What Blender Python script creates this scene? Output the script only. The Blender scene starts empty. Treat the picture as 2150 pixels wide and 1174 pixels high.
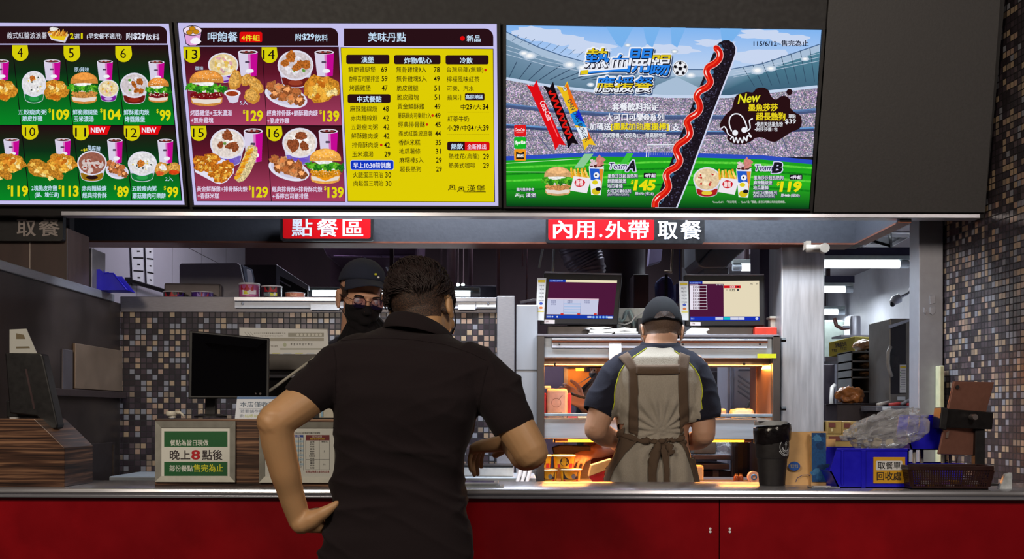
import bpy, bmesh, math, random
from mathutils import Vector, Matrix, noise
R = math.radians
SC = bpy.context.scene
COL = SC.collection
F, CX, CY, HC, ROLL = 2300.0, 1075.0, 870.0, 1.27, 0.003     # focal length in pixels of the 2150 wide frame, vanishing point, eye height
cam = bpy.data.objects.new('camera', bpy.data.cameras.new('camera'))
COL.objects.link(cam)
cam.data.sensor_width = 36.0
cam.data.lens = 36.0 * F / 2150.0
cam.data.shift_y = (CY - 587.0) / 2150.0
cam.data.clip_start = 0.05
cam.matrix_world = Matrix.Translation((0, 0, HC)) @ Matrix.Rotation(R(90), 4, 'X') @ Matrix.Rotation(ROLL, 4, 'Z')
SC.camera = cam
SC.view_settings.view_transform = 'Standard'
SC.view_settings.look = 'None'
SC.view_settings.gamma = 1.0
SC.view_settings.exposure = 0.0
SC.view_settings.use_curve_mapping = False
w = bpy.data.worlds.new('world'); SC.world = w; w.use_nodes = True
w.node_tree.nodes['Background'].inputs[0].default_value = (0.75, 0.7, 0.8, 1)
w.node_tree.nodes['Background'].inputs[1].default_value = 0.03
def area(name, loc, aim, size, power, color, sy=None):
 l = bpy.data.lights.new(name, 'AREA'); l.energy = power; l.color = color; l.size = size
 if sy: l.shape = 'RECTANGLE'; l.size_y = sy
 o = bpy.data.objects.new(name, l); COL.objects.link(o); o.location = loc
 d = Vector(aim) - Vector(loc); o.rotation_euler = d.to_track_quat('-Z', 'Y').to_euler()
 return o
area('dining_light', (-1.5, 0.3, 2.9), (-0.4, 3.0, 1.1), 0.8, 62, (1, .87, .70))
area('dining_light', (1.4, 0.4, 2.9), (1.0, 3.8, 1.0), 0.8, 46, (1, .88, .76))
area('recess_light', (0.85, 4.34, 2.45), (0.85, 4.2, 0), 1.1, 38, (.76, .88, 1), 0.16)  # both recess lamps are unseen, put behind the boards to light counter and staff
area('recess_light', (-0.25, 4.34, 2.45), (-0.25, 4.1, 0), 0.9, 30, (.82, .9, 1), 0.16)
area('kitchen_light', (0.6, 6.2, 2.7), (0.6, 6.2, 0), 1.4, 42, (.84, .90, 1), 0.9)
area('kitchen_light', (-1.1, 6.0, 2.7), (-1.9, 6.3, 1.9), 0.7, 10, (.88, .84, 1))
_c, _s = math.cos(ROLL), math.sin(ROLL)
def ray(px, py):
 u, v = (px - CX) / F, (CY - py) / F
 return Vector((u * _c - v * _s, 1.0, u * _s + v * _c))
def P(px, py, Y):
 d = ray(px, py); return Vector((d.x * Y, Y, HC + d.z * Y))
def XX(px, Y, py=870): return P(px, py, Y).x
def ZZ(py, Y, px=1075): return P(px, py, Y).z
def M(npx, Y): return npx * Y / F
def lin(c):
 c = c / 255.0
 return c / 12.92 if c <= 0.04045 else ((c + 0.055) / 1.055) ** 2.4
def rgb(*c):
 if len(c) == 1: c = c[0]
 return (lin(c[0]), lin(c[1]), lin(c[2]), 1.0)
class NT:
 def __init__(s, name):
  s.m = bpy.data.materials.new(name); s.m.use_nodes = True
  s.t = s.m.node_tree; s.b = s.t.nodes.get('Principled BSDF'); s.out = s.t.nodes.get('Material Output')
 def n(s, typ, **kw):
  x = s.t.nodes.new(typ)
  for k, v in kw.items():
   if k.startswith('_'): setattr(x, k[1:], v)
   else:
    kk = int(k[1:]) if k[0] == 'i' and k[1:].isdigit() else k
    x.inputs[kk].default_value = v
  return x
 def l(s, a, b): s.t.links.new(a, b)
 def math(s, op, a, b=None):
  x = s.t.nodes.new('ShaderNodeMath'); x.operation = op
  for i, q in enumerate((a, b)):
   if q is None: continue
   if isinstance(q, (int, float)): x.inputs[i].default_value = q
   else: s.l(q, x.inputs[i])
  return x.outputs[0]
 def mix(s, fac, a, b):
  x = s.t.nodes.new('ShaderNodeMix'); x.data_type = 'RGBA'
  for i, q in ((0, fac), (6, a), (7, b)):
   if isinstance(q, (int, float, tuple)): x.inputs[i].default_value = q
   else: s.l(q, x.inputs[i])
  return x.outputs[2]
MATS = {}
def mat(name, col, rough=0.5, metal=0.0, var=0.12, scale=30.0, bump=0.0, stretch=None, spec=0.5, trans=0.0, coat=0.0, sheen=0.0, alpha=1.0, dirt=None):
 """procedural surface: noise driven colour and roughness variation, optional bump, optional stretched grain"""
 if name in MATS: return MATS[name]
 k = NT(name); b = k.b
 tc = k.n('ShaderNodeTexCoord'); mp = k.n('ShaderNodeMapping')
 k.l(tc.outputs['Object'], mp.inputs[0])
 if stretch: mp.inputs['Scale'].default_value = stretch
 nz = k.n('ShaderNodeTexNoise', Scale=scale, Detail=4.0); k.l(mp.outputs[0], nz.inputs['Vector'])
 c = rgb(col)
 lo = tuple(max(0, x * (1 - var)) for x in c[:3]) + (1,); hi = tuple(min(1, x * (1 + var)) for x in c[:3]) + (1,)
 r = k.n('ShaderNodeValToRGB'); r.color_ramp.elements[0].position = .3; r.color_ramp.elements[1].position = .7
 r.color_ramp.elements[0].color = lo; r.color_ramp.elements[1].color = hi
 k.l(nz.outputs[0], r.inputs[0])
 colsock = r.outputs[0]
 if dirt:
  n2 = k.n('ShaderNodeTexNoise', Scale=dirt[1], Detail=6.0); k.l(tc.outputs['Object'], n2.inputs['Vector'])
  f = k.math('MULTIPLY', k.math('SUBTRACT', n2.outputs[0], .5), 2.2); f2 = k.math('MAXIMUM', f, 0.0)
  colsock = k.mix(f2, colsock, rgb(dirt[0]))
 k.l(colsock, b.inputs['Base Color'])
 rr = k.math('ADD', k.math('MULTIPLY', nz.outputs[0], .16), rough - .08); k.l(rr, b.inputs['Roughness'])
 b.inputs['Metallic'].default_value = metal; b.inputs['Specular IOR Level'].default_value = spec
 b.inputs['Transmission Weight'].default_value = trans; b.inputs['Coat Weight'].default_value = coat
 b.inputs['Sheen Weight'].default_value = sheen; b.inputs['Alpha'].default_value = alpha
 if bump:
  bp = k.n('ShaderNodeBump', Strength=bump, Distance=.01); k.l(nz.outputs[0], bp.inputs['Height']); k.l(bp.outputs[0], b.inputs['Normal'])
 MATS[name] = k.m
 return k.m
def emit(name, col, strength=1.0):
 if name in MATS: return MATS[name]
 k = NT(name); k.t.nodes.remove(k.b)
 e = k.n('ShaderNodeEmission', Strength=strength); e.inputs[0].default_value = rgb(col); k.l(e.outputs[0], k.out.inputs[0])
 MATS[name] = k.m; return k.m
def colmat(name, mode, scale=0, strength=1.0, rough=.45, amp=.55, dark=None, kind='noise'):
 """print ('diffuse') or lit screen ('emit') that takes its flat ink colours from the colour attribute, optional speckle for food pictures"""
 if name in MATS: return MATS[name]
 k = NT(name)
 at = k.n('ShaderNodeAttribute'); at.attribute_name = 'Col'
 c = at.outputs['Color']
 if scale:
  tc = k.n('ShaderNodeTexCoord')
  if kind == 'noise':
   nz = k.n('ShaderNodeTexNoise', Scale=scale, Detail=3.0); f = nz.outputs[0]
  else:
   nz = k.n('ShaderNodeTexVoronoi', Scale=scale); f = nz.outputs['Distance']
  k.l(tc.outputs['Object'], nz.inputs['Vector'])
  lo = 1 - amp
  v = k.math('ADD', k.math('MULTIPLY', f, 2 * amp if kind == 'noise' else 1.6 * amp), lo)
  hs = k.n('ShaderNodeVectorMath', _operation='SCALE'); k.l(c, hs.inputs[0]); k.l(v, hs.inputs['Scale']); c = hs.outputs[0]
 if mode == 'emit':
  k.t.nodes.remove(k.b); e = k.n('ShaderNodeEmission', Strength=strength); k.l(c, e.inputs[0]); k.l(e.outputs[0], k.out.inputs[0])
 else:
  k.l(c, k.b.inputs['Base Color']); k.b.inputs['Roughness'].default_value = rough
 MATS[name] = k.m; return k.m
class MB:
 def __init__(s): s.v = []; s.f = []; s.mi = []; s.cur = 0
 def add(s, vs, fs, mi=None):
  o = len(s.v); s.v += [tuple(x) for x in vs]
  for f in fs: s.f.append([i + o for i in f]); s.mi.append(s.cur if mi is None else mi)
  return s
 def box(s, x0, x1, y0, y1, z0, z1, mi=None):
  x0, x1 = sorted((x0, x1)); y0, y1 = sorted((y0, y1)); z0, z1 = sorted((z0, z1))
  v = [(x, y, z) for x in (x0, x1) for y in (y0, y1) for z in (z0, z1)]
  return s.add(v, [(0, 1, 3, 2), (4, 6, 7, 5), (0, 4, 5, 1), (2, 3, 7, 6), (0, 2, 6, 4), (1, 5, 7, 3)], mi)
 def pbox(s, px0, px1, py0, py1, Y0, Y1, mi=None):
  """box whose front face (at depth Y0) fills this pixel rectangle"""
  a, b = P(px0, py1, Y0), P(px1, py0, Y0)
  c, d = P(px0, py0, Y0), P(px1, py1, Y0)
  return s.box((a.x + c.x) / 2, (b.x + d.x) / 2, Y0, Y1, (a.z + d.z) / 2, (b.z + c.z) / 2, mi)
 def prism(s, poly, ext, mi=None, side=None):
  """polygon (list of points) extruded by a vector"""
  n = len(poly); e = Vector(ext); p = [Vector(q) for q in poly]
  s.add(p + [q + e for q in p], [list(range(n))[::-1], list(range(n, 2 * n))] , mi)
  o = len(s.v) - 2 * n
  for i in range(n):
   j = (i + 1) % n; s.f.append([o + i, o + j, o + n + j, o + n + i]); s.mi.append((s.cur if mi is None else mi) if side is None else side)
  return s
 def tube(s, pts, r, seg=10, mi=None, cap=True):
  pts = [Vector(p) for p in pts]; n = len(pts); rs = r if isinstance(r, (list, tuple)) else [r] * n
  t0 = (pts[1] - pts[0]).normalized(); a = Vector((0, 0, 1)) if abs(t0.z) < .9 else Vector((1, 0, 0))
  u = t0.cross(a).normalized(); vs = []
  for i, p in enumerate(pts):
   t = (pts[min(i + 1, n - 1)] - pts[max(i - 1, 0)]).normalized()
   u = (u - t * u.dot(t)).normalized(); w_ = t.cross(u)
   for k in range(seg):
    q = 2 * math.pi * k / seg; vs.append(p + (u * math.cos(q) + w_ * math.sin(q)) * rs[i])
  fs = [(i * seg + k, i * seg + (k + 1) % seg, (i + 1) * seg + (k + 1) % seg, (i + 1) * seg + k) for i in range(n - 1) for k in range(seg)]
  if cap: fs += [list(range(seg))[::-1], list(range((n - 1) * seg, n * seg))]
  return s.add(vs, fs, mi)
 def rings(s, rings, mi=None, cap=(True, True)):
  """skin a list of equal-length point rings"""
  n = len(rings[0]); m = len(rings)
  vs = [p for r in rings for p in r]
  fs = [(i * n + k, i * n + (k + 1) % n, (i + 1) * n + (k + 1) % n, (i + 1) * n + k) for i in range(m - 1) for k in range(n)]
  if cap[0]: fs.append(list(range(n))[::-1])
  if cap[1]: fs.append(list(range((m - 1) * n, m * n)))
  return s.add(vs, fs, mi)
 def lathe(s, c, prof, seg=28, axis='z', mi=None, sx=1, sy=1, cap=(True, True)):
  """profile of (radius, height) about c"""
  out = []
  for r, h in prof:
   ring = []
   for k in range(seg):
    q = 2 * math.pi * k / seg; a, b = r * math.cos(q) * sx, r * math.sin(q) * sy
    ring.append((c[0] + a, c[1] + b, c[2] + h) if axis == 'z' else ((c[0] + a, c[1] + h, c[2] + b) if axis == 'y' else (c[0] + h, c[1] + a, c[2] + b)))
   out.append(ring)
  return s.rings(out, mi, cap)
 def ball(s, c, r, seg=16, mi=None):
  rx, ry, rz = r if isinstance(r, (tuple, list)) else (r, r, r); n = seg // 2; rs = []
  for i in range(1, n):
   t = math.pi * i / n - math.pi / 2
   rs.append([(c[0] + rx * math.cos(t) * math.cos(2 * math.pi * k / seg), c[1] + ry * math.cos(t) * math.sin(2 * math.pi * k / seg), c[2] + rz * math.sin(t)) for k in range(seg)])
  return s.rings(rs, mi)
 def build(s, name, mats, parent=None, smooth=False, bevel=0, sub=0, auto=None, solid=0):
  me = bpy.data.meshes.new(name); me.from_pydata(s.v, [], s.f)
  ms = mats if isinstance(mats, (list, tuple)) else [mats]
  for m in ms: me.materials.append(m)
  me.polygons.foreach_set('material_index', s.mi)
  bm = bmesh.new(); bm.from_mesh(me); bmesh.ops.recalc_face_normals(bm, faces=bm.faces); bm.to_mesh(me); bm.free()
  if smooth:
   me.polygons.foreach_set('use_smooth', [True] * len(me.polygons))
   if auto is not None: me.set_sharp_from_angle(angle=R(auto))
  me.update()
  o = bpy.data.objects.new(name, me); COL.objects.link(o)
  if parent is not None: o.parent = parent
  if solid:
   d = o.modifiers.new('thick', 'SOLIDIFY'); d.thickness = solid; d.offset = 0
  if bevel:
   d = o.modifiers.new('edge', 'BEVEL'); d.width = bevel; d.segments = 2; d.limit_method = 'ANGLE'; d.angle_limit = R(40)
   d.harden_normals = False
  if sub:
   d = o.modifiers.new('sub', 'SUBSURF'); d.levels = sub; d.render_levels = sub
  return o
def tagp(o, label=None, cat=None, group=None, kind=None):
 for k, v in (('label', label), ('category', cat), ('group', group), ('kind', kind)):
  if v: o[k] = v
 return o
def bbox_base(objs):
 ps = [v.co for o in objs if o.type == 'MESH' for v in o.data.vertices]
 xs = [p.x for p in ps]; ys = [p.y for p in ps]; zs = [p.z for p in ps]
 return Vector(((min(xs) + max(xs)) / 2, (min(ys) + max(ys)) / 2, min(zs)))
def rebase(o, b):
 o.data.transform(Matrix.Translation(-b)); o.data.update()
class Thing:
 """one thing: an Empty at its base; parts are built in world coordinates and moved under it by done()"""
 def __init__(s, name, label, cat, group=None, kind=None):
  s.root = bpy.data.objects.new(name, None); COL.objects.link(s.root); s.root.empty_display_size = .05
  tagp(s.root, label, cat, group, kind); s.parts = []
 def part(s, mb, name, mats, parent=None, label=None, kind=None, **kw):
  o = mb if isinstance(mb, bpy.types.Object) else mb.build(name, mats, None, **kw)
  o.name = name; o.parent = parent if parent is not None else s.root
  tagp(o, label, None, None, kind); s.parts.append(o); return o
 def done(s, base=None):
  b = Vector(base) if base is not None else bbox_base(s.parts)
  for o in s.parts: rebase(o, b)
  s.root.location = b; return s.root
def single(mb, name, mats, label, cat, group=None, kind=None, **kw):
 o = mb if isinstance(mb, bpy.types.Object) else mb.build(name, mats, None, **kw)
 o.name = name
 b = bbox_base([o]); rebase(o, b); o.location = b
 return tagp(o, label, cat, group, kind)
def struct(mb, name, mats, **kw):
 o = mb.build(name, mats, None, **kw); o['kind'] = 'structure'; return o
def copy_tree(o, parent=None):
 c = o.copy(); COL.objects.link(c)
 if parent is not None: c.parent = parent
 for ch in [x for x in bpy.data.objects if x.parent == o]: copy_tree(ch, c)
 return c
_TXT = {}
def text_mesh(s, off, res=2):
 key = (s, off, res)
 if key not in _TXT:
  c = bpy.data.curves.new('t', 'FONT'); c.body = s; c.resolution_u = res; c.offset = off; c.size = 1
  o = bpy.data.objects.new('t', c); me = bpy.data.meshes.new_from_object(o)
  v = [(q.co.x, q.co.y) for q in me.vertices]; f = [list(p.vertices) for p in me.polygons]
  bpy.data.objects.remove(o); bpy.data.curves.remove(c); bpy.data.meshes.remove(me)
  _TXT[key] = (v, f, min(q[0] for q in v), max(q[0] for q in v), min(q[1] for q in v), max(q[1] for q in v))
 return _TXT[key]
class Canvas:
 """artwork on a plane in the place: outlines are read off the photograph and projected onto that plane, one thin layer over the other"""
 def __init__(s, p0, n, eps=0.0004, warp=None):
  s.p0 = Vector(p0); s.n = Vector(n).normalized()
  if s.n.y > 0: s.n = -s.n
  s.eps = eps; s.v = []; s.f = []; s.c = []; s.m = []; s.warp = warp
 def at(s, x, y, L=0):
  if s.warp: x, y = s.warp(x, y)
  d = ray(x, y); o = Vector((0, 0, HC)); t = (s.p0 - o).dot(s.n) / d.dot(s.n)
  return o + d * t + s.n * (s.eps * L)
 def poly(s, pts, col, L, cols=None, m=0):
  o = len(s.v); s.v += [s.at(x, y, L) for x, y in pts]; s.f.append(list(range(o, o + len(pts))))
  s.c.append([rgb(c) for c in cols] if cols else [rgb(col)] * len(pts)); s.m.append(m)
 def rect(s, x0, y0, x1, y1, col, L, m=0): s.poly([(x0, y0), (x1, y0), (x1, y1), (x0, y1)], col, L, m=m)
 def rrect(s, x0, y0, x1, y1, r, col, L, m=0, corners=(1, 1, 1, 1)):
  pts = []
  for i, (cx, cy, a) in enumerate(((x0 + r, y0 + r, 180), (x1 - r, y0 + r, 270), (x1 - r, y1 - r, 0), (x0 + r, y1 - r, 90))):
   if corners[i]: pts += [(cx + r * math.cos(R(a + t)), cy + r * math.sin(R(a + t))) for t in range(0, 91, 15)]
   else: pts.append(((x0, y0), (x1, y0), (x1, y1), (x0, y1))[i])
  s.poly(pts, col, L, m=m)
 def ell(s, cx, cy, rx, ry, col, L, rot=0, m=0, a0=0, a1=360, n=28):
  c, q = math.cos(R(rot)), math.sin(R(rot)); pts = []
  for i in range(n if a1 - a0 == 360 else n + 1):
   t = R(a0 + (a1 - a0) * i / n); x, y = rx * math.cos(t), ry * math.sin(t); pts.append((cx + x * c - y * q, cy + x * q + y * c))
  s.poly(pts, col, L, m=m)
 def blob(s, cx, cy, rx, ry, col, L, seed=0, amp=.18, rot=0, m=1, n=26):
  rd = random.Random(seed); ph = [rd.uniform(0, 6.28) for _ in range(5)]; c, q = math.cos(R(rot)), math.sin(R(rot)); pts = []
  for i in range(n):
   t = 6.2832 * i / n; k = 1 + amp * (.5 * math.sin(3 * t + ph[0]) + .4 * math.sin(5 * t + ph[1]) + .5 * math.sin(8 * t + ph[2]) + rd.uniform(-.4, .4))
   x, y = rx * k * math.cos(t), ry * k * math.sin(t); pts.append((cx + x * c - y * q, cy + x * q + y * c))
  s.poly(pts, col, L, m=m)
 def line(s, pts, w_, col, L, m=0):
  lt, rt = [], []
  n = len(pts); ws = w_ if isinstance(w_, (list, tuple)) else [w_] * n
  for i in range(n):
   a, b = pts[max(i - 1, 0)], pts[min(i + 1, n - 1)]
   dx, dy = b[0] - a[0], b[1] - a[1]; q = math.hypot(dx, dy) or 1; nx, ny = -dy / q * ws[i] / 2, dx / q * ws[i] / 2
   lt.append((pts[i][0] + nx, pts[i][1] + ny)); rt.append((pts[i][0] - nx, pts[i][1] - ny))
  for i in range(n - 1): s.poly([lt[i], lt[i + 1], rt[i + 1], rt[i]], col, L, m=m)
 def text(s, t, x0, y0, x1, y1, col, L, off=0.0, skew=0.0, rot=0.0, grow=0.0, bands=None, m=0, res=2):
  """letters fitted to the box; grow thickens by shifted copies (an outline), bands colours by height"""
  heavy = [(0.0, 0.0)]
  if off and any(ord(q) > 0x2e00 for q in t):      # dense characters are thickened by close copies, not by outline offset
   d_ = off * 1.1 * (y1 - y0); heavy = [(-d_, -d_ * .6), (d_, -d_ * .6), (-d_, d_ * .6), (d_, d_ * .6)]; off = 0.0
  v, f, ax, bx, ay, by = text_mesh(t, off, res)
  cx, cy = (x0 + x1) / 2, (y0 + y1) / 2; cr, sr = math.cos(R(rot)), math.sin(R(rot))
  def tr(q):
   x = x0 + (q[0] - ax) / (bx - ax) * (x1 - x0); y = y1 - (q[1] - ay) / (by - ay) * (y1 - y0); x += skew * (cy - y)
   dx, dy = x - cx, y - cy; return (cx + dx * cr - dy * sr, cy + dx * sr + dy * cr)
  if bands and len(heavy) > 1:
   hv, heavy = heavy, [(0.0, 0.0)]
   for ox, oy in hv: s.text(t, x0 + ox, y0 + oy, x1 + ox, y1 + oy, col, L, 0.0, skew, rot, 0.0, bands, m, res)
   return
  if bands:
   bm = bmesh.new(); bv = [bm.verts.new((q[0], q[1], 0)) for q in v]
   for p in f:
    try: bm.faces.new([bv[i] for i in p])
    except ValueError: pass
   for h, _ in bands[:-1]:
    bmesh.ops.bisect_plane(bm, geom=bm.verts[:] + bm.edges[:] + bm.faces[:], plane_co=(0, ay + (by - ay) * (1 - h), 0), plane_no=(0, 1, 0))
   for p in bm.faces:
    hh = 1 - (p.calc_center_median().y - ay) / (by - ay)
    cc = next((c for h, c in bands if hh <= h), bands[-1][1])
    s.poly([tr((q.co.x, q.co.y)) for q in p.verts], cc, L, m=m)
   bm.free(); return
  pts = [tr(q) for q in v]
  for k in range(12 if grow else len(heavy)):
   ox, oy = (grow * math.cos(k * .5236), grow * math.sin(k * .5236)) if grow else heavy[k]
   o = len(s.v); s.v += [s.at(x + ox, y + oy, L + k * .02) for x, y in pts]
   for p in f:
    s.f.append([o + i for i in p]); s.c.append([rgb(col)] * len(p)); s.m.append(m)
 def build(s, name, mats):
  me = bpy.data.meshes.new(name); me.from_pydata([tuple(q) for q in s.v], [], s.f)
  for q in mats: me.materials.append(q)
  me.polygons.foreach_set('material_index', s.m)
  a = me.color_attributes.new('Col', 'FLOAT_COLOR', 'CORNER')
  a.data.foreach_set('color', [x for fc in s.c for c in fc for x in c])
  me.update(); o = bpy.data.objects.new(name, me); COL.objects.link(o); return o
def greek(c, x0, y0, x1, y1, col, L, n=6, seed=0):
 """print too small to read in the photograph: a row of tiny marks"""
 rd = random.Random(seed + int(x0 * 7 + y0)); w_ = (x1 - x0) / n
 for i in range(n):
  a = x0 + w_ * i + w_ * .1; h = y1 - y0
  c.rect(a, y0 + h * rd.uniform(0, .15), a + w_ * .75, y0 + h * .28, col, L); c.rect(a + w_ * .1, y0 + h * .45, a + w_ * rd.uniform(.6, .8), y0 + h * .6, col, L); c.rect(a + w_ * rd.uniform(.2, .4), y0, a + w_ * .55, y1, col, L)
  if rd.random() < .6: c.rect(a, y0 + h * .82, a + w_ * .8, y1, col, L)
INK = colmat('printed_ink', 'diffuse', rough=.5)
INKF = colmat('printed_food_picture', 'diffuse', scale=160, rough=.5, amp=.5)
LIT = colmat('lit_screen', 'emit')
LITF = colmat('lit_screen_food', 'emit', scale=120, amp=.55)
LITC = colmat('lit_screen_crowd', 'emit', scale=150, amp=1.6)
LITV = colmat('lit_screen_grain', 'emit', scale=170, amp=.7, kind='voronoi')
SCREEN = [LIT, LITF, LITC, LITV]
PRINT = [INK, INKF]
def crowdmat():
 k = NT('lit_screen_stand_crowd'); k.t.nodes.remove(k.b); at = k.n('ShaderNodeAttribute'); at.attribute_name = 'Col'; tc = k.n('ShaderNodeTexCoord')
 v = k.n('ShaderNodeTexVoronoi', Scale=330.0); k.l(tc.outputs['Object'], v.inputs['Vector']); nz = k.n('ShaderNodeTexNoise', Scale=30.0, Detail=3.0); k.l(tc.outputs['Object'], nz.inputs['Vector'])
 sv = k.n('ShaderNodeSeparateColor'); k.l(v.outputs['Color'], sv.inputs[0]); f = k.math('ADD', k.math('MULTIPLY', k.math('POWER', sv.outputs[0], 3.0), 1.3), .42)
 c = k.mix(.22, at.outputs['Color'], v.outputs['Color']); sc = k.n('ShaderNodeVectorMath', _operation='SCALE'); k.l(c, sc.inputs[0]); k.l(k.math('MULTIPLY', f, k.math('ADD', nz.outputs[0], .45)), sc.inputs['Scale'])
 e = k.n('ShaderNodeEmission', Strength=1.0); k.l(sc.outputs[0], e.inputs[0]); k.l(e.outputs[0], k.out.inputs[0]); return k.m
SCREEN = [LIT, LITF, crowdmat(), LITV]
STEEL = mat('brushed_steel', (154, 154, 162), .36, .65, .10, 60, .02, (1, 1, 14))
STEELD = mat('dull_steel', (124, 120, 126), .45, .55, .12, 40, .02, (1, 1, 10))
STEELW = mat('worn_steel_cladding', (74, 64, 62), .42, .85, .30, 5, .03, None, dirt=((96, 84, 74), 3.5))
ALU = mat('aluminium', (196, 196, 206), .30, .9, .06, 5, 0)
BLACK = mat('black_plastic', (20, 18, 20), .4, 0, .2, 60)
BEZEL = mat('screen_bezel', (15, 9, 12), .55, 0, .15, 50)
GREYP = mat('fascia_paint', (62, 60, 61), .55, 0, .10, 120, .05)
BEAMP = mat('beam_paint', (44, 45, 52), .5, 0, .08, 90, .04)
WHITEP = mat('white_paint', (208, 208, 216), .5, 0, .05, 20, .03)
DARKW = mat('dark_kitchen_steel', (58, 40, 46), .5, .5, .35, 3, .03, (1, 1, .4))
CEIL = mat('kitchen_ceiling_paint', (46, 36, 42), .8, 0, .2, 10)
FLOORM = mat('floor_tile', (90, 84, 80), .35, 0, .2, 6)
RED = mat('red_laminate', (136, 9, 18), .22, 0, .10, 9, 0, None, .5, coat=.3, dirt=((172, 18, 26), 5))
CREAM = mat('cream_plastic', (205, 200, 186), .4, 0, .06, 40)
PAPER = mat('white_paper', (226, 226, 230), .7, 0, .04, 90, .03)
def mosaic(name, pitch, ax, ratio=1.0, seed=0.0):
 """small square glass tiles, each with its own colour, in dark grout: one cell of white noise per tile"""
 k = NT(name); b = k.b
 tc = k.n('ShaderNodeTexCoord'); sp = k.n('ShaderNodeSeparateXYZ'); k.l(tc.outputs['Object'], sp.inputs[0])
 u = k.math('DIVIDE', sp.outputs[ax], pitch * ratio); v = k.math('DIVIDE', sp.outputs[2], pitch)
 fu, fv = k.math('FLOOR', u), k.math('FLOOR', v)
 cb = k.n('ShaderNodeCombineXYZ', Z=seed); k.l(fu, cb.inputs[0]); k.l(fv, cb.inputs[1])
 wn = k.n('ShaderNodeTexWhiteNoise', _noise_dimensions='3D'); k.l(cb.outputs[0], wn.inputs['Vector'])
 r = k.n('ShaderNodeValToRGB'); r.color_ramp.interpolation = 'CONSTANT'; e = r.color_ramp.elements
 cols = [(0, (52, 44, 50)), (.22, (66, 56, 62)), (.40, (44, 38, 42)), (.56, (84, 72, 76)), (.62, (158, 136, 112)), (.74, (128, 112, 98)), (.80, (126, 126, 134)), (.92, (154, 128, 112))]
 e[0].color = rgb(cols[0][1]); e[1].position = cols[1][0]; e[1].color = rgb(cols[1][1])
 for p_, c in cols[2:]:
  q = e.new(p_); q.color = rgb(c)
 k.l(wn.outputs['Value'], r.inputs[0])
 pu, pv = k.math('SUBTRACT', u, fu), k.math('SUBTRACT', v, fv)
 g = .09
 def edge(x, gg): return k.math('MULTIPLY', k.math('GREATER_THAN', x, gg), k.math('LESS_THAN', x, 1 - gg))
 inside = k.math('MULTIPLY', edge(pu, g / 1.0), edge(pv, g))
 col = k.mix(inside, rgb(20, 14, 18), r.outputs[0]); k.l(col, b.inputs['Base Color'])
 k.l(k.math('SUBTRACT', .7, k.math('MULTIPLY', inside, .45)), b.inputs['Roughness'])
 bp = k.n('ShaderNodeBump', Strength=.5, Distance=.002); k.l(inside, bp.inputs['Height']); k.l(bp.outputs[0], b.inputs['Normal'])
 return k.m
MOSB = mosaic('mosaic_tile_back', 12.0 * 4.75 / F, 0, seed=3.0)
MOSR = mosaic('mosaic_tile_side', 0.0242, 1, ratio=1.0, seed=7.0)
def joints(name, col, pitch, ax, off, wall=.006):
 """white wall panels with thin dark vertical joints"""
 k = NT(name); tc = k.n('ShaderNodeTexCoord'); sp = k.n('ShaderNodeSeparateXYZ'); k.l(tc.outputs['Object'], sp.inputs[0])
 u = k.math('FRACT', k.math('DIVIDE', k.math('ADD', sp.outputs[ax], off), pitch)); d = k.math('GREATER_THAN', u, wall / pitch)
 v = k.math('FRACT', k.math('DIVIDE', k.math('ADD', sp.outputs[2], .085), .6)); d2 = k.math('GREATER_THAN', v, .006)
 nz = k.n('ShaderNodeTexNoise', Scale=6.0); k.l(tc.outputs['Object'], nz.inputs['Vector'])
 c = rgb(col); cc = k.mix(nz.outputs[0], tuple(x * .88 for x in c[:3]) + (1,), c)
 k.l(k.mix(k.math('MULTIPLY', d, d2), rgb(50, 44, 52), cc), k.b.inputs['Base Color']); k.b.inputs['Roughness'].default_value = .35
 return k.m
YC0, YC1 = 3.20, 3.56                      # counter front and back edge
ZC = ZZ(1027, YC0)                         # counter top
YB = 4.65                                  # sign beam
YM = 4.75                                  # mosaic partition
struct(MB().box(-4.5, 4.5, -1.5, 9.0, -.1, 0), 'floor', FLOORM)
struct(MB().box(-4.5, 4.5, -1.5, 4.0, 3.15, 3.25), 'ceiling', mat('dining_ceiling', (60, 54, 54), .8))
struct(MB().box(-2.6, 1.46, 4.66, 9.0, 2.95, 3.05), 'ceiling_kitchen', CEIL)
struct(MB().box(1.46, 2.6, 4.52, 9.0, 2.26, 2.36), 'ceiling_passage', mat('passage_ceiling', (120, 112, 120), .6, 0, .1, 6))
struct(MB().box(-2.2, -2.05, 4.66, 9.0, 0, 3.0), 'wall_left', joints('white_wall_panel', (206, 202, 212), .62, 1, .22))
struct(MB().box(2.42, 2.6, 4.5, 9.0, 0, 2.4), 'wall_right', WHITEP)
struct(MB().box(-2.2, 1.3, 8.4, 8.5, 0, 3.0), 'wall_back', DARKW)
struct(MB().box(1.3, 2.6, 8.4, 8.5, 0, 2.4), 'wall_back_passage', mat('grey_passage_wall', (136, 136, 142), .5))
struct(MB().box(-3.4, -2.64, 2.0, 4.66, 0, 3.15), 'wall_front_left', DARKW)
A, D = Vector((1.739, 4.42, 0)), Vector((.10, -1, 0)).normalized()
o = struct(MB().box(0, .12, -1.9, 0, 0, 3.15), 'wall_right_tiled', MOSR)
o.location = A; o.rotation_euler = (0, 0, math.atan2(D.x, -D.y))
struct(MB().box(1.739, 2.45, 4.44, 4.5, 0, 3.0), 'wall_right_return', WHITEP)
m = MB(); m.pbox(1929, 1980, 300, 1300, 4.41, 4.52)
struct(m, 'trim_1', mat('post_steel', (150, 150, 158), .42, .35, .06, 30), bevel=.004)
x0, x1 = XX(252, YM), XX(1043, YM)
zt, zb = ZZ(658, YM), ZZ(625, YM)
struct(MB().box(x0, x1, YM, YM + .12, 0, zt), 'wall_mosaic', MOSB)
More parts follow.
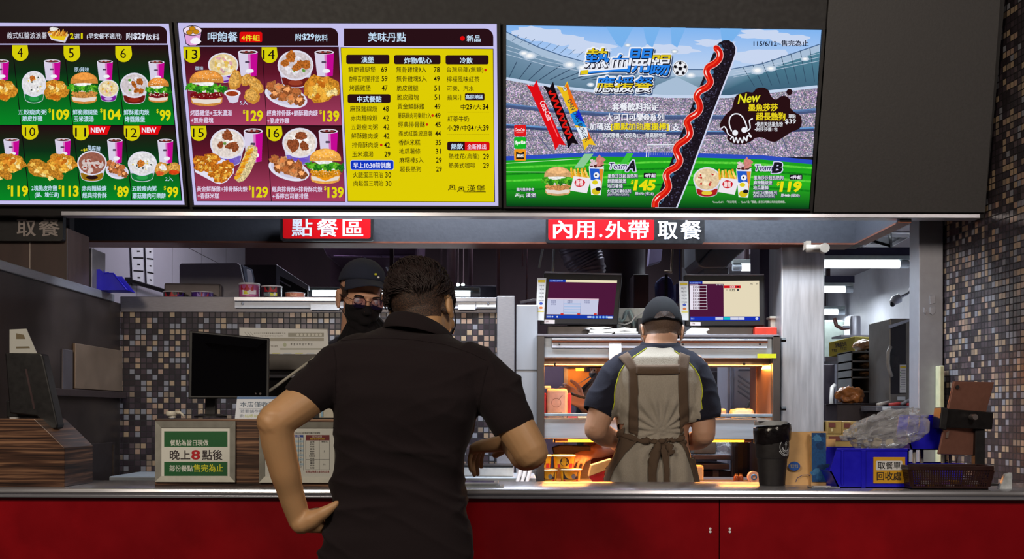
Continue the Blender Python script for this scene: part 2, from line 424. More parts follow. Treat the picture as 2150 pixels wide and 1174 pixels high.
struct(MB().box(x0, x1, YM - .004, YM + .30, zt, zb), 'trim_2', STEELD, bevel=.003)
struct(MB().box(XX(1043, YM), XX(1080, YM), YM - .03, YM + .3, 0, ZZ(623, YM)), 'trim_3', STEEL, bevel=.003)
struct(MB().box(-1.98, -1.86, 4.60, 4.72, 1.9, 3.0), 'column_tiled', MOSB)
struct(MB().box(-2.3, 1.456, YB, YB + .14, ZZ(510, YB), 3.0).box(1.456, 1.50, 4.12, YB + .14, ZZ(510, YB), 3.0), 'beam_signs', BEAMP)
struct(MB().box(-2.3, 1.452, YB - .006, YB + .14, ZZ(512, YB), ZZ(508.6, YB)).box(1.450, 1.50, 4.12, YB, ZZ(512, YB), ZZ(509, YB)), 'trim_4', mat('copper_trim', (120, 72, 56), .45, .6))
YK = 4.10
zk = ZZ(455, YK); SL = .14 / .63
prof = lambda x: [(x, YK, zk), (x, YK - SL * (3.15 - zk), 3.15), (x, YK + .10, 3.15), (x, YK + .05, zk)]
struct(MB().prism(prof(-3.2), (1.765 + 3.2, 0, 0)), 'bulkhead_boards', BEZEL)  # the bulkhead that carries the menu boards
struct(MB().box(XX(128, YK), XX(2056, YK), YK - .006, YK + .05, zk - .002, ZZ(446.5, YK)), 'trim_5', ALU, bevel=.002)
m = MB(); m.pbox(1640, 1731, 470, 1200, 4.72, 4.95); struct(m, 'pillar_steel', mat('pillar_steel', (190, 190, 196), .34, .5, .16, 9, .03, (6, 6, .6)), bevel=.006)
m = MB(); m.pbox(1594, 1640, 470, 1200, 5.0, 5.2); struct(m, 'pillar_dark', mat('purple_column', (84, 74, 92), .45, .3, .1, 8), bevel=.004)
m = MB(); m.pbox(1083, 1128, 640, 1200, 4.74, 5.0); struct(m, 'pillar_white', mat('pale_steel', (166, 170, 180), .38, .4, .08, 12, .02, (1, 1, .3)), bevel=.004)
m = MB(); m.pbox(1080, 1129, 776.3, 777.6, 4.737, 4.76); struct(m, 'trim_6', BLACK)
XL = -1.70
m = MB()
m.box(-2.2, XL, 3.6, YM, 0, 1.745)
struct(m, 'wall_left_block', STEELW)
t = MB().box(-2.2, XL + .012, 3.6, YM - .10, 1.742, 1.775); struct(t, 'trim_7', STEEL, bevel=.003)
NB = Vector((0, -1, -SL)).normalized()      # board normal: leaning forward
def board_plane(off): return Vector((0, YK, zk)) + NB * off
LAV = (196, 190, 236); BROWN = (40, 16, 22); YEL = (214, 204, 10); LB = (200, 226, 250)
def cup(c, x0, y0, x1, y1, L=6):
 """drink cup on the picture: white left, magenta right, iced cola on top"""
 w_ = x1 - x0; h = y1 - y0; r = w_ * .09
 bl, br = x0 + w_ * .14, x1 - w_ * .06
 c.poly([(x0, y0 + h * .07), (x1, y0 + h * .07), (br, y1 - 1), (x0 + w_ * .6, y1 + 1), (bl, y1)], (214, 206, 228), L)
 c.poly([(x0 + w_ * .62, y0 + h * .1), (x1, y0 + h * .08), (br, y1 - 1), (x0 + w_ * .66, y1 + .6)], (196, 10, 146), L + .3)
 c.poly([(x0 + w_ * .50, y0 + h * .12), (x0 + w_ * .63, y0 + h * .1), (x0 + w_ * .67, y1), (x0 + w_ * .56, y1)], (214, 120, 190), L + .2)
 c.ell((x0 + x1) / 2, y0 + h * .075, w_ / 2, h * .085, (226, 224, 240), L + .5)
 c.ell((x0 + x1) / 2, y0 + h * .078, w_ * .43, h * .06, (58, 22, 24), L + .7, m=1)
 for i in range(4): c.blob(x0 + w_ * (.28 + .14 * i), y0 + h * (.05 + .02 * (i % 2)), w_ * .09, h * .035, ((196, 170, 176), (140, 50, 44))[i % 2], L + .9, i, m=1)
 c.rrect(x0 + w_ * .36, y0 + h * .42, x0 + w_ * .60, y0 + h * .50, h * .03, (84, 66, 92), L + .6)
 c.ell(x0 + w_ * .6, y0 + h * .80, w_ * .2, h * .08, (238, 238, 244), L + .6)
def bowl(c, x0, y0, x1, y1, side, fill, bits, L=6, seed=0, band=None):
 """paper bowl seen from above: tapered side, white rim, filling with bits"""
 w_, h = x1 - x0, y1 - y0; cx = (x0 + x1) / 2; ry = h * .40; cy = y0 + ry
 c.poly([(x0 + w_ * .01, cy)] + [(cx + (w_ * .37) * math.cos(R(a)), y1 - h * .14 + h * .14 * math.sin(R(a))) for a in range(180, -1, -15)] + [(x1 - w_ * .01, cy)], (206, 204, 224), L)
 c.poly([(x0 + w_ * .11, cy + h * .32), (x1 - w_ * .11, cy + h * .32)] + [(cx + (w_ * .36) * math.cos(R(a)), y1 - h * .15 + h * .13 * math.sin(R(a))) for a in range(0, 181, 15)], side, L + .2, m=1)
 if band: c.ell(cx, y1 - h * .14, w_ * .2, h * .07, band, L + .3)
 c.ell(cx, cy, w_ / 2, ry, (222, 220, 236), L + .4)
 c.ell(cx, cy, w_ * .455, ry * .89, fill, L + .6, m=1)
 rd = random.Random(seed)
 for i, (col, n, sz) in enumerate(bits):
  for k in range(n):
   a, q = rd.uniform(0, 6.28), math.sqrt(rd.random()) * .74
   c.blob(cx + w_ * .45 * q * math.cos(a), cy + ry * .85 * q * math.sin(a), w_ * sz * rd.uniform(.7, 1.2), w_ * sz * rd.uniform(.5, .9), col, L + .8 + .2 * i + .01 * k, seed + k, .13 if sz > .1 else .2, rd.uniform(0, 180), m=3 if sz > .1 else 1)
def chicken(c, x0, y0, x1, y1, L=8, seed=0, n=16, base=(206, 136, 40)):
 """craggy fried chicken: an irregular body with lighter flakes and darker bits"""
 w_, h = x1 - x0, y1 - y0; cx, cy = (x0 + x1) / 2, (y0 + y1) / 2
 c.blob(cx, cy, w_ * .49, h * .48, base, L, seed, .13, m=3); rd = random.Random(seed)
 for k in range(n):
  a, q = rd.uniform(0, 6.28), math.sqrt(rd.random()) * .78; col = ((244, 196, 90), (232, 170, 60), (248, 222, 150), (190, 104, 24), (240, 176, 60), (222, 142, 44))[k % 6]
  c.blob(cx + w_ * .46 * q * math.cos(a), cy + h * .45 * q * math.sin(a), w_ * .13, h * .10, col, L + .2 + .03 * k, seed * 7 + k, .2, rd.uniform(0, 180), m=(3, 1)[k % 2])
def burger(c, x0, y0, x1, y1, L=8, seed=0, patty=(206, 140, 70), bun=(206, 134, 60), sesame=False, slot=(224, 222, 226), cheese=False):
 w_, h = x1 - x0, y1 - y0; cx = (x0 + x1) / 2
 c.poly([(x0 + w_ * .10, y0 + h * .76), (x1 - w_ * .10, y0 + h * .76), (x1 - w_ * .11, y0 + h * .90)] + [(cx + w_ * .38 * math.cos(R(a)), y1 - h * .10 + h * .10 * math.sin(R(a))) for a in range(0, 181, 20)] + [(x0 + w_ * .11, y0 + h * .9)], bun, L, m=1)
 c.poly([(x0 + w_ * .11, y0 + h * .79), (x1 - w_ * .11, y0 + h * .79), (x1 - w_ * .16, y0 + h * .90), (cx, y0 + h * .94), (x0 + w_ * .16, y0 + h * .90)], (228, 216, 206), L + .2)
 if cheese: c.poly([(x0 + w_ * .10, y0 + h * .73), (x1 - w_ * .04, y0 + h * .71), (cx, y0 + h * .92)], (236, 150, 22), L + .3)
 c.blob(cx, y0 + h * .68, w_ * .41, h * .14, patty, L + .4, seed + 1, .08, m=3)
 c.blob(cx, y0 + h * .56, w_ * .42, h * .06, slot, L + .6, seed + 2, .1)
 for i in range(9):
  c.blob(x0 + w_ * (.08 + .105 * i), y0 + h * (.47 + .035 * ((i * 7) % 3)), w_ * .11, h * .10, ((60, 158, 34), (104, 190, 44), (36, 120, 30))[i % 3], L + .8 + .02 * i, seed + i, .35, m=3)
 c.blob(cx - w_ * .05, y0 + h * .37, w_ * .27, h * .07, (236, 236, 234), L + 1.1, seed + 5, .2)
 c.poly([(x0 + w_ * .07, y0 + h * .36)] + [(cx + w_ * .43 * math.cos(R(a)), y0 + h * .30 + h * .30 * math.sin(R(a))) for a in range(180, 361, 12)] + [(x1 - w_ * .07, y0 + h * .36), (cx, y0 + h * .34)], bun, L + 1.2, m=1)
 c.poly([(x0 + w_ * .16, y0 + h * .2)] + [(cx + w_ * .34 * math.cos(R(a)), y0 + h * .22 + h * .20 * math.sin(R(a))) for a in range(190, 351, 12)] + [(x1 - w_ * .16, y0 + h * .2), (cx, y0 + h * .25)], tuple(min(255, int(q * 1.16)) for q in bun), L + 1.3, m=1)
 if sesame:
  rd = random.Random(seed)
  for k in range(26):
   a, q = rd.uniform(math.pi, 6.28), math.sqrt(rd.random()) * .9; c.ell(cx + w_ * .4 * q * math.cos(a), y0 + h * .30 + h * .27 * q * math.sin(a), .9, .7, (250, 232, 200), L + 1.5, n=6)
   c.ell(x0 + w_ * rd.uniform(.14, .86), y0 + h * rd.uniform(.62, .74), .9, .8, (240, 220, 200), L + 1.6, n=6)
def plate(c, x0, y0, x1, y1, L=7, seed=0, rot=12, n=8, cols=((178, 106, 58), (150, 84, 44), (206, 140, 88))):
 cx, cy, w_, h = (x0 + x1) / 2, (y0 + y1) / 2, x1 - x0, y1 - y0
 c.ell(cx, cy + h * .1, w_ * .5, h * .37, (224, 222, 238), L, rot); c.ell(cx, cy + h * .08, w_ * .44, h * .30, (204, 200, 222), L + .2, rot); rd = random.Random(seed)
 for k in range(n):
  t = (k + .5) / n; px_, py_ = x0 + w_ * (.12 + .74 * t), cy + h * (-.16 + .30 * t) + h * .13 * ((k % 2) * 2 - 1)
  c.blob(px_, py_, w_ * .13, h * .17, cols[k % 3], L + .5 + .05 * k, seed + k, .2, rd.uniform(0, 180), m=3)
  c.blob(px_ - 1, py_ - h * .04, w_ * .07, h * .08, tuple(min(255, int(q * 1.25)) for q in cols[(k + 1) % 3]), L + .52 + .05 * k, seed + k + 9, .3, m=1)
def nugget(c, cx, cy, rx, ry, rot, L, seed):
 c.blob(cx, cy, rx, ry, (200, 138, 52), L, seed, .07, rot, m=1); c.blob(cx - rx * .08, cy - ry * .1, rx * .78, ry * .76, (226, 170, 84), L + .2, seed + 1, .1, rot, m=3)
def badge(c, x0, y0, x1, y1, t, tx0, tx1, L=4):
 r = (x1 - x0) * .5
 c.poly([(x0, y0), (x1 - 2, y0), (x1, (y0 + y1) / 2)] + [(x1 - r + r * math.cos(R(a)), y1 - r + r * math.sin(R(a))) for a in range(0, 181, 12)], YEL, L)
 c.text(t, tx0, y0 + (y1 - y0) * .16, tx1, y0 + (y1 - y0) * .76, (24, 12, 16), L + .5)
def price(c, x0, y0, x1, y1, t, L=10):
 c.text('$', x0 - 7 if len(t) < 3 else x0 - 7.2, y0 - 1.5, x0 - 2.2, y0 + 8, (224, 214, 20), L, off=.02)
 c.text(t, x0, y0, x1, y1, (226, 214, 16), L, off=.035, res=3)
def cell(c, q, top, mid, bot, L=2):
 """menu cell with its three-step ground: q = TL, TR, BR, BL"""
 (ax, ay), (bx, by), (cx, cy), (dx, dy) = q
 f = .34
 mx0, my0, mx1, my1 = ax + (dx - ax) * f, ay + (dy - ay) * f, bx + (cx - bx) * f, by + (cy - by) * f
 c.poly([(ax, ay), (bx, by), (mx1, my1), (mx0, my0)], None, L, [top, top, mid, mid]); c.poly([(mx0, my0), (mx1, my1), (cx, cy), (dx, dy)], None, L, [mid, mid, bot, bot])
def bezel_part(T, quad, Yoff):
 """dark frame of a board: outer rim and back box"""
 c = Canvas(board_plane(.012), NB); o = [c.at(x, y) for x, y in quad]; ctr = sum(o, Vector()) / 4
 m = MB(); e = NB * -.03
 out = [ctr + (q - ctr) * 1.0 for q in o]
 grow = lambda q, k: q + (q - ctr).normalized() * k
 inn = [grow(q, .001) for q in o]; ou = [grow(q, .013) for q in o]
 n = NB * .012
 for i in range(4):
  j = (i + 1) % 4
  a, b, c2, d = inn[i], inn[j], ou[j], ou[i]
  m.add([a + n, b + n, c2 + n, d + n, a - n, b - n, c2 - n, d - n], [(0, 1, 2, 3), (7, 6, 5, 4), (0, 4, 5, 1), (2, 6, 7, 3)])
 T.part(m, 'bezel', BEZEL)
 bk = MB(); bk.prism([q - n * .5 for q in inn], NB * -.004); T.part(bk, 'back_panel', BLACK)
def board_one():
 T = Thing('menu_board', 'lit menu board with numbered meals on green grounds, leftmost of the three', 'menu board', 'lit menu boards above the counter')
 quad = [(-322, 46), (356, 50), (389, 430), (-318, 428)]
 bezel_part(T, quad, 0)
 c = Canvas(board_plane(.014), NB)
 c.poly(quad, LAV, 0)
 c.rrect(-310, 55, 351, 91.5, 16, BROWN, 1, corners=(0, 1, 0, 0))
 c.text('義式紅醬波浪薯', 15, 67.5, 98.5, 81, (226, 226, 240), 3)
 c.poly([(99, 68), (145, 72), (137, 90), (108, 84)], (210, 206, 222), 3); c.poly([(103, 72), (140, 76), (134, 86), (108, 80)], (232, 196, 30), 3.2)
 for i in range(12): c.line([(101 + 3.4 * i, 70 + .4 * i), (108 + 2.6 * i + (i % 3) * 2, 62 + (i % 4) * 1.6), (112 + 2.6 * i, 76)], 3.6, ((222, 150, 44), (190, 110, 26), (240, 190, 90))[i % 3], 3.4 + .05 * i, m=1)
 c.blob(113, 61, 9, 4, (228, 226, 220), 4.6, 3, .2)
 c.text('2', 147, 69, 155, 82, YEL, 3, off=.04); c.text('選', 156.5, 71, 167.5, 82, (220, 226, 246), 3); c.text('1', 170, 69.5, 174, 81, YEL, 3, off=.04)
 c.text('(早安餐不適用)', 182.5, 70, 255.5, 83.5, (222, 226, 242), 3, off=.008); c.text('附', 265.5, 69, 279, 84, (222, 226, 242), 3, off=.008)
 c.text('$29', 280, 69, 305, 84.5, (222, 226, 242), 3, off=.04); c.text('飲料', 306, 71, 334.5, 85, (222, 226, 242), 3, off=.008)
 top, mid, bot = (36, 12, 18), (14, 46, 22), (8, 132, 36)
 xs = [(-300, -262), (-192, -155), (-84, -47), (26, 62), (134, 171), (243, 277), (352, 381.5)]
 for i in range(6):
  (a0, a1), (b0, b1) = xs[i], xs[i + 1]
  k = (262 - 95) / 326.0; k2 = (264.5 - 95) / 326.0
  g = .8
  cell(c, [(a0 + g, 95), (b0 - g, 95.5), (b0 + (b1 - b0) * k - g, 262.5), (a0 + (a1 - a0) * k + g, 261.5)], top, mid, bot)
  cell(c, [(a0 + (a1 - a0) * k2 + g, 263.5), (b0 + (b1 - b0) * k2 - g, 264.5), (b1 - g, 421), (a1 + g, 420)], top, mid, bot)
 c.poly([(-302, 94), (353, 94.2), (383, 422), (-264, 421)], (16, 8, 14), 1.5)
 DX = -108
 for t, x0, y0, x1, y1, a, b in (('4', 26, 95, 60, 128, 37, 48), ('5', 134, 96, 169, 129.5, 144.5, 155.5), ('6', 242.5, 97, 277.5, 130.5, 253, 265),
         ('10', 46, 262.5, 81, 293.5, 52.5, 74.7), ('11', 153.6, 263.5, 187.4, 295, 158, 181), ('12', 260.4, 264, 294.6, 296, 264.5, 288),
         ('3', -83, 95, -48, 128, -72, -60), ('2', -190, 95, -156, 128, -180, -168), ('9', -66, 262, -30, 293, -54, -42), ('8', -172, 262, -138, 293, -160, -148)):
  badge(c, x0, y0, x1, y1, t, a, b)
 for x0, x1, a, b in ((186, 233, 191, 221.5), (293, 339.5, 298, 328.5)):
  c.poly([(x0, 263.5), (x1, 264.5), (x1 - 8, 283), (x0 + 1, 282)], (222, 10, 16), 3.5); c.text('NEW', a, 267.8, b, 278.6, (236, 230, 246), 4, off=.03)
 rice = [((238, 238, 236), 10, .07), ((60, 70, 66), 4, .04), ((226, 200, 90), 6, .035)]
 for cx0 in (45, -63, -171): bowl(c, cx0 + 1, 149, cx0 + 53, 217, (20, 120, 52), (222, 220, 222), rice + [((196, 108, 40), 1, .15)], 6, int(cx0) + 300, (40, 150, 70));
 for dx in (0, -108, -216): cup(c, 92.6 + dx, 125.5, 127.5 + dx, 169); chicken(c, 92.6 + dx, 167, 144 + dx, 213, 8, 4)
 cup(c, 204, 126.5, 237.5, 169); burger(c, 144, 152, 211, 218, 8, 2); bowl(c, 207, 167.5, 250, 214, (120, 30, 150), (226, 206, 160), [((240, 226, 190), 8, .08), ((224, 170, 60), 5, .07), ((220, 170, 180), 4, .06)], 9, 5, (196, 170, 220))
 cup(c, 312, 127.5, 345.5, 171); bowl(c, 252.8, 153, 312.4, 219, (110, 26, 20), (206, 196, 200), [((232, 230, 236), 8, .08), ((90, 150, 50), 2, .05), ((178, 96, 34), 5, .14)], 6, 6, (150, 40, 26)); burger(c, 307, 163, 359, 215.5, 9, 7, (120, 18, 26), (206, 130, 56), True)
 for dx in (0, -108): cup(c, 115.6 + dx, 291, 149 + dx, 330); chicken(c, 97.7 + dx, 321.5, 161.6 + dx, 364.5, 8, 8)
 for dx in (0, -108):
  c.poly([(x + dx, y) for x, y in ((58, 346), (66, 334), (84, 334), (100, 344), (110, 357), (128, 362), (135, 368), (133, 376), (124, 378), (108, 370), (92, 372), (74, 370), (62, 362))], (196, 130, 40), 10, m=3)
  for i in range(9): c.blob(70 + dx + 4.6 * i, 346 + 2.6 * i + (i % 3) * 4, 6, 4.5, ((236, 190, 84), (214, 150, 54), (244, 214, 130))[i % 3], 10.2 + .05 * i, i, .3, m=(1, 3)[i % 2])
 c.text('+$6', 170, 312, 184.5, 318, (232, 222, 40), 5, off=.03, rot=-8); c.text('換麻辣', 184, 306, 211, 317, LB, 5, off=.01, rot=6)
 cup(c, 225.5, 291, 258, 343); plate(c, 222, 333, 271, 377, 8, 3); bowl(c, 163, 316.5, 225, 381.5, (150, 110, 20), (150, 92, 76), [((206, 190, 186), 12, .10), ((150, 60, 46), 7, .05)], 9, 11, (40, 20, 20))
 cup(c, 331, 292, 364, 343); bowl(c, 269, 317.5, 330, 382, (20, 120, 52), (222, 220, 222), rice + [((206, 120, 44), 1, .15)], 8, 12, (40, 150, 70))
 nugget(c, 340, 355, 14, 15, 60, 9, 5); nugget(c, 366, 354, 13, 13, 30, 9.5, 6); c.blob(336, 364, 8, 5, (206, 84, 40), 10, 3, .2); c.blob(343, 352, 8, 6, (236, 232, 230), 10.2, 4, .2, 30); c.blob(366, 362, 11, 5, (212, 66, 20), 10, 7, .1)
 c.text('2入', 347.5, 371, 364, 380.5, LB, 10)
 c.text('原/辣味', 156.5, 141, 187.5, 151, LB, 5)
 for t, x0, y0, x1, y1 in (('五穀瘦肉粥', 38.5, 230, 98.5, 241), ('脆皮炸雞', 48, 243, 90, 255), ('鮮脆雞腿堡', 154, 230, 206, 241), ('玉米濃湯', 155.6, 244, 197.5, 256), ('鮮酥雞肉焿', 261, 230, 313.5, 241.5), ('烤醬雞堡', 263, 244.5, 305, 256.5),
                              ('2塊脆皮炸雞', 67, 389.5, 121, 400.5), ('(腿、塊任選)', 74, 403.5, 124.5, 415.5), ('赤肉麵線焿', 172.7, 390, 224, 401), ('經典排骨酥', 174, 404, 225, 415.5), ('五穀瘦肉粥', 278, 390.5, 329, 401.5), ('蘑菇雞肉可樂餅', 279, 405, 348.5, 416.5),
                              ('烤醬雞堡', -62, 230, -18, 241), ('玉米濃湯', -62, 243, -18, 255), ('鮮酥雞', -40, 390, -2, 401)):
  c.text(t, x0, y0, x1, y1, LB, 10, off=.012)
 for t, x0, y0, x1, y1 in (('109', 110, 229.5, 146.5, 252), ('104', 218, 229.5, 254.5, 252), ('99', 336, 230.5, 359.5, 254), ('113', 131, 390, 166, 413), ('89', 246.7, 391, 270.8, 414.5), ('99', 351.5, 392, 374.8, 414.8), ('119', 24, 390, 60, 413), ('99', 10, 229.5, 33, 252)):
  if (t, x0) != ('99', 10): price(c, x0, y0, x1, y1, t)
 T.part(c.build('screen', SCREEN), 'screen', None)
 T.done()
board_one()
def board_two():
 T = Thing('menu_board', 'lit menu board with maroon set meals and yellow price list, in the middle', 'menu board', 'lit menu boards above the counter')
 quad = [(373.5, 48), (1043, 50.5), (1046.5, 432), (407.5, 430.5)]
 bezel_part(T, quad, 0)
 c = Canvas(board_plane(.014), NB)
 c.poly(quad, LAV, 0)
 c.rrect(400, 58.5, 710, 96, 16, BROWN, 1, corners=(0, 1, 0, 0))
 c.poly([(384, 60), (425, 60), (421, 92), (412, 97), (398, 97), (390, 92)], (16, 12, 20), 2); c.poly([(386, 62), (423, 62), (419.6, 91), (411, 95.4), (399, 95.4), (391.4, 91)], (222, 160, 214), 2.2)
 c.ell(404.5, 64.5, 20.4, 11, (16, 12, 20), 2.4); c.ell(404.5, 64.5, 18.8, 9.6, (240, 220, 236), 2.6)
 for x, y in ((398, 68), (412, 67), (404, 60)): c.ell(x, y, 7, 5.2, (16, 12, 20), 2.8); c.ell(x, y, 6.2, 4.5, (196, 132, 20), 3)
 c.blob(411, 86, 11, 7, (244, 240, 250), 3, 2, .1, m=0)
 c.text('呷飽餐', 436.5, 67, 498.6, 87.8, LB, 3, off=.012); c.rrect(503, 67, 550.6, 89, 4, (216, 12, 14), 3); c.text('4件組', 507, 73, 545.5, 86.2, (232, 226, 40), 4, off=.015)
 c.text('附', 620.5, 71, 633, 86, LB, 3, off=.01); c.text('$29', 634.5, 70.5, 660, 85.5, LB, 3, off=.035); c.text('飲料', 661, 72, 688.6, 87, LB, 3, off=.01)
 top, mid, bot = (54, 16, 26), (92, 22, 40), (166, 62, 96)
 c.poly([(384.6, 98), (711.4, 98.4), (725, 424), (413, 422.6)], (30, 10, 18), 1.5)
 for r in range(2):
  y0, y1 = ((99, 262), (264.5, 421.5))[r]; f = lambda x, y, b: x + (b - x) * (y - 99) / 322.5
  cell(c, [(f(385.5, y0, 413.8), y0), (f(550, y0, 569), y0 + .4), (f(550, y1, 569), y1 + .6), (f(385.5, y1, 413.8), y1)], top, mid, bot)
  cell(c, [(f(551.3, y0, 570.3), y0 + .4), (f(710.4, y0, 724), y0 + .8), (f(710.4, y1, 724), y1 + 1.4), (f(551.3, y1, 570.3), y1 + .6)], top, mid, bot)
 for t, x0, y0, x1, y1, a, b in (('13', 385.5, 99, 421, 132, 390.5, 415), ('14', 549.5, 99.4, 583, 132.6, 552.5, 577), ('15', 400.8, 264.5, 434.4, 296, 405.4, 428.4), ('16', 559.6, 265, 593.2, 296.6, 564, 586.6)): badge(c, x0, y0, x1, y1, t, a, b)
 c.text('微辣', 410, 139, 427, 147.5, LB, 5); c.text('5入', 504.6, 211, 521, 220.5, LB, 14, off=.01)
 soup = [((240, 230, 200), 9, .08), ((228, 190, 90), 8, .06), ((216, 160, 170), 5, .07)]
 bowl(c, 437, 111, 501, 174, (110, 30, 156), (226, 202, 150), soup, 6, 21, (196, 176, 224)); cup(c, 500, 105.5, 541.5, 160)
 burger(c, 393, 147, 476, 223, 9, 22, (126, 20, 26), (206, 136, 60), True)
 nugget(c, 494, 169, 13, 22, 12, 9, 1); nugget(c, 517, 168, 10, 14, 30, 9, 2); nugget(c, 532, 172, 17, 10, 20, 9.6, 3); nugget(c, 540, 184, 15, 12, 30, 10.2, 4); nugget(c, 530, 201.5, 16, 17, -30, 10.8, 5)
 c.poly([(473, 196), (504, 196), (500, 214), (490, 217), (482, 215)], (214, 208, 228), 11); c.ell(488.5, 196, 17.5, 7.5, (232, 230, 244), 11.2); c.ell(488, 197, 13, 5.2, (156, 58, 26), 11.4, m=1)
 bowl(c, 583, 105.5, 658.4, 185, (110, 30, 26), (206, 196, 200), [((230, 226, 234), 10, .08), ((100, 160, 60), 3, .05), ((186, 104, 38), 6, .15)], 6, 23, (150, 60, 40)); cup(c, 660.5, 106, 701.5, 160)
 plate(c, 555, 167.5, 647, 226.5, 9, 24, 16); chicken(c, 636, 157, 714.5, 215.5, 9, 25, 26)
 bowl(c, 441.6, 270, 515, 350, (120, 100, 190), (226, 214, 206), [((240, 236, 232), 9, .09), ((100, 140, 60), 2, .06), ((150, 78, 44), 5, .15)], 6, 26, (110, 80, 200)); cup(c, 512, 270.5, 552, 340)
 stick = [(521, 307), (530, 304), (541, 310), (541, 325), (534, 345), (524, 366), (512, 380), (502, 383), (495, 378), (495, 365), (503, 349), (510, 334), (516, 318)]
 c.poly(stick, (226, 206, 150), 9, m=3)
 for i in range(9): c.blob(526 - 3.4 * i, 316 + 7 * i, 8, 3.4, ((232, 170, 40), (214, 130, 30))[i % 2], 9.3 + .04 * i, i, .3, -25, m=1)
 c.poly([(408, 352), (438, 330), (472, 335), (492, 352), (491, 364), (476, 382), (462, 387), (452, 384), (411, 362)], (226, 224, 240), 9)
 for i, (x, y, w_, h) in enumerate(((420, 338, 15, 12), (445, 334, 18, 13), (422, 352, 14, 9), (444, 352, 17, 12), (467, 354, 16, 12), (478, 350, 14, 14), (452, 364, 15, 10), (464, 372, 18, 12), (477, 362, 13, 10))):
  chicken(c, x - w_, y - h, x + w_, y + h, 9.4 + .3 * i, 40 + i, 8, (196, 110, 26))
 bowl(c, 593, 268.5, 666.5, 347.5, (120, 100, 190), (226, 214, 206), [((240, 236, 232), 9, .09), ((100, 140, 60), 2, .06), ((150, 78, 44), 5, .15)], 6, 27, (110, 80, 200)); cup(c, 669, 271.5, 709.5, 330)
 plate(c, 563, 322, 651, 380, 9, 28, 16)
 burger(c, 645, 312, 722, 386, 12, 29, (222, 146, 30), (226, 160, 70), True, (240, 238, 240), True)
 for t, x0, y0, x1, y1 in (('烤醬雞堡+玉米濃湯', 400.7, 231, 487.6, 243.5), ('+無骨雞塊', 402, 246.5, 448.5, 258.5), ('經典排骨酥+鮮酥雞肉焿', 561, 231.5, 667.5, 244), ('+脆皮炸雞', 561.7, 248, 607.8, 259.5),
                              ('黃金鮮酥雞+排骨酥肉焿', 414.3, 391, 520, 402.5), ('+香酥米糕', 416, 405.5, 461, 416.5), ('經典排骨酥+排骨酥肉焿', 572, 391.5, 677, 403), ('+香檸吉司豬排堡', 572.8, 406, 648, 417.5)):
  c.text(t, x0, y0, x1, y1, (226, 214, 240), 15, off=.014)
 for t, x0, y0, x1, y1 in (('129', 518, 232, 553, 255.5), ('139', 678.5, 232.5, 712.8, 256.2), ('129', 530, 391.8, 563.6, 415.5), ('139', 688, 392.4, 722, 416)): price(c, x0, y0, x1, y1, t, 15)
 c.rrect(722, 60, 1035.8, 97, 18, BROWN, 1, corners=(0, 1, 0, 0))
 c.text('美味丹點', 773, 68, 852, 87.8, LB, 3, off=.012); c.ell(971, 80.7, 5, 5, (226, 8, 12), 3); c.text('新品', 980, 74, 1008.6, 87.6, LB, 3, off=.012)
 c.poly([(715, 99.4), (1036, 102.4), (1039.3, 425), (730, 423.6)], (16, 12, 20), 1.4); c.poly([(716, 100.6), (1034.8, 103.4), (1037.8, 423.6), (731, 422.4)], (222, 204, 4), 2)
 def tab(x0, y0, x1, y1, t, tx0, ty0, tx1, ty1, col=BROWN, tc=LB, r=4, cor=(1, 1, 1, 1)): c.rrect(x0, y0, x1, y1, r, col, 3, corners=cor); c.text(t, tx0, ty0, tx1, ty1, tc, 4, off=.02)
 tab(727, 115, 817.6, 134.4, '漢堡', 759, 119, 785, 132); tab(827.5, 115.6, 925, 135, '炸物/點心', 849, 120.6, 906, 133.6); tab(935.6, 116, 1025.8, 135.4, '冷飲', 966, 120.6, 992, 133.6)
 tab(730, 198, 820, 216.4, '中式餐點', 750, 202, 801, 214.6)
 c.rrect(735.6, 336, 827, 357, 4.5, (190, 200, 230), 2.6); tab(736.6, 337, 826, 356, '早上10:30前供應', 742, 341, 820, 353.4, (14, 52, 190), (226, 230, 250))
 tab(976, 196, 1017.5, 210.6, '高屏地區', 977.5, 198.8, 1014.5, 208.4, r=2.5)
 tab(939, 297.6, 976, 316, '熱飲', 947, 301.6, 972, 313.4, cor=(1, 0, 0, 1)); tab(976, 297.8, 1028, 316.2, '全新推出', 981, 302.4, 1020.6, 313.4, (214, 14, 16), (240, 210, 236), cor=(0, 1, 1, 0))
 X = lambda q: 700 + q / 5.869
 K = (36, 26, 12)
 def row(t, x0, x1, y0, y1, base, pr=None, a=0, b=0, dot=None):
  c.text(t, X(x0), base + y0 / 5.869, X(x1), base + y1 / 5.869, K, 3, off=.004)
  if pr: c.text(pr, X(a), base + (y0 + 3) / 5.869, X(b), base + (y1 - 2) / 5.869, (22, 14, 10), 3, off=.012, res=3)
  if dot: c.ell(X(dot), base + (y0 + y1) / 2 / 5.869, 2.7, 2.7, (206, 40, 14), 3)
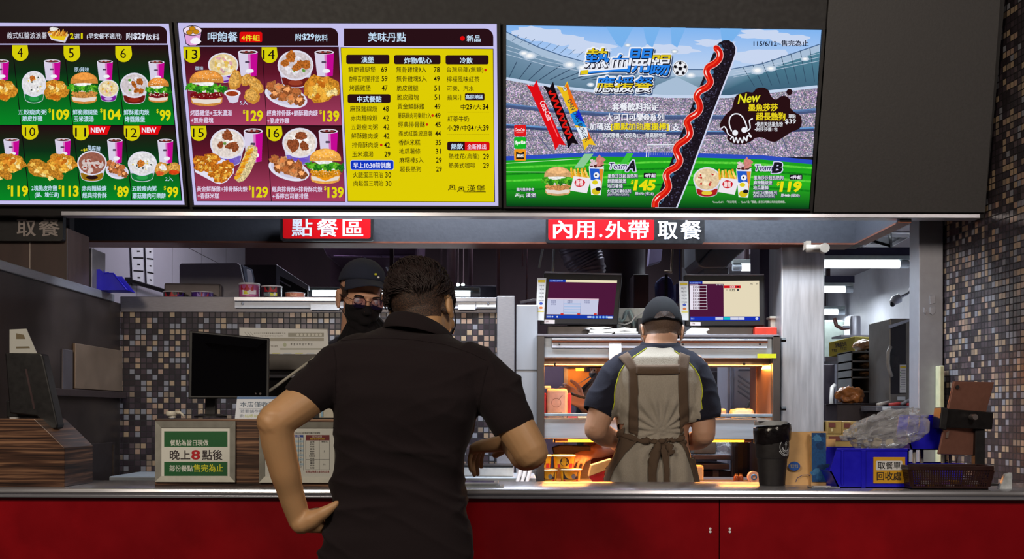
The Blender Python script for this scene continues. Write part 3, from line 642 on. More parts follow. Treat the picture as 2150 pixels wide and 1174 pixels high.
 for q in (('鮮脆雞腿堡', 185, 520, 525, 600, 50, '69', 590, 663), ('香檸吉司豬排堡', 190, 565, 640, 712, 50, '59', 595, 667), ('烤醬雞堡', 198, 460, 755, 827, 50, '47', 597, 669), ('麻辣麵線焿', 205, 540, 1010, 1085, 50, '48', 610, 682),
              ('赤肉麵線焿', 213, 543, 10, 80, 240, '42', 612, 684), ('五穀瘦肉粥', 218, 548, 122, 192, 240, '42', 616, 690), ('鮮酥雞肉焿', 222, 552, 232, 303, 240, '42', 620, 692), ('排骨酥肉焿', 230, 553, 344, 413, 240, '42', 625, 697, 590), ('玉米濃湯', 232, 492, 455, 526, 240, '29', 630, 702),
              ('火腿蛋三明治', 245, 612, 712, 782, 240, '30', 640, 712), ('肉鬆蛋三明治', 250, 617, 818, 887, 240, '30', 645, 715),
              ('無骨雞塊9入', 775, 1145, 528, 602, 50, '78', 1238, 1310), ('無骨雞塊5入', 778, 1150, 642, 714, 50, '49', 1238, 1310), ('脆皮雞腿', 783, 1045, 757, 828, 50, '51', 1243, 1308), ('脆皮雞塊', 785, 1053, 868, 940, 50, '51', 1245, 1311), ('黃金鮮酥雞', 790, 1120, 982, 1054, 50, '49', 1247, 1318),
              ('蘑菇雞肉可樂餅2入', 795, 1205, 1096, 1166, 50, '49', 1248, 1320, 1222), ('經典排骨酥', 798, 1128, 92, 162, 240, '45', 1252, 1322, 1153), ('義式紅醬波浪薯', 805, 1220, 202, 272, 240, '44', 1254, 1324), ('香酥米糕', 805, 1070, 312, 382, 240, '35', 1258, 1328), ('地瓜薯條', 810, 1072, 421, 490, 240, '31', 1260, 1326), ('麻糬棒5入', 813, 1110, 531, 601, 240, '29', 1264, 1334), ('超長熱狗', 818, 1080, 640, 710, 240, '29', 1266, 1336),
              ('台灣烏龍(無糖)', 1395, 1847, 533, 608, 50, None, 0, 0, 1875), ('檸檬風味紅茶', 1397, 1800, 648, 720, 50), ('可樂、汽水', 1400, 1730, 763, 833, 50), ('蘋果汁', 1403, 1592, 873, 942, 50), ('中', 1570, 1630, 990, 1060, 50), ('/大', 1720, 1825, 990, 1060, 50), ('紅茶牛奶', 1408, 1670, 20, 93, 240), ('小', 1404, 1468, 134, 205, 240), ('/中', 1560, 1655, 134, 205, 240), ('/大', 1740, 1840, 134, 205, 240),
              ('熱桂花(烏龍)', 1420, 1797, 484, 558, 240, '29', 1845, 1917), ('熱美式咖啡', 1420, 1747, 596, 664, 240, '29', 1845, 1917)): row(*q)
 for t, a, b, y0, y1, base in (('29', 1638, 1710, 990, 1058, 50), ('34', 1838, 1912, 990, 1058, 50), ('29', 1480, 1550, 134, 202, 240), ('34', 1662, 1730, 134, 202, 240), ('39', 1845, 1915, 134, 202, 240)):
  c.text(t, X(a), base + y0 / 5.869, X(b), base + y1 / 5.869, (22, 14, 10), 3, off=.02, res=3)
 for yy in (235.2, 282):
  for i in range(45): c.rect(938 + 2 * i, yy, 939.1 + 2 * i, yy + .9, (120, 100, 10), 3)
 for ox, oy in ((941, 388), (960, 391.5)):
  c.line([(ox, oy + 11.5), (ox + 3, oy + 9), (ox + 3, oy + 2), (ox + 14, oy + 2), (ox + 14, oy + 12)], 1.3, (24, 16, 10), 3); c.line([(ox, oy + 9.5), (ox + 17, oy + 9.5)], 1.2, (24, 16, 10), 3)
  c.line([(ox + 4.5, oy + 8.5), (ox + 4.5, oy + .4), (ox + 12.5, oy + .4), (ox + 12.5, oy + 8.5)], 1, (24, 16, 10), 3.2); c.ell(ox + 8.5, oy + 5, 2, 2, (24, 16, 10), 3.2)
 c.text('漢堡', 980, 388, 1019, 402.6, (24, 16, 10), 3); c.line([(975, 403), (1020, 403)], 1.2, (24, 16, 10), 3)
 T.part(c.build('screen', SCREEN), 'screen', None); T.done()
board_two()
def board_three():
 T = Thing('menu_board', 'lit promotion board with a black hot dog over a stadium, rightmost of the three', 'menu board', 'lit menu boards above the counter')
 quad = [(1063, 53), (1724.5, 63), (1698, 438.5), (1063.4, 433.5)]
 bezel_part(T, quad, 0)
 c = Canvas(board_plane(.014), NB)
 right = lambda y: 1724.5 - 26.5 * (y - 63) / 375.5
 def span(ya, yb, ca, cb, L, n=1, m=0, ra=None, rb=None):       # band across the whole screen, ya/yb: heights at left; ra/rb at right
  ra = ya if ra is None else ra; rb = yb if rb is None else rb
  c.poly([(1063.2, ya), (right(ra), ra), (right(rb), rb), (1063.2, yb)], None, L, [ca, ca, cb, cb], m)
 span(53, 180, (128, 180, 240), (206, 220, 240), 0, ra=63, rb=185)
 for i, (x, y, rx, ry) in enumerate(((1140, 74, 44, 14), (1190, 84, 40, 12), (1110, 66, 34, 10), (1240, 100, 50, 12), (1600, 72, 50, 10), (1660, 84, 40, 12), (1600, 120, 70, 16), (1500, 90, 40, 8), (1400, 105, 60, 12))):
  c.blob(x, y, rx, ry, (200, 214, 240), 1 + .05 * i, i, .2, m=0)
 for x0, x1, xb in ((1272, 1330, 1306), (1350, 1386, 1370), (1408, 1440, 1422), (1512, 1560, 1528)): c.poly([(x0, 56), (x1, 57), (xb, 100), (xb - 12, 92)], (120, 178, 236), 1.6)
 lc = [(1063, 67), (1095, 83), (1135, 101), (1180, 117), (1220, 128), (1262, 136), (1330, 142), (1420, 146), (1530, 146), (1600, 134), (1660, 114), (1721, 93)]
 c.poly(lc + [(right(200), 200), (1063, 200)], (168, 190, 214), 2); c.line(lc, 2, (70, 100, 140), 2.6)
 lc2 = [(x, y + 15) for x, y in lc]; c.poly(lc2[:8] + [(1330, 200), (1063, 200)], None, 2.2, [(120, 150, 176)] * 8 + [(64, 100, 120)] * 2); c.poly(lc2[7:] + [(right(200), 200), (1500, 200)], None, 2.2, [(150, 180, 200), (120, 150, 176), (96, 140, 160), (80, 130, 150), (80, 130, 150)] + [(60, 92, 116)] * 2)
 for i in range(16):
  x = 1075 + 17 * i; yt = 74 + 4.2 * i if i < 8 else 108 + 2.6 * (i - 8); c.line([(x + 14, yt), (x, yt + 12)], 1.2, (96, 120, 150), 2.8)
 for i in range(9): c.line([(1085 + 30 * i, 130 + 3 * i), (1066 + 22 * i, 168)], 1.6, (50, 72, 98), 3)
 for i in range(8): c.line([(1560 + 20 * i, 142 - 6 * i), (1584 + 18 * i, 182 - 1.5 * i)], 1.4, (50, 76, 100), 3)
 for i in range(3): c.line([(1063, 96 + 9 * i), (1150, 122 + 8 * i), (1262, 144 + 6 * i)], 1, (190, 206, 226), 3.1); c.line([(1540, 152 + 5 * i), (1640, 132 + 6 * i), (1720, 112 + 8 * i)], 1, (190, 206, 226), 3.1)
 for x, y, r in ((1112, 117, 15), (1100, 112, 11), (1196, 136, 15), (1222, 142, 12), (1590, 148, 16), (1618, 144, 12), (1690, 124, 9), (1318, 95, 7), (1416, 108, 8), (1450, 158, 12), (1240, 178, 8)):
  for k in range(4): c.ell(x, y, r * (1 - .22 * k), r * .55 * (1 - .22 * k), tuple(int(q + (250 - q) * (.25 + .25 * k)) for q in (150, 176, 204)), 3.3 + .1 * k)
 crowd = (176, 166, 196)
 c.poly([(1063, 165), (1150, 180), (1250, 192), (1400, 203), (1530, 203), (1620, 192), (right(182), 182), (right(330), 330), (1063, 330)], crowd, 4, m=2)
 for yl, w_, col in ((0, 6, (196, 212, 236)), (54, 5, (96, 130, 180)), (58, 7, (70, 84, 124)), (97, 4, (100, 150, 206)), (101, 6, (56, 66, 106))):
  k = 1 - yl / 160
  c.line([(1063, 165 + yl), (1150, 165 + yl + 15 * k), (1250, 165 + yl + 27 * k), (1400, 165 + yl + 38 * k), (1530, 165 + yl + 38 * k), (1620, 165 + yl + 27 * k), (right(182 + yl), 165 + yl + 17 * k)], w_, col, 4.4)
 for x0, x1 in ((1130, 1160), (1255, 1240), (1560, 1590), (1640, 1655)): c.line([(x0, 285), (x1, 322)], 2, (90, 96, 130), 4.5)
 c.poly([(1063, 328), (1240, 320), (1390, 320), (1470, 322), (1600, 326), (right(336), 336), (right(346), 346), (1600, 336), (1470, 332), (1240, 330), (1063, 338)], (44, 76, 190), 5)
 c.poly([(1063, 337), (1240, 328.5), (1470, 331), (1600, 335), (right(345), 345), (right(390), 390), (1063, 380)], None, 5.2, [(30, 160, 30)] * 5 + [(40, 176, 30)] * 2)
 c.poly([(1063, 380), (right(390), 390), (right(438), 438.4), (1063.3, 433.4)], None, 5.2, [(36, 170, 30), (40, 170, 34), (8, 66, 26), (6, 56, 24)], m=0)
 for i, (y, l) in enumerate(((348, 1), (362, 1), (376, 1), (396, 1))): c.poly([(1063, y + 2), (1390, y - 10), (1560, y - 8), (right(y + 2), y + 3), (right(y + 5), y + 7), (1560, y - 3), (1390, y - 6), (1063, y + 6)], ((90, 206, 60), (20, 130, 26))[i % 2], 5.5 + .05 * i, m=1)
 for y0, y1 in ((343, 333), (361, 362)): c.line([(1063, y0), (1230, y1)], 1.2, (210, 240, 200), 5.9)
 c.poly([(1227, 323), (1246, 323), (1225, 352), (1206, 352)], (140, 200, 150), 6); c.poly([(1316, 322), (1330, 322), (1300, 370), (1285, 370)], (60, 190, 60), 6)
 c.line([(1357, 330), (1358, 304), (1432, 303.5)], 2.2, (226, 230, 240), 6.2); c.line([(1362, 330), (1364, 309), (1432, 308)], .8, (200, 206, 220), 6.1)
 for i in range(12): c.line([(1362 + 5 * i, 305), (1362 + 4.6 * i, 326)], .4, (190, 196, 214), 6.1)
 def stick(a, b, w_, col, L):
  dx, dy = b[0] - a[0], b[1] - a[1]; q = math.hypot(dx, dy); nx, ny = -dy / q, dx / q; ux, uy = dx / q, dy / q
  pt = lambda t, s_: (a[0] + dx * t + nx * s_ * w_, a[1] + dy * t + ny * s_ * w_)
  c.poly([pt(-.02, .62), pt(.045, 0), pt(-.02, -.62), pt(.10, -.5), pt(.90, -.5), pt(1.02, -.66), pt(.965, 0), pt(1.02, .66), pt(.90, .5), pt(.10, .5)], col, L)
  c.line([pt(.5, -.22), pt(.86, -.22)], w_ * .10, tuple(min(255, q_ + 90) for q_ in col), L + .2); return pt
 p_ = stick((1117, 176), (1176, 308), 19, (222, 14, 22), 7); c.text('Coca-Cola', 1125, 226, 1168, 238, (246, 220, 224), 7.6, off=.02, rot=66)
 p_ = stick((1152, 178), (1203, 305), 18, (18, 10, 16), 7); c.line([p_(.1 + .02 * i, .34 * math.sin(i * 1.15)) for i in range(40)], 4.4, (214, 24, 20), 7.5)
 p_ = stick((1181, 178), (1238, 308), 20, (236, 190, 30), 7)
 c.poly([p_(.02, -.3), p_(.02, -.5), p_(.45, -.5), p_(.3, .0)], (236, 110, 20), 7.3); c.poly([p_(.45, -.5), p_(.72, -.5), p_(.62, .5), p_(.44, .5)], (30, 140, 220), 7.3); c.poly([p_(.42, -.5), p_(.66, -.5), p_(.5, .1)], (20, 40, 200), 7.4); c.poly([p_(.66, .5), p_(.86, .5), p_(.86, -.5), p_(.72, -.5)], (226, 236, 246), 7.3); c.poly([p_(.74, -.5), p_(.9, -.5), p_(.9, -.2)], (230, 100, 20), 7.4)
 c.ell(1186, 187, 4.6, 4.6, (20, 14, 18), 7.6); c.ell(1186, 187, 3.8, 3.8, (240, 240, 240), 7.7); c.ell(1186, 187, 1.6, 1.6, (20, 14, 18), 7.8)
 c.text('DAN DAN BURGER', 1166, 248.5, 1262, 258, (24, 34, 66), 8, off=.01, rot=66.5)
 for y, col in ((262, (222, 26, 30)), (288, (20, 180, 40)), (313, (236, 150, 30))): c.rrect(1079.5, y, 1104.6, y + 24.6, 3.4, col, 7)
 c.text('Coca-Cola', 1081, 269, 1102, 276, (250, 236, 236), 7.5, off=.03, skew=.2); c.line([(1084, 278.4), (1099, 278.4)], .8, (250, 220, 220), 7.5)
 c.text('Sprite', 1081, 295, 1103.5, 305, (246, 250, 246), 7.5, off=.05, skew=.2, rot=-4); c.ell(1096, 295.4, 1.6, 1.2, (240, 220, 40), 7.6, n=8)
 c.poly([(1083.5, 318), (1092, 322), (1101, 318), (1101, 334), (1083.5, 334)], (18, 12, 14), 7.5); c.text('黑松', 1085, 324, 1100, 330.6, (240, 236, 230), 7.8, off=.04)
 def title(t, x0, y0, x1, y1, bands, skew=.16, rot=0, L=9):
  c.text(t, x0 + 2, y0 + 3, x1 + 2, y1 + 3, (70, 92, 130), L - .6, grow=4.6, skew=skew, rot=rot, off=.05)
  c.text(t, x0, y0, x1, y1, (236, 240, 250), L, grow=4.2, skew=skew, rot=rot, off=.05); c.text(t, x0 + .8, y0 + 1, x1 + .8, y1 + 1, (14, 14, 34), L + .6, grow=2.0, skew=skew, rot=rot, off=.05)
  c.text(t, x0, y0, x1, y1, None, L + 1.2, skew=skew, rot=rot, off=.014, bands=bands)
 Bl, Yl, Wh = (40, 130, 232), (226, 200, 30), (236, 240, 250)
 title('熱', 1230, 102, 1278, 142, [(.28, Yl), (.72, Bl), (1, Wh)])
 title('血', 1280, 115, 1322, 150, [(.3, Bl), (.8, Wh), (1, Bl)]); c.poly([(1216, 146), (1322, 138), (1318, 150), (1214, 161)], (236, 240, 250), 9.5); c.poly([(1219, 148), (1320, 140), (1317, 148), (1217, 158)], (14, 14, 34), 9.9); c.poly([(1220, 148), (1235, 146.8), (1234, 155), (1218, 157)], Yl, 10.3); c.poly([(1235, 146.8), (1318, 140.6), (1317, 144), (1235, 150.8)], Wh, 10.3); c.poly([(1235, 150.8), (1317, 144), (1316, 148), (1235, 154.6)], Bl, 10.3)
 title('開', 1321, 103, 1366, 152, [(.40, Bl), (.72, Wh), (1, Bl)]); title('踢', 1366, 116, 1406, 158, [(.22, Yl), (.5, Wh), (1, Bl)])
 title('應援餐', 1252, 161, 1370, 194, [(.42, Bl), (.72, Yl), (1, Wh)], L=12)
 c.ell(1428, 144, 16.5, 17, (236, 240, 248), 9); c.ell(1428, 144, 14.6, 15.4, (20, 18, 26), 9.3); c.ell(1428, 144, 13.6, 14.4, (236, 238, 244), 9.6)
 for a in range(0, 360, 72): c.ell(1428 + 10.6 * math.cos(R(a + 54)), 144 + 11.2 * math.sin(R(a + 54)), 3.6, 3.6, (20, 18, 26), 9.9, n=5); c.line([(1428, 144), (1428 + 9 * math.cos(R(a + 54)), 144 + 9 * math.sin(R(a + 54)))], .8, (20, 18, 26), 9.9)
 c.ell(1428, 144, 4.6, 4.6, (20, 18, 26), 10, n=5, rot=18)
 W = (238, 240, 248)
 def sh(t, x0, y0, x1, y1, col=W, off=.03, L=10, **k): c.text(t, x0 + .6, y0 + .8, x1 + .6, y1 + .8, (58, 56, 90), L - .3, grow=.9, off=off, **k); c.text(t, x0, y0, x1, y1, col, L, off=off, **k)
 sh('套餐飲料指定', 1285, 216, 1383, 233); sh('大可口可樂®系列', 1272, 238, 1394, 254); sh('加碼送', 1238, 259, 1282.5, 273); sh('[墨默加油應援棒]', 1283, 258, 1403, 275, (236, 216, 30)); sh('1支', 1404, 259.5, 1427, 275); sh('款式隨機，送完為止，限高屏地區', 1265, 279, 1399, 289.6, off=.015)
 c.text('115/6/12~售完為止', 1582, 85, 1697, 97.4, (26, 34, 56), 8, off=.02)
 ax = [(1525, 86), (1530, 100), (1520, 128), (1500, 185), (1478, 245), (1452, 315), (1424, 385), (1404, 436)]
 lt = [(1502, 100), (1509, 90), (1519, 85), (1530, 85), (1539, 91), (1544, 101), (1543, 112), (1534, 138), (1522, 168), (1505, 212), (1490, 250), (1478, 283), (1462, 325), (1448, 365), (1432, 405), (1419, 435.8), (1372, 435.4), (1388, 392), (1404, 350), (1422, 300), (1440, 255), (1455, 215), (1470, 178), (1484, 143)]
 c.poly([(x + 3, y + 1) for x, y in lt], (210, 214, 240), 10.4); c.poly(lt, (32, 24, 34), 10.7, m=3)
 rd = random.Random(4)
 for k in range(300):
  t = rd.random(); y = 92 + 338 * t; xc = 1524 - 128 * ((y - 92) / 343) ** 1.02; s_ = rd.uniform(-19, 19)
  c.blob(xc + s_, y, rd.uniform(.8, 1.9), rd.uniform(.6, 1.4), (70, 66, 92) if rd.random() < .7 or s_ > 0 else (96, 150, 190), 11 + .002 * k, k, .3, n=7, m=0)
 for k in range(26):
  y = 100 + 12.6 * k; xl = 1507 - 131 * ((y - 100) / 336); c.blob(xl + 5, y, 5, 7, ((48, 92, 130), (70, 120, 160), (40, 70, 100))[k % 3], 10.9 + .01 * k, k, .3, -20, m=1, n=10)
 sp = [(1503, 101), (1510, 110), (1510, 122), (1501, 133), (1487, 141), (1483, 152), (1488, 163), (1491, 173), (1484, 183), (1468, 192), (1462, 204), (1467, 215), (1469, 228), (1462, 239), (1449, 247), (1442, 257), (1446, 268), (1448, 281), (1441, 292), (1424, 304), (1419, 315), (1424, 328), (1427, 338), (1420, 350), (1404, 359), (1398, 369), (1401, 381), (1403, 393), (1396, 404), (1382, 415), (1376, 424), (1375, 435)]
 def smooth(p, n=5):
  out = []
  for i in range(len(p) - 1):
   a, b, c_, d = p[max(i - 1, 0)], p[i], p[i + 1], p[min(i + 2, len(p) - 1)]
   for k in range(n):
    t = k / n; out.append(tuple(.5 * (2 * b[j] + (c_[j] - a[j]) * t + (2 * a[j] - 5 * b[j] + 4 * c_[j] - d[j]) * t * t + (3 * b[j] - a[j] - 3 * c_[j] + d[j]) * t ** 3) for j in (0, 1)))
  return out + [p[-1]]
 sp = smooth(sp); c.ell(1503, 101, 6.5, 6.5, (236, 200, 196), 12); c.line(sp, 15, (236, 190, 186), 12); c.ell(1503, 101, 5.6, 5.6, (214, 24, 16), 12.4); c.line(sp, 12.6, (210, 22, 14), 12.4); c.line([(x - 2.6, y) for x, y in sp], 3.4, (236, 60, 30), 12.7)
 for i in range(3, len(sp) - 8, 20): c.line([(x - 2, y) for x, y in sp[i:i + 7]], [1, 2.4, 3, 3, 2.6, 2, 1], (250, 214, 204), 13)
 blot = [(1540, 212), (1546, 200), (1557, 196), (1568, 193), (1580, 194), (1588, 186), (1602, 184), (1613, 190), (1619, 203), (1629, 209), (1640, 202), (1652, 203), (1659, 213), (1658, 225), (1668, 236), (1680, 243), (1683, 257), (1678, 270), (1664, 276), (1654, 282), (1640, 291), (1627, 298), (1614, 296), (1600, 289), (1586, 290), (1576, 297), (1560, 303), (1540, 302), (1527, 293), (1526, 283), (1512, 268), (1512, 258), (1524, 240), (1536, 228)]
 c.poly(smooth(blot + [blot[0]], 3), (40, 16, 20), 10); c.ell(1657, 193.5, 6.4, 6.4, (40, 16, 20), 10)
 c.text('New', 1550, 196, 1596, 216, (226, 222, 40), 11, off=.02, skew=.3, rot=-6); c.text('墨魚莎莎', 1571, 218, 1632, 233.4, (232, 210, 30), 11, off=.03); c.text('超長熱狗', 1587, 236.5, 1648, 252.4, (232, 210, 30), 11, off=.03)
 c.text('•使用天然墨魚粉', 1585, 256, 1643, 266, W, 11, off=.01); c.text('•附莎莎醬1包', 1584, 267.6, 1632, 276, W, 11, off=.01); c.text('單點', 1655, 240, 1670, 248.6, W, 11, off=.01); c.text('$39', 1647.5, 250, 1670.5, 261, W, 11, off=.02)
 sq = smooth([(1536, 276), (1531, 262), (1532, 248), (1540, 240), (1551, 240), (1560, 248), (1566, 262), (1568, 272)]); c.line(sq, 2.6, W, 11)
 c.line(smooth([(1514, 270), (1520, 266), (1525, 272), (1528, 281), (1535, 286)]), 2.4, W, 11); c.line(smooth([(1580, 249), (1573, 253), (1574, 262), (1574, 270), (1567, 276)]), 2.4, W, 11)
 for x, y in ((1543, 279), (1562, 273)): c.ell(x, y, 6, 6, W, 11.2)
 c.line(smooth([(1533, 293), (1538, 287), (1541, 299), (1545, 289), (1549, 300), (1553, 290), (1558, 300), (1561, 288), (1567, 296), (1569, 285), (1577, 288), (1571, 279)]), 2.6, W, 11)
 def friesbox(x, y, L):
  for i in range(9): c.line([(x + 2 + 4.3 * i, y + 24), (x + 3.6 * i + (i % 2) * 3, y + 2 + (i * 5) % 7)], 4.2, ((240, 180, 50), (222, 150, 30), (246, 206, 110))[i % 3], L + .1 * i, m=1)
  c.poly([(x + 5, y + 20), (x + 42, y + 24), (x + 33, y + 56), (x - 2, y + 50)], (236, 230, 236), L + 1.2); c.blob(x + 18, y + 34, 11, 8.5, (206, 24, 40), L + 1.4, 3, .06, m=0); c.text('薯條', x + 10, y + 28, x + 25, y + 40, (248, 226, 226), L + 1.6, off=.03)
 def ballcup(x, y, L):
  c.poly([(x, y + 22), (x + 32, y + 24), (x + 25, y + 82), (x + 5, y + 81)], (236, 236, 244), L); c.poly([(x + 2, y + 26), (x + 31, y + 27), (x + 28, y + 54), (x + 4, y + 50)], (34, 90, 200), L + .2); c.poly([(x + 22, y + 27), (x + 31, y + 27), (x + 26, y + 70)], (226, 140, 40), L + .3)
  c.ell(x + 16, y + 22, 16, 4.4, (230, 230, 240), L + .4); c.blob(x + 16, y + 19, 13, 5, (76, 30, 28), L + .5, 2, .2); c.blob(x + 24, y + 10, 9, 11, (206, 130, 120), L + .6, 3, .3, m=1); c.blob(x + 9, y + 14, 7, 7, (216, 190, 196), L + .7, 4, .3, m=1)
  c.ell(x + 16, y + 40, 6, 6, (238, 240, 246), L + .6); c.ell(x + 15, y + 40, 2.4, 2.4, (20, 18, 26), L + .8, n=5); c.ell(x + 17, y + 55, 9, 7, (236, 236, 240), L + .7); c.ell(x + 13, y + 55, 6, 4.5, (222, 206, 30), L + .9); c.ell(x + 15, y + 74, 9, 7, (212, 190, 30), L + .7); c.ell(x + 20, y + 69, 6, 4, (24, 22, 28), L + .9)
 burger(c, 1138, 350, 1204, 411, 9, 31, (216, 150, 90), (206, 160, 110)); friesbox(1199, 350, 12); ballcup(1236, 328, 14)
 bowl(c, 1455, 351, 1513, 414, (170, 30, 30), (226, 200, 160), [((240, 224, 190), 9, .09), ((196, 40, 36), 8, .05)], 9, 33, (226, 200, 60)); friesbox(1509, 353, 12); ballcup(1545, 333, 14)
 for dx, dy, t, pr, w_, op, (ta, tb, tc_, td) in ((0, 0, 'A', '145', 0, '原173 (省28)', ('墨魚莎莎超長熱狗', '鮮脆雞腿堡', '地瓜薯條', '大可口可樂®系列')), (306, 3.6, 'B', '119', 0, '原162 (省33)', ('墨魚莎莎超長熱狗', '麻辣麵線焿', '地瓜薯條', '大可口可樂®系列'))):
  c.text('Team', 1278 + dx, 342 + dy, 1316 + dx, 355 + dy, (226, 224, 246), 13, grow=1.6, off=.02, skew=.25); c.text('Team', 1278 + dx, 342 + dy, 1316 + dx, 355 + dy, (40, 30, 90), 13.5, off=.01, skew=.25)
  c.text(t, 1316 + dx, 337 + dy, 1337 + dx, 360 + dy, (214, 210, 250), 13, grow=2.2, off=.03, skew=.25); c.text(t, 1316 + dx, 337 + dy, 1337 + dx, 360 + dy, (26, 24, 34), 13.5, off=.05, skew=.25)
  for i, q in enumerate((ta, tb, tc_, td)): sh(q, 1276 + dx - .6 * i, 365 + dy + 10.6 * i, 1276 + dx + (62, 38, 31, 48)[i], 373.6 + dy + 10.6 * i, off=.008, L=13)
  sh('(飲料可換29元飲料)', 1275 + dx, 406 + dy, 1320 + dx, 411.5 + dy, off=0, L=13)
  c.rrect(1351 + dx, 363 + dy, 1378 + dx, 373.6 + dy, 2, (28, 20, 34), 13); c.text('4件組', 1353 + dx, 364.6 + dy, 1376 + dx, 372.4 + dy, (240, 230, 250), 13.4, off=.03, skew=.1)
  c.text('$', 1324.5 + dx, 378 + dy, 1330 + dx, 387 + dy, (232, 216, 20), 13.4, off=.03, skew=.2); c.text(pr, 1331 + dx, 377 + dy, 1376 + dx, 400 + dy, (236, 222, 20), 13.4, off=.05, skew=.16, res=3); sh(op, 1333 + dx, 403 + dy, 1372 + dx, 410.6 + dy, off=.008, L=13)
  c.line([(1339 + dx, 407 + dy), (1352 + dx, 407 + dy)], .8, W, 13.6)
 sh('圖片僅供參考', 1085, 394.5, 1121, 401, off=.01);
 for ox, oy in ((1081, 406), (1091, 408)): c.line([(ox, oy + 7), (ox + 2, oy + 6), (ox + 2.6, oy + 1), (ox + 9, oy + 1), (ox + 8.6, oy + 7)], 1, W, 10); c.line([(ox, oy + 5), (ox + 10, oy + 5)], 1, W, 10); c.ell(ox + 5.4, oy + 3, 1.2, 1.2, W, 10, n=8)
 sh('漢堡', 1104, 405, 1125, 414, off=.01)
 c.text('"Coca-Cola"、「可口可樂」、"Sprite"及「雪碧」是可口可樂公司的註冊商標。', 1495, 421.5, 1648, 427.6, (226, 230, 226), 13)
 T.part(c.build('screen', SCREEN), 'screen', None); T.done()
board_three()
c = Canvas(board_plane(.004), NB); q = [c.at(x, y) for x, y in ((1741, -40), (2101, -40), (2066, 446), (1707, 446))]
m = MB(); m.prism(q, NB * .012); o = struct(m, 'trim_8', GREYP, bevel=.002)
def beam_sign(x0, y0, x1, y1, red, txts, label, Y=YB - .075, lit=(206, 206, 228)):
 T = Thing('counter_sign', label, 'sign', 'black and red signs on the beam')
 pl = Canvas((0, Y, 0), (0, -1, 0), eps=.0006)
 a, b = P(x0, y1, Y), P(x1, y0, Y); r = .012
 def rr(g): return [(x, Y, z) for x, z in [(ax + g * math.cos(R(t)) , az + g * math.sin(R(t))) for ax, az, t0 in ((b.x - g, b.z - g, 0), (a.x + g, b.z - g, 90), (a.x + g, a.z + g, 180), (b.x - g, a.z + g, 270)) for t in range(t0, t0 + 91, 18)]]
 m = MB().prism(rr(r), (0, .030, 0)); T.part(m, 'backing', BLACK)
 for fx in (.2, .8):
  k = MB().box(a.x + (b.x - a.x) * fx - .012, a.x + (b.x - a.x) * fx + .012, Y + .03, min(YB + .001, Y + .10), a.z + .04, b.z - .02 if Y > 4.4 else b.z + .25); T.part(k, 'bracket', STEELD)
 if red: pl.rrect(red[0], red[1], red[2], red[3], 5, (206, 16, 24), 1)
 for t, tx0, ty0, tx1, ty1, col in txts: pl.text(t, tx0, ty0, tx1, ty1, col, 2.5, off=.016, res=3)
 T.part(pl.build('face', [colmat('sign_face_ink', 'diffuse', rough=.25)]), 'face', None); T.done()
S1 = (226, 226, 236)
beam_sign(588.5, 450, 783.5, 505.5, (594, 454, 778, 501), [('點', 613, 459.5, 655.5, 496, S1), ('餐', 666, 459.5, 709, 496.5, S1), ('區', 720, 461, 762, 495.5, S1)], 'red sign with three white characters, above the masked cashier')
beam_sign(1146, 454.5, 1479.5, 510, (1151.5, 457.5, 1373.5, 504.5), [('內', 1162, 463.5, 1201, 500.5, S1), ('用', 1208, 465, 1247.5, 500.5, S1), ('.', 1258, 491.5, 1264.5, 498, S1), ('外', 1272, 465, 1313, 500.5, S1), ('帶', 1320, 463.5, 1362, 501.5, S1), ('取', 1381.5, 465.5, 1422, 502, S1), ('餐', 1429.5, 463.5, 1472, 502, S1)], 'long red and black sign above the order screens')
beam_sign(-62, 449, 132, 505.5, None, [('外', -40, 460, 0, 497, (150, 140, 136)), ('取', 36, 461, 75, 496, (150, 140, 136)), ('餐', 82, 460, 125, 496, (150, 140, 136))], 'black sign with pale characters at the dark left end of the beam', Y=4.17)
for px_, py_ in ((1303, 459.5), (1178, 467), (1464, 466)): pass
WOOD = None
def zebrano():
 k = NT('zebra_wood_laminate'); tc = k.n('ShaderNodeTexCoord'); mp = k.n('ShaderNodeMapping'); k.l(tc.outputs['Object'], mp.inputs[0]); mp.inputs['Scale'].default_value = (1.2, 1.2, 46)
 nz = k.n('ShaderNodeTexNoise', Scale=2.6, Detail=5.0, Distortion=.6); k.l(mp.outputs[0], nz.inputs['Vector'])
 r = k.n('ShaderNodeValToRGB'); e = r.color_ramp.elements; e[0].position = .36; e[0].color = rgb(34, 20, 16); e[1].position = .66; e[1].color = rgb(150, 110, 82)
 q = e.new(.5); q.color = rgb(74, 48, 36); k.l(nz.outputs[0], r.inputs[0]); k.l(r.outputs[0], k.b.inputs['Base Color']); k.b.inputs['Roughness'].default_value = .38
 return k.m
WOOD = zebrano()
XR_ = 1.81
m = MB()
nose = [(-2.62, YC0 + .012, ZC), (-2.62, YC0 + .003, ZC - .004), (-2.62, YC0, ZC - .012), (-2.62, YC0 + .002, ZC - .0155), (-2.62, YC0 + .009, ZC - .0185), (-2.62, YC0 + .009, ZC - .0225), (-2.62, YC0 + .004, ZC - .024), (-2.62, YC0 + .004, ZC - .0285), (-2.62, YC1, ZC - .0285), (-2.62, YC1, ZC)]
m.prism(nose, (2.62 + XR_, 0, 0))
single(m, 'worktop', mat('counter_steel', (182, 182, 190), .22, .72, .08, 16, .015, (.3, 6, 6)), 'long stainless steel counter top with a rounded front edge', 'counter top', smooth=True, auto=25)
zt_ = ZC - .0285
xs_ = XX(1512, YC0 + .02)
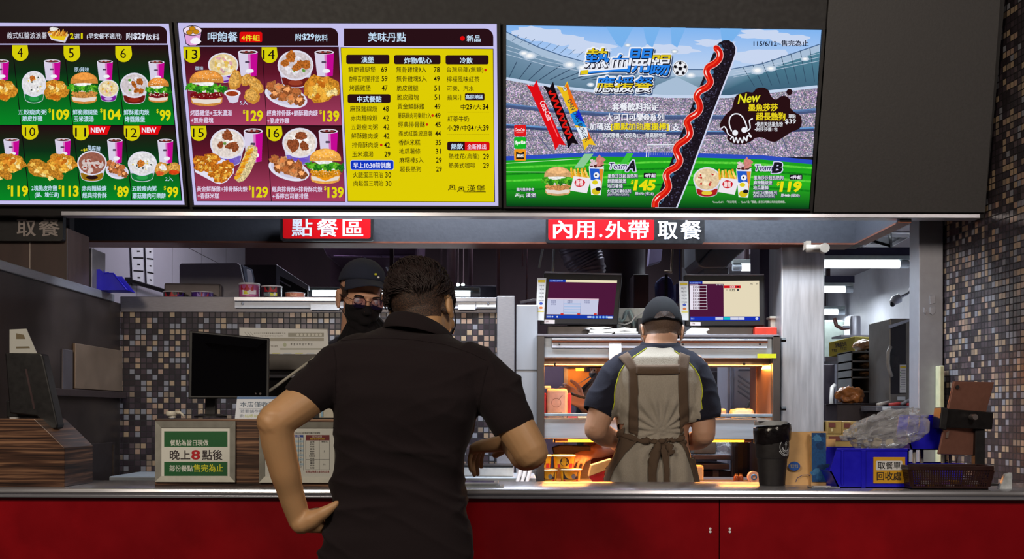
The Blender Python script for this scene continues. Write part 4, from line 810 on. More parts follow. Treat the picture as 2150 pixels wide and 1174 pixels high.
def cabinet(x0, x1, lab, hx):
 T = Thing('base_cabinet', lab, 'cabinet', 'red counter cabinets')
 T.part(MB().box(x0, x1, YC0 + .045, YC1 - .03, .08, zt_), 'body', BLACK)
 T.part(MB().box(x0 + .0012, x1 - .0012, YC0 + .025, YC0 + .045, .10, zt_ - .002), 'front_panel', RED, bevel=.002)
 T.part(MB().box(x0 + .02, x1 - .02, YC0 + .07, YC1 - .06, 0, .08), 'plinth', BLACK)
 if hx:
  p = P(hx, 1113, YC0 + .025); k = MB()
  k.lathe((p.x, p.y - .003, p.z + .004), [(.001, 0), (.0035, 0), (.0035, .003), (.001, .003)], 12, 'y'); T.part(k, 'screw_cap', PAPER)
  k = MB().lathe((p.x, p.y - .003, p.z - .005), [(.001, 0), (.0038, 0), (.0038, .003), (.001, .003)], 12, 'y'); T.part(k, 'screw_cap', PAPER)
 T.done((x0, YC0 + .2, 0))
cabinet(-2.6, xs_, 'long red laminate counter front left of the panel seam', 1491)
cabinet(xs_, XR_, 'red laminate counter front right of the panel seam', 1532)
YW = 3.225
m = MB(); a, b = P(325, 879.5, YW), P(712, 879.5, YW); m.box(a.x, b.x, YW, YW + .22, ZC + .0003, (a.z + b.z) / 2)
single(m, 'register_stand', WOOD, 'dark striped wood screen at the front of the counter under the cashier display', 'stand', bevel=.003)
m = MB(); o_ = [P(x, y, YW) for x, y in ((-40, 879), (71.5, 879), (104, 909.5), (135, 940), (135, 1029), (-40, 1029))]
for q in o_: q.z = max(q.z, ZC + .0003)
m.prism(o_, (0, .22, 0)); single(m, 'register_stand', WOOD, 'striped wood screen with a sloping end at the dark left of the counter', 'stand', bevel=.002)
def notice(x0, y0, x1, y1, ix0, iy0, ix1, iy1, draw, lab):
 T = Thing('framed_notice', lab, 'sign', 'framed notices on the wood screen')
 a, b = P(x0, y1, YW - .010), P(x1, y0, YW - .010); ia, ib = P(ix0, iy1, YW - .010), P(ix1, iy0, YW - .010)
 m = MB(); fr = [(a.x, a.z), (b.x, a.z), (b.x, b.z), (a.x, b.z)]; inn = [(ia.x, ia.z), (ib.x, ia.z), (ib.x, ib.z), (ia.x, ib.z)]
 ya, yb = YW - .010, YW - .0005
 v = [(x, ya, z) for x, z in fr] + [(x, ya + .003, z) for x, z in inn] + [(x, yb, z) for x, z in fr] + [(x, yb, z) for x, z in inn]
 f = []
 for i in range(4): j = (i + 1) % 4; f += [(i, j, 4 + j, 4 + i), (i, 8 + i, 8 + j, j), (4 + i, 4 + j, 12 + j, 12 + i)]
 m.add(v, f); T.part(m, 'frame', mat('grey_notice_frame', (150, 148, 140), .4, .3))
 c = Canvas((0, YW - .004, 0), (0, -1, 0), eps=.0003); draw(c); T.part(c.build('sheet', PRINT), 'sheet', None); T.done()
def draw1(c):
 c.rect(335, 897, 483, 1001, (214, 214, 206), 0); G = (12, 88, 40)
 c.rect(344.8, 906, 477.6, 938.4, G, 1); c.rect(344.8, 970, 477.6, 999.6, G, 1)
 c.text('餐點為當日現做', 357.5, 924, 437.5, 936.2, (222, 226, 216), 2, off=.012)
 c.text('晚上', 357, 945.4, 399.4, 965.6, (40, 26, 30), 2, off=.012); c.text('8', 401.7, 945, 420.4, 965.4, (180, 10, 22), 2, off=.03, res=4); c.text('點後', 425, 945, 466.8, 966, (40, 26, 30), 2, off=.012)
 c.text('部份餐點', 356, 977, 404.6, 990.4, (222, 226, 216), 2, off=.012); c.text('售完為止', 406.4, 975, 468.6, 991, (216, 214, 40), 2, off=.012)
notice(325, 884.5, 494, 1012, 337, 898.5, 482, 1000, draw1, 'framed green and white notice with a red 8, on the striped wood screen')
def draw2(c):
 c.rect(553, 897, 703, 1002, (206, 206, 200), 0)
 c.text('2025/4/10起餐飲加購方案調整', 620, 907.4, 672, 911.4, (60, 50, 50), 2)
 c.rect(560, 913.4, 637, 918.4, (30, 60, 150), 1); c.text('飲料加價', 600, 914, 630, 918, (220, 220, 230), 2)
 for i in range(13):
  if i % 2: c.rect(560, 920 + 4.8 * i, 637, 924.4 + 4.8 * i, (166, 190, 206), 1)
  c.text('紅茶(大)', 588, 921 + 4.8 * i, 608, 924 + 4.8 * i, (50, 46, 50), 2); c.text(str(1 + i % 5), 631, 920.8 + 4.8 * i, 632.6, 924 + 4.8 * i, (50, 46, 50), 2)
 c.text('※以上價格', 600, 990, 632, 993, (50, 46, 50), 2)
 for x in (637, 627): c.rect(x, 918, x + .6, 988, (50, 50, 60), 2)
 c.rect(642, 913.6, 691.8, 925, (110, 22, 28), 1); c.text('配料加價', 656, 914.6, 676, 919, (220, 200, 190), 2); c.text('需要者請告知店員', 651, 920, 682, 923.6, (220, 190, 30), 2)
 c.line([(642, 925), (642, 986), (691.8, 986.4), (691.8, 925)], .7, (50, 46, 50), 2); c.rect(670, 925, 670.6, 986, (50, 46, 50), 2); c.rect(642, 964.6, 691.8, 965.2, (50, 46, 50), 2)
 for i, t in enumerate(('品項', '起司片', '荷包蛋', '雞塊', '雞腿排', '雞排肉', '香腸蛋餅', '煎蛋', '豬排', '薯餅', '肉排', '魚排堡')): c.text(t, 651 - (2 if len(t) > 3 else 0), 926.4 + 4.95 * i, 660 + (2 if len(t) > 3 else 0), 929.8 + 4.95 * i, (50, 46, 50), 2)
 c.text('價格(元)', 675, 926.4, 688, 929.8, (50, 46, 50), 2); c.text('5', 680, 946, 682, 949.4, (50, 46, 50), 2); c.text('10', 679, 973.6, 683, 977, (50, 46, 50), 2)
 c.text('若需加購請主動告知店員', 641.6, 988.4, 691.6, 993, (150, 22, 34), 2)
notice(543.8, 886.4, 712.5, 1013.5, 555, 899, 701, 1001, draw2, 'framed white price table with blue and red headings, beside the hand on hip')
ZW = ZZ(879.5, YW)
T = Thing('customer_display', 'glossy black customer display standing on the striped wood screen', 'screen')
Yd = 3.36
qd = [P(397.5, 693.5, Yd), P(566.5, 710, Yd + .06), P(565, 836.5, Yd + .035), P(395.5, 836.5, Yd - .02)]
nn = (qd[1] - qd[0]).cross(qd[3] - qd[0]).normalized(); nn = nn if nn.y > 0 else -nn
m = MB().prism(qd, nn * .022); T.part(m, 'case', BLACK, bevel=.003)
cc_ = sum(qd, Vector()) / 4; m = MB().prism([cc_ + (q - cc_) * .93 - nn * .0012 for q in qd], nn * .001); T.part(m, 'screen', mat('black_glass', (5, 4, 5), .05, 0, .1, 5))
a = P(442, 850, Yd + .06); m = MB().box(a.x - .016, a.x + .016, a.y - .005, a.y + .02, ZW, a.z + .10); T.part(m, 'neck', BLACK, bevel=.003)
m = MB().lathe((a.x, a.y, ZW), [(.001, 0), (.05, 0), (.05, .006), (.03, .012), (.001, .012)], 24); T.part(m, 'foot', BLACK, smooth=True, auto=40)
for i in range(3):
 p = P(526 + 10.5 * i, 827, Yd + .03); T.part(MB().lathe((p.x, p.y - .004, p.z), [(.0005, 0), (.0035, 0), (.0035, .002), (.0005, .002)], 14, 'y'), 'button', mat('grey_button', (70, 62, 62), .4))
T.done((a.x, a.y, ZW))
T = Thing('payment_scanner', 'small white scanner on a short arm at the left end of the wood screen', 'scanner')
p = P(360, 871, 3.30); T.part(MB().lathe((p.x, p.y, ZW + .008), [(.001, -.002), (.0145, -.002), (.016, .001), (.016, .009), (.014, .0115), (.001, .0115)], 24), 'head', CREAM, smooth=True, auto=40)
T.part(MB().lathe((p.x + .003, p.y, ZW), [(.001, 0), (.011, 0), (.010, .0065), (.001, .0065)], 20), 'base', CREAM)
T.part(MB().tube([(p.x + .013, p.y, ZW + .0165), (p.x + .026, p.y, ZW + .0155), (p.x + .032, p.y, ZW + .011), (p.x + .038, p.y, ZW + .003)], [.003, .0038, .0038, .0032]), 'arm', CREAM, smooth=True); T.done()
T = Thing('notice_card', 'white tent card with a blue top edge, half hidden by the bent elbow', 'sign')
Yp = 3.30; c = Canvas((0, Yp, ZW), (0, -1, .18), eps=.0003)
c.poly([(498, 833), (592, 833), (592, 880.6), (493, 880.6)], (208, 214, 226), 0); c.poly([(498, 833), (592, 833), (592, 838), (497.6, 838)], (36, 92, 150), 1)
c.text('本店僅收現金', 504, 843.6, 592, 855, (60, 84, 110), 1, off=.01); c.line([(502, 858.5), (590, 858.5)], .7, (120, 130, 140), 1); c.text('若要儲存載具請於', 504.5, 860.5, 582, 867, (70, 90, 120), 1); c.text('請勿', 503, 870, 513, 877, (70, 84, 100), 1); c.text('結帳前告知', 514, 870, 560, 877, (170, 180, 50), 1)
q = [c.at(498, 833, -1), c.at(592, 833, -1), c.at(592, 880.6, -1), c.at(493, 880.6, -1)]
T.part(MB().prism(q, (0, .004, 0)), 'card', PAPER); T.part(c.build('print', PRINT), 'print', None)
T.part(MB().add([q[0] + Vector((0, .004, 0)), q[1] + Vector((0, .004, 0)), q[2] + Vector((0, .05, 0)), q[3] + Vector((0, .05, 0))], [(0, 1, 2, 3)]), 'back_flap', PAPER, solid=.002); T.done()
m = MB(); p0, p1 = P(670, 879, 3.33), P(704, 852, 3.33); m.prism([(p0.x, 3.33, ZW), (p1.x, 3.33, ZW), (p1.x, 3.33, p1.z - .002), (p0.x + .018, 3.33, p1.z - .004), (p0.x + .004, 3.33, ZW + .03), (p0.x, 3.33, ZW + .012)], (0, .08, 0))
T = Thing('card_terminal', 'cream card terminal on the wood screen against the black shirt', 'card terminal'); T.part(m, 'body', CREAM, bevel=.003)
p = P(675, 873, 3.325); T.part(MB().box(p.x - .002, p.x + .004, 3.327, 3.331, ZW + .004, ZW + .022), 'slot_light', mat('pale_blue_plastic', (150, 190, 220), .3)); T.done()
T = Thing('menu_stand', 'pale printed menu sheet clipped on a dark stand behind the customer display', 'menu')
Ym = 3.62; c = Canvas((0, Ym, 0), (0, -1, 0), eps=.0003)
c.poly([(502.5, 687.8), (687.5, 692), (691, 744), (503, 743)], (196, 196, 194), 0)
for i in range(3): c.line([(513 + 6 * i, 697), (521 + 6 * i, 706)], .8, (120, 120, 116), 1)
greek(c, 533, 698.7, 600, 701.2, (150, 148, 142), 1, 16); greek(c, 546, 704.4, 594, 706.6, (158, 156, 150), 1, 14)
c.rect(605, 699, 680, 707.5, (140, 138, 128), 1)
for i in range(7): c.ell(625 + 8 * i, 703.3, 3, 3, (190, 188, 180), 2, n=10)
c.rect(567, 709.5, 680, 716, (146, 142, 130), 1); greek(c, 619, 711, 635, 714.4, (200, 198, 190), 2, 4); c.ell(598, 724, 3.6, 4.4, (160, 166, 140), 1); greek(c, 609, 721, 657, 725.4, (156, 156, 154), 1, 8); c.rect(588, 731, 680, 734.6, (160, 160, 152), 1); greek(c, 568, 725.4, 583, 728.6, (140, 134, 126), 1, 5)
for i in range(5): c.rect(572 + 24 * i, 741, 588 + 24 * i, 743, ((190, 190, 120), (170, 180, 190))[i % 2], 1)
T.part(c.build('sheet', PRINT), 'sheet', None)
T.part(MB().pbox(503, 688, 690, 743.5, Ym + .001, Ym + .006), 'backing', mat('grey_board', (120, 118, 114), .5)); m = MB(); m.pbox(540, 668, 744, 778, Ym - .01, Ym + .07); T.part(m, 'printer_body', mat('dark_grey_plastic', (62, 56, 52), .45), bevel=.004)
m = MB(); m.pbox(540, 660, 787, 793, Ym - .02, Ym + .07); T.part(m, 'paper_tray', ALU); m = MB(); m.pbox(530, 700, 778, 880, Ym, Ym + .10); m.pbox(520, 704, 880, 1040, Ym - .04, Ym + .14); T.part(m, 'register_body', BLACK, bevel=.004)
T.done()
m = MB().tube([P(549, 832, 3.42), P(580, 811, 3.46), P(612, 787, 3.52), P(660, 752, 3.58)], [.0045, .0045, .0045, .0045], 10)
single(m, 'monitor_cable', mat('pale_cable', (176, 172, 160), .4), 'thick pale cable slanting up behind the customer display', 'cable', smooth=True)
T = Thing('order_terminal', 'black order terminal leaning back at the dark left edge of the counter', 'screen')
Yt = 3.28; pr = [P(x, y, Yt) for x, y in ((10, 741), (84, 742), (88.5, 746), (121, 892), (119, 900), (108, 902), (76, 874), (20, 868))]
T.part(MB().prism(pr, (0, .05, 0)), 'case', BLACK, bevel=.004)
T.part(MB().prism([P(x, y, Yt - .001) for x, y in ((52, 775), (56, 775), (74, 858), (70, 860))], (0, .001, 0)), 'edge_trim', mat('brown_trim', (60, 42, 44), .4));
b = P(60, 880, Yt); T.part(MB().box(b.x - .09, b.x + .03, Yt + .05, Yt + .12, ZW - .001, ZW + .05), 'foot', BLACK, bevel=.003); T.done()
T = Thing('notice_card', 'white card with brown print standing behind the black order terminal', 'sign'); c = Canvas((0, Yt + .052, 0), (0, -1, 0), eps=.0003)
c.poly([(20, 692), (55, 690.5), (79, 746), (20, 746)], (186, 186, 180), 0); c.poly([(34, 700), (50, 703), (53, 712), (34, 712)], (110, 96, 70), 1); c.poly([(34, 728), (61, 727.5), (63, 731.5), (34, 732)], (110, 100, 76), 1)
T.part(c.build('print', PRINT), 'print', None); q = [c.at(x, y, -1) for x, y in ((20, 692), (55, 690.5), (79, 746), (79, 880), (20, 880))]; T.part(MB().prism(q, (0, .003, 0)), 'card', PAPER); T.done()
def pad(x0, x1, Y0, Y1, lab, colr):
 T = Thing('price_sheet', lab, 'tray mat', 'flat sheets on the steel counter')
 xa, xb = XX(x0, Y0), XX(x1, Y0); T.part(MB().box(xa, xb, Y0, Y1, ZC, ZC + .004), 'pad', mat('pad_edge', (190, 196, 206), .25), bevel=.001)
 me = MB().box(xa + .006, xb - .012, Y0 + .006, Y1 - .006, ZC + .004, ZC + .0046); T.part(me, 'print', mat(colr[0], colr[1], .2, 0, .5, 60)); T.done()
pad(962, 1046, 3.44, 3.54, 'flat purple printed sheet on the counter beside the reaching hand', ('purple_print', (70, 60, 140)))
pad(966, 1058, 3.25, 3.36, 'flat green and yellow sheet at the counter edge beside the black shirt', ('green_print', (86, 110, 96)))
T = Thing('counter_bin', 'black cup-shaped counter bin with an anchor badge and a bag liner', 'bin')
Yb_ = 3.40; p = P(1621, 1018, Yb_); s_ = M(1, Yb_)
prof = [(.002, 0), (25 * s_, 0), (26.5 * s_, 3 * s_), (29 * s_, 30 * s_), (31 * s_, 56 * s_), (33 * s_, 58 * s_), (34 * s_, 62 * s_), (35.5 * s_, 100 * s_), (36.5 * s_, 120 * s_), (34 * s_, 121 * s_), (32 * s_, 100 * s_), (.002, 90 * s_)]
prof = [(r, h) for r, h in prof]; zc_ = ZC
T.part(MB().lathe((p.x, Yb_, zc_), prof, 40), 'body', mat('bin_black', (26, 22, 23), .55, 0, .2, 80, .05), smooth=True, auto=35)
rd = random.Random(2); rings = []
for j, (rr, hh) in enumerate(((37.4, 92), (38.4, 104), (39, 116), (38.4, 124), (36, 126), (33, 122))):
 rings.append([(p.x + (rr + rd.uniform(-.7, .9)) * s_ * math.cos(2 * math.pi * k / 48), Yb_ + (rr + rd.uniform(-.7, .9)) * s_ * math.sin(2 * math.pi * k / 48), zc_ + (hh + (5 * math.sin(2 * math.pi * k / 48 + 1.1) if j < 4 else 6 * math.cos(2 * math.pi * k / 48)) + rd.uniform(-1, 1)) * s_) for k in range(48)])
T.part(MB().rings(rings, cap=(False, False)), 'bag_liner', mat('black_bag', (18, 14, 16), .22, 0, .3, 40, .3), smooth=True)
T.part(MB().lathe((p.x - .004, Yb_, zc_ + 126 * s_), [(32 * s_, 0), (34 * s_, 0), (34 * s_, 8 * s_), (33 * s_, 9 * s_), (32 * s_, 8 * s_)], 40), 'rim', mat('clear_rim', (196, 200, 204), .15, .4), smooth=True, auto=40)
ang = R(-52)
class Wrap(Canvas):
 """artwork wrapped onto an upright round body"""
 def __init__(s, cx, cy, r0, z0, r1, z1, a0, eps=.0004): super().__init__((cx, cy, 0), (0, -1, 0), eps); s.q = (cx, cy, r0, z0, r1, z1, a0)
 def at(s, x, y, L=0):
  cx, cy, r0, z0, r1, z1, a0 = s.q; r = r0 + (r1 - r0) * (y - z0) / (z1 - z0) + s.eps * L; a = a0 + x / r; return Vector((cx + r * math.cos(a), cy + r * math.sin(a), y))
cw = Wrap(p.x, Yb_, 34.2 * s_ + .0006, zc_ + 62 * s_, 36.5 * s_ + .0006, zc_ + 120 * s_, ang)
zc2 = zc_ + 82 * s_; u = s_
WL = (190, 194, 198)
for a in range(0, 360, 8):
 for q0, q1 in ((15.2, 16.6),): cw.poly([(q0 * u * math.cos(R(a)), zc2 + q0 * u * math.sin(R(a))), (q1 * u * math.cos(R(a)), zc2 + q1 * u * math.sin(R(a))), (q1 * u * math.cos(R(a + 8)), zc2 + q1 * u * math.sin(R(a + 8))), (q0 * u * math.cos(R(a + 8)), zc2 + q0 * u * math.sin(R(a + 8)))], WL, 1)
cw.line([(0, zc2 - 8 * u), (0, zc2 + 6 * u)], 2 * u, WL, 1); cw.line([(-4 * u, zc2 + 4 * u), (4 * u, zc2 + 4 * u)], 1.5 * u, WL, 1)
cw.line([(2.6 * u * math.cos(R(a)), zc2 + 8.4 * u + 2.6 * u * math.sin(R(a))) for a in range(0, 361, 30)], 1.2 * u, WL, 1)
cw.line([(9.4 * u * math.cos(R(a)), zc2 + .5 * u + 9.4 * u * math.sin(R(a))) for a in range(190, 351, 16)], 2.6 * u, WL, 1)
cw.line([(12.4 * u * math.cos(R(a)), zc2 + 12.4 * u * math.sin(R(a))) for a in range(200, 341, 14)], 1 * u, WL, 1)
for i in range(11):
 a = R(212 + 11.6 * i); cw.poly([(18.6 * u * math.cos(a) + dx, zc2 + 18.6 * u * math.sin(a) + dz) for dx, dz in ((-1.1 * u, -1.1 * u), (1.1 * u, -1.1 * u), (1.1 * u, 1.1 * u), (-1.1 * u, 1.1 * u))], WL, 1)
T.part(cw.build('anchor_badge', PRINT), 'anchor_badge', None); T.done((p.x, Yb_, zc_))
m = MB(); a = P(1586, 877, Yb_ - .02); zz_ = zc_ + 135.5 * s_
m.add([(a.x, Yb_ - .045, zz_), (a.x + .05, Yb_ - .045, zz_ + .001), (a.x + .058, Yb_ + .03, zz_ + .001), (a.x + .012, Yb_ + .035, zz_ + .012)], [(0, 1, 2, 3)])
single(m, 'paper_slip', PAPER, 'white paper slip lying across the top of the black counter bin', 'paper', solid=.0008)
KRAFT = mat('kraft_paper', (206, 164, 110), .75, 0, .12, 14, .15)
def bag(px0, px1, pyt, pyb, Y, dep, lab, art, seed):
 T = Thing('paper_bag', lab, 'paper bag', 'paper takeaway bags behind the black bin')
 a, b = P(px0, pyb, Y), P(px1, pyt, Y); w_, h = b.x - a.x, b.z - ZC; rd = random.Random(seed); rs = []
 for j in range(9):
  t = j / 8; d = dep * (1 - .86 * t ** 1.3); z = ZC + h * t; rg = []
  for x, y in ((0, 0), (.25, -.02), (.5, .02), (.75, -.02), (1, 0), (1, .35), (.97 - .10 * t, .5), (1, .65), (1, 1), (.75, 1), (.5, 1), (.25, 1), (0, 1), (0, .65), (.03 + .10 * t, .5), (0, .35)):
   k = .004 * t
   rg.append((a.x + w_ * x + rd.uniform(-k, k), Y + dep * .5 * t * .5 + d * y + rd.uniform(-k, k), z + (rd.uniform(-.002, .002) if 0 < j < 8 else 0)))
  rs.append(rg)
 T.part(MB().rings(rs, cap=(True, False)), 'bag', KRAFT, smooth=True, auto=35)
 if art:
  c = Canvas((0, Y - .003, ZC), (0, -1, -(dep * .25) / h * 1.0), eps=.0004); art(c); T.part(c.build('print', PRINT), 'print', None)
 T.done()
def artA(c):
 c.ell(1667.5, 979, 12.4, 9.6, (30, 80, 160), 1); greek(c, 1659, 975.5, 1676, 982, (170, 160, 140), 2, 4)
 c.line([(1671, 1012), (1674, 1004), (1684, 998), (1697, 997), (1706, 1003), (1709, 1012)], 1.2, (40, 60, 120), 1)
def artB(c):
 c.poly([(1704, 909), (1734, 909), (1734.5, 1012), (1705, 1012)], (20, 74, 128), 1, m=1)
 for i, (x, y, rx, ry, col) in enumerate(((1716, 920, 9, 7, (60, 120, 166)), (1726, 914, 6, 4, (12, 50, 96)), (1722, 936, 8, 9, (14, 54, 100)), (1713, 990, 6, 12, (56, 112, 158)), (1728, 980, 5, 14, (12, 48, 92)), (1720, 1000, 9, 6, (40, 96, 146)))): c.blob(x, y, rx, ry, col, 1.3 + .1 * i, i, .2, 20 * i, m=1)
bag(1649, 1704, 907, 1015, 3.42, .055, 'tan paper bag with a blue oval print, beside the black bin', artA, 1)
bag(1703, 1735, 906, 1015, 3.40, .03, 'narrow blue printed paper bag with a receipt stuck on it', artB, 2)
bag(1728, 1757, 922, 1015, 3.485, .05, 'plain tan paper bag between the blue printed bag and the blue bin', None, 3)
c = Canvas((0, 3.392, 0), (0, -1, .05), eps=.0004); c.poly([(1708, 926.5), (1729.5, 936.5), (1717, 971), (1694.5, 957)], (212, 216, 224), 0); greek(c, 1700, 952, 1713, 955.5, (90, 90, 100), 1, 5); c.line([(1703, 946), (1719, 954)], .6, (150, 150, 160), 1); c.line([(1706, 940), (1722, 948)], .6, (160, 160, 170), 1); c.poly([(1719, 939), (1726, 942), (1725, 945), (1718, 942)], (120, 150, 180), 1)
q = [c.at(x, y, -1) for x, y in ((1708, 926.5), (1729.5, 936.5), (1717, 971), (1694.5, 957))]
T = Thing('receipt', 'white order receipt stuck on the blue printed paper bag', 'receipt'); T.part(MB().prism(q, (0, .0006, 0)), 'paper', PAPER); T.part(c.build('print', PRINT), 'print', None); T.done()
m = MB(); a = XX(1697, 3.3); rd = random.Random(5)
m.rings([[(a + x, 3.26 + y, ZC + z) for x, y in ((0, 0), (.085, .0), (.09, .05), (.0, .055))] for z in (0.0006, .005)]);
T = Thing('sachet', 'flat clear sachet with a white slip lying in front of the paper bags', 'sachet'); T.part(m, 'film', mat('clear_film', (190, 196, 206), .12, 0, .05, 30, .2, None, .6, .75), bevel=.002)
T.part(MB().box(a + .012, a + .062, 3.275, 3.295, ZC + .0052, ZC + .006), 'slip', PAPER); T.done()
BLUE = mat('blue_plastic', (24, 18, 190), .32, 0, .08, 30, .02)
def pickbin(x0, x1, Y0, Y1, zb, h, lip, lab, sign=False, recess=True):
 """open-fronted storage bin lying along X with its hopper mouth to the left"""
 T = Thing('storage_bin', lab, 'bin', 'blue plastic storage bins on the counter')
 t = .003; L_ = x1 - x0
 side = [(x0 + .005, zb), (x1, zb), (x1, zb + h), (x0, zb + h), (x0 - lip, zb + h * .42), (x0 - lip * .72, zb + h * .36)]
 m = MB()
 for Y in (Y0, Y1 - t): m.prism([(x, Y, z) for x, z in side], (0, t, 0))
 m.box(x0, x1, Y0, Y1, zb, zb + t); m.box(x1 - t, x1, Y0, Y1, zb, zb + h)
 m.prism([(x0 - lip, Y0, zb + h * .42), (x0 - lip * .72, Y0, zb + h * .36), (x0 + .005, Y0, zb), (x0 + .009, Y0, zb + .002), (x0 - lip + .006, Y0, zb + h * .43)], (0, Y1 - Y0, 0))
 T.part(m, 'tub', BLUE)
 k = MB(); k.box(x0 - .001, x1 + .002, Y0 - .004, Y0 + .001, zb + h - .006, zb + h + .001); k.box(x1 - .004, x1 + .003, Y0 - .004, Y1 + .004, zb + h - .006, zb + h + .001); k.box(x0 - .001, x1 + .002, Y1 - .001, Y1 + .004, zb + h - .006, zb + h + .001); T.part(k, 'rim', BLUE, bevel=.001)
 for f in ((.06, .09), (.34, .40)) if recess else ((.55, .62),):
  T.part(MB().box(x0 + L_ * f[0], x0 + L_ * f[1], Y0 - .005, Y0, zb - 0.0 + (.001 if f[0] > .2 else .01), zb + h - .005), 'rib', BLUE, bevel=.001)
 if sign:
  c = Canvas((0, Y0 - .0035, 0), (0, -1, 0), eps=.0004)
  T.part(MB().pbox(1834, 1900.5, 960, 1015, Y0 - .003, Y0 - .0002), 'sign_plate', mat('yellow_plate', (200, 150, 20), .4))
  c.rect(1834, 960, 1900.5, 1015, (206, 152, 16), 0); c.rrect(1839, 967.5, 1894.5, 988, 3, (206, 206, 206), 1)
  c.text('取餐單', 1843, 970, 1890.5, 985, (26, 22, 24), 2, off=.012); c.text('回收處', 1841, 991, 1892, 1008.5, (26, 22, 24), 2, off=.012); T.part(c.build('sign_print', PRINT), 'sign_print', None)
 T.done(); return T
Yq = 3.29
pickbin(XX(1757, Yq), XX(1907.5, Yq), Yq, Yq + .17, ZC, ZZ(940, Yq) - ZC, M(15, Yq), 'blue bin with a yellow sign, holding a crumpled clear bag', True)
Yr = 3.475
pickbin(XX(1908, Yr), XX(2018, Yr), Yr - .02, Yr + .075, ZC, ZZ(973, Yr) - ZC + .004, M(8, Yr), 'lower blue bin behind the brown basket', False, False)
zu = ZZ(942, Yr)
T0 = pickbin(XX(1905, Yr), XX(2016, Yr), Yr - .02, Yr + .075, zu, ZZ(869, Yr) - zu, M(6, Yr), 'upper blue bin raised on posts behind the tablet', False, False)
for i, px_ in enumerate((1920, 1948, 1980, 2008)):
 x = XX(px_, Yr); k = MB().tube([(x, Yr + (.0, .05)[i % 2], ZC + .003), (x, Yr + (.0, .05)[i % 2], zu)], .0055, 12)
 o = k.build('post', mat('grey_post', (150, 146, 140), .35), T0.root, smooth=True); rebase(o, T0.root.location)
bm = bmesh.new(); bmesh.ops.create_icosphere(bm, subdivisions=5, radius=1)
ctr = P(1858, 905, 3.375)
for v in bm.verts:
 d = v.co.normalized(); a = math.atan2(d.z, d.x)
 rx, rz, ry = M(80, 3.375), M(33, 3.375), .07
 q = Vector((d.x * rx, d.y * ry, d.z * rz))
 q.z += .32 * q.x * (1 if q.x > 0 else .55) * (1 if d.z > -.1 else .3) - (.012 if d.x < -.5 and d.z > 0 else 0)
 n1 = noise.noise(Vector((d.x * 2.2, d.y * 2.2, d.z * 3.5))); n2 = 1 - abs(noise.noise(Vector((d.x * 5 + 9, d.y * 5, d.z * 9)))) * 2; n3 = 1 - abs(noise.noise(Vector((d.x * 11, d.y * 9 + 4, d.z * 16)))) * 2
 q += d * (.022 * n1 + .011 * n2 + .0022 * n3)
 v.co = q + Vector(ctr)
 v.co.z = max(v.co.z, ZC + .095 if abs(v.co.y - 3.375) < .07 else ZC + .004)
me = bpy.data.meshes.new('plastic_bag'); bm.to_mesh(me); bm.free(); me.polygons.foreach_set('use_smooth', [True] * len(me.polygons))
def film():
 k = NT('clear_bag_film'); tr = k.n('ShaderNodeBsdfTransparent'); lw = k.n('ShaderNodeLayerWeight', Blend=.35); nz = k.n('ShaderNodeTexNoise', Scale=22.0, Detail=2.0); tc = k.n('ShaderNodeTexCoord'); k.l(tc.outputs['Object'], nz.inputs['Vector'])
 k.b.inputs['Base Color'].default_value = rgb(214, 216, 222); k.b.inputs['Roughness'].default_value = .22
 bp = k.n('ShaderNodeBump', Strength=.5, Distance=.01); k.l(nz.outputs[0], bp.inputs['Height']); k.l(bp.outputs[0], k.b.inputs['Normal'])
 mx = k.n('ShaderNodeMixShader'); f = k.math('ADD', k.math('MULTIPLY', lw.outputs['Facing'], .62), .16); k.l(f, mx.inputs[0]); k.l(tr.outputs[0], mx.inputs[1]); k.l(k.b.outputs[0], mx.inputs[2]); k.l(mx.outputs[0], k.out.inputs[0])
 return k.m
FILM = film(); me.materials.append(FILM); o = bpy.data.objects.new('plastic_bag', me); COL.objects.link(o)
single(o, 'plastic_bag', None, 'crumpled clear plastic bag stuffed in the blue bin with the yellow sign', 'plastic bag')
for i, (x, y, w_, h, rz) in enumerate(((1815, 932, 22, 12, .3), (1842, 928, 26, 12, -.2), (1868, 930, 24, 14, .15), (1835, 936, 30, 8, .05))):
 a = P(x, y, 3.37 + .012 * i); m = MB(); c_, s__ = math.cos(rz), math.sin(rz)
 m.add([a + Vector((c_ * dx - s__ * dz, .01 * math.sin(dx * 90), s__ * dx + c_ * dz)) for dx, dz in ((-.016, -.012), (0, -.014), (.017, -.011), (.015, .009), (0, .012), (-.015, .010))], [(0, 1, 2, 3, 4, 5)])
 single(m, 'paper_slip', mat('used_slip', (206, 196, 170), .7), ('used order slip inside the clear bag, nearest its left end', 'used order slip in the middle of the clear bag', 'used order slip inside the clear bag, nearest the yellow sign', 'used order slip lowest in the clear bag')[i], 'paper', 'used slips in the clear bag', solid=.0006)
T = Thing('basket', 'dark brown plastic basket with lattice sides on the counter', 'basket')
BRN = mat('brown_plastic', (44, 22, 20), .35, 0, .15, 40)
Yk0, Yk1 = 3.22, 3.335; zr = ZZ(975, Yk0)
x0, x1 = XX(1909, Yk0), XX(2088, Yk0); tp = .012
def frame_ring(xa, xb, ya, yb, z, h, t):
 m = MB(); m.box(xa, xb, ya, ya + t, z, z + h); m.box(xa, xb, yb - t, yb, z, z + h); m.box(xa, xa + t, ya + t, yb - t, z, z + h); m.box(xb - t, xb, ya + t, yb - t, z, z + h); return m
T.part(frame_ring(x0, x1, Yk0, Yk1, zr - .014, .014, .006), 'rim', BRN, bevel=.002)
T.part(frame_ring(x0 + tp, x1 - tp, Yk0 + tp, Yk1 - tp, ZC, .010, .004).box(x0 + tp, x1 - tp, Yk0 + tp, Yk1 - tp, ZC, ZC + .003), 'base', BRN)
m = MB(); n = 34; e = 2 * tp / n
hb = zr - .014
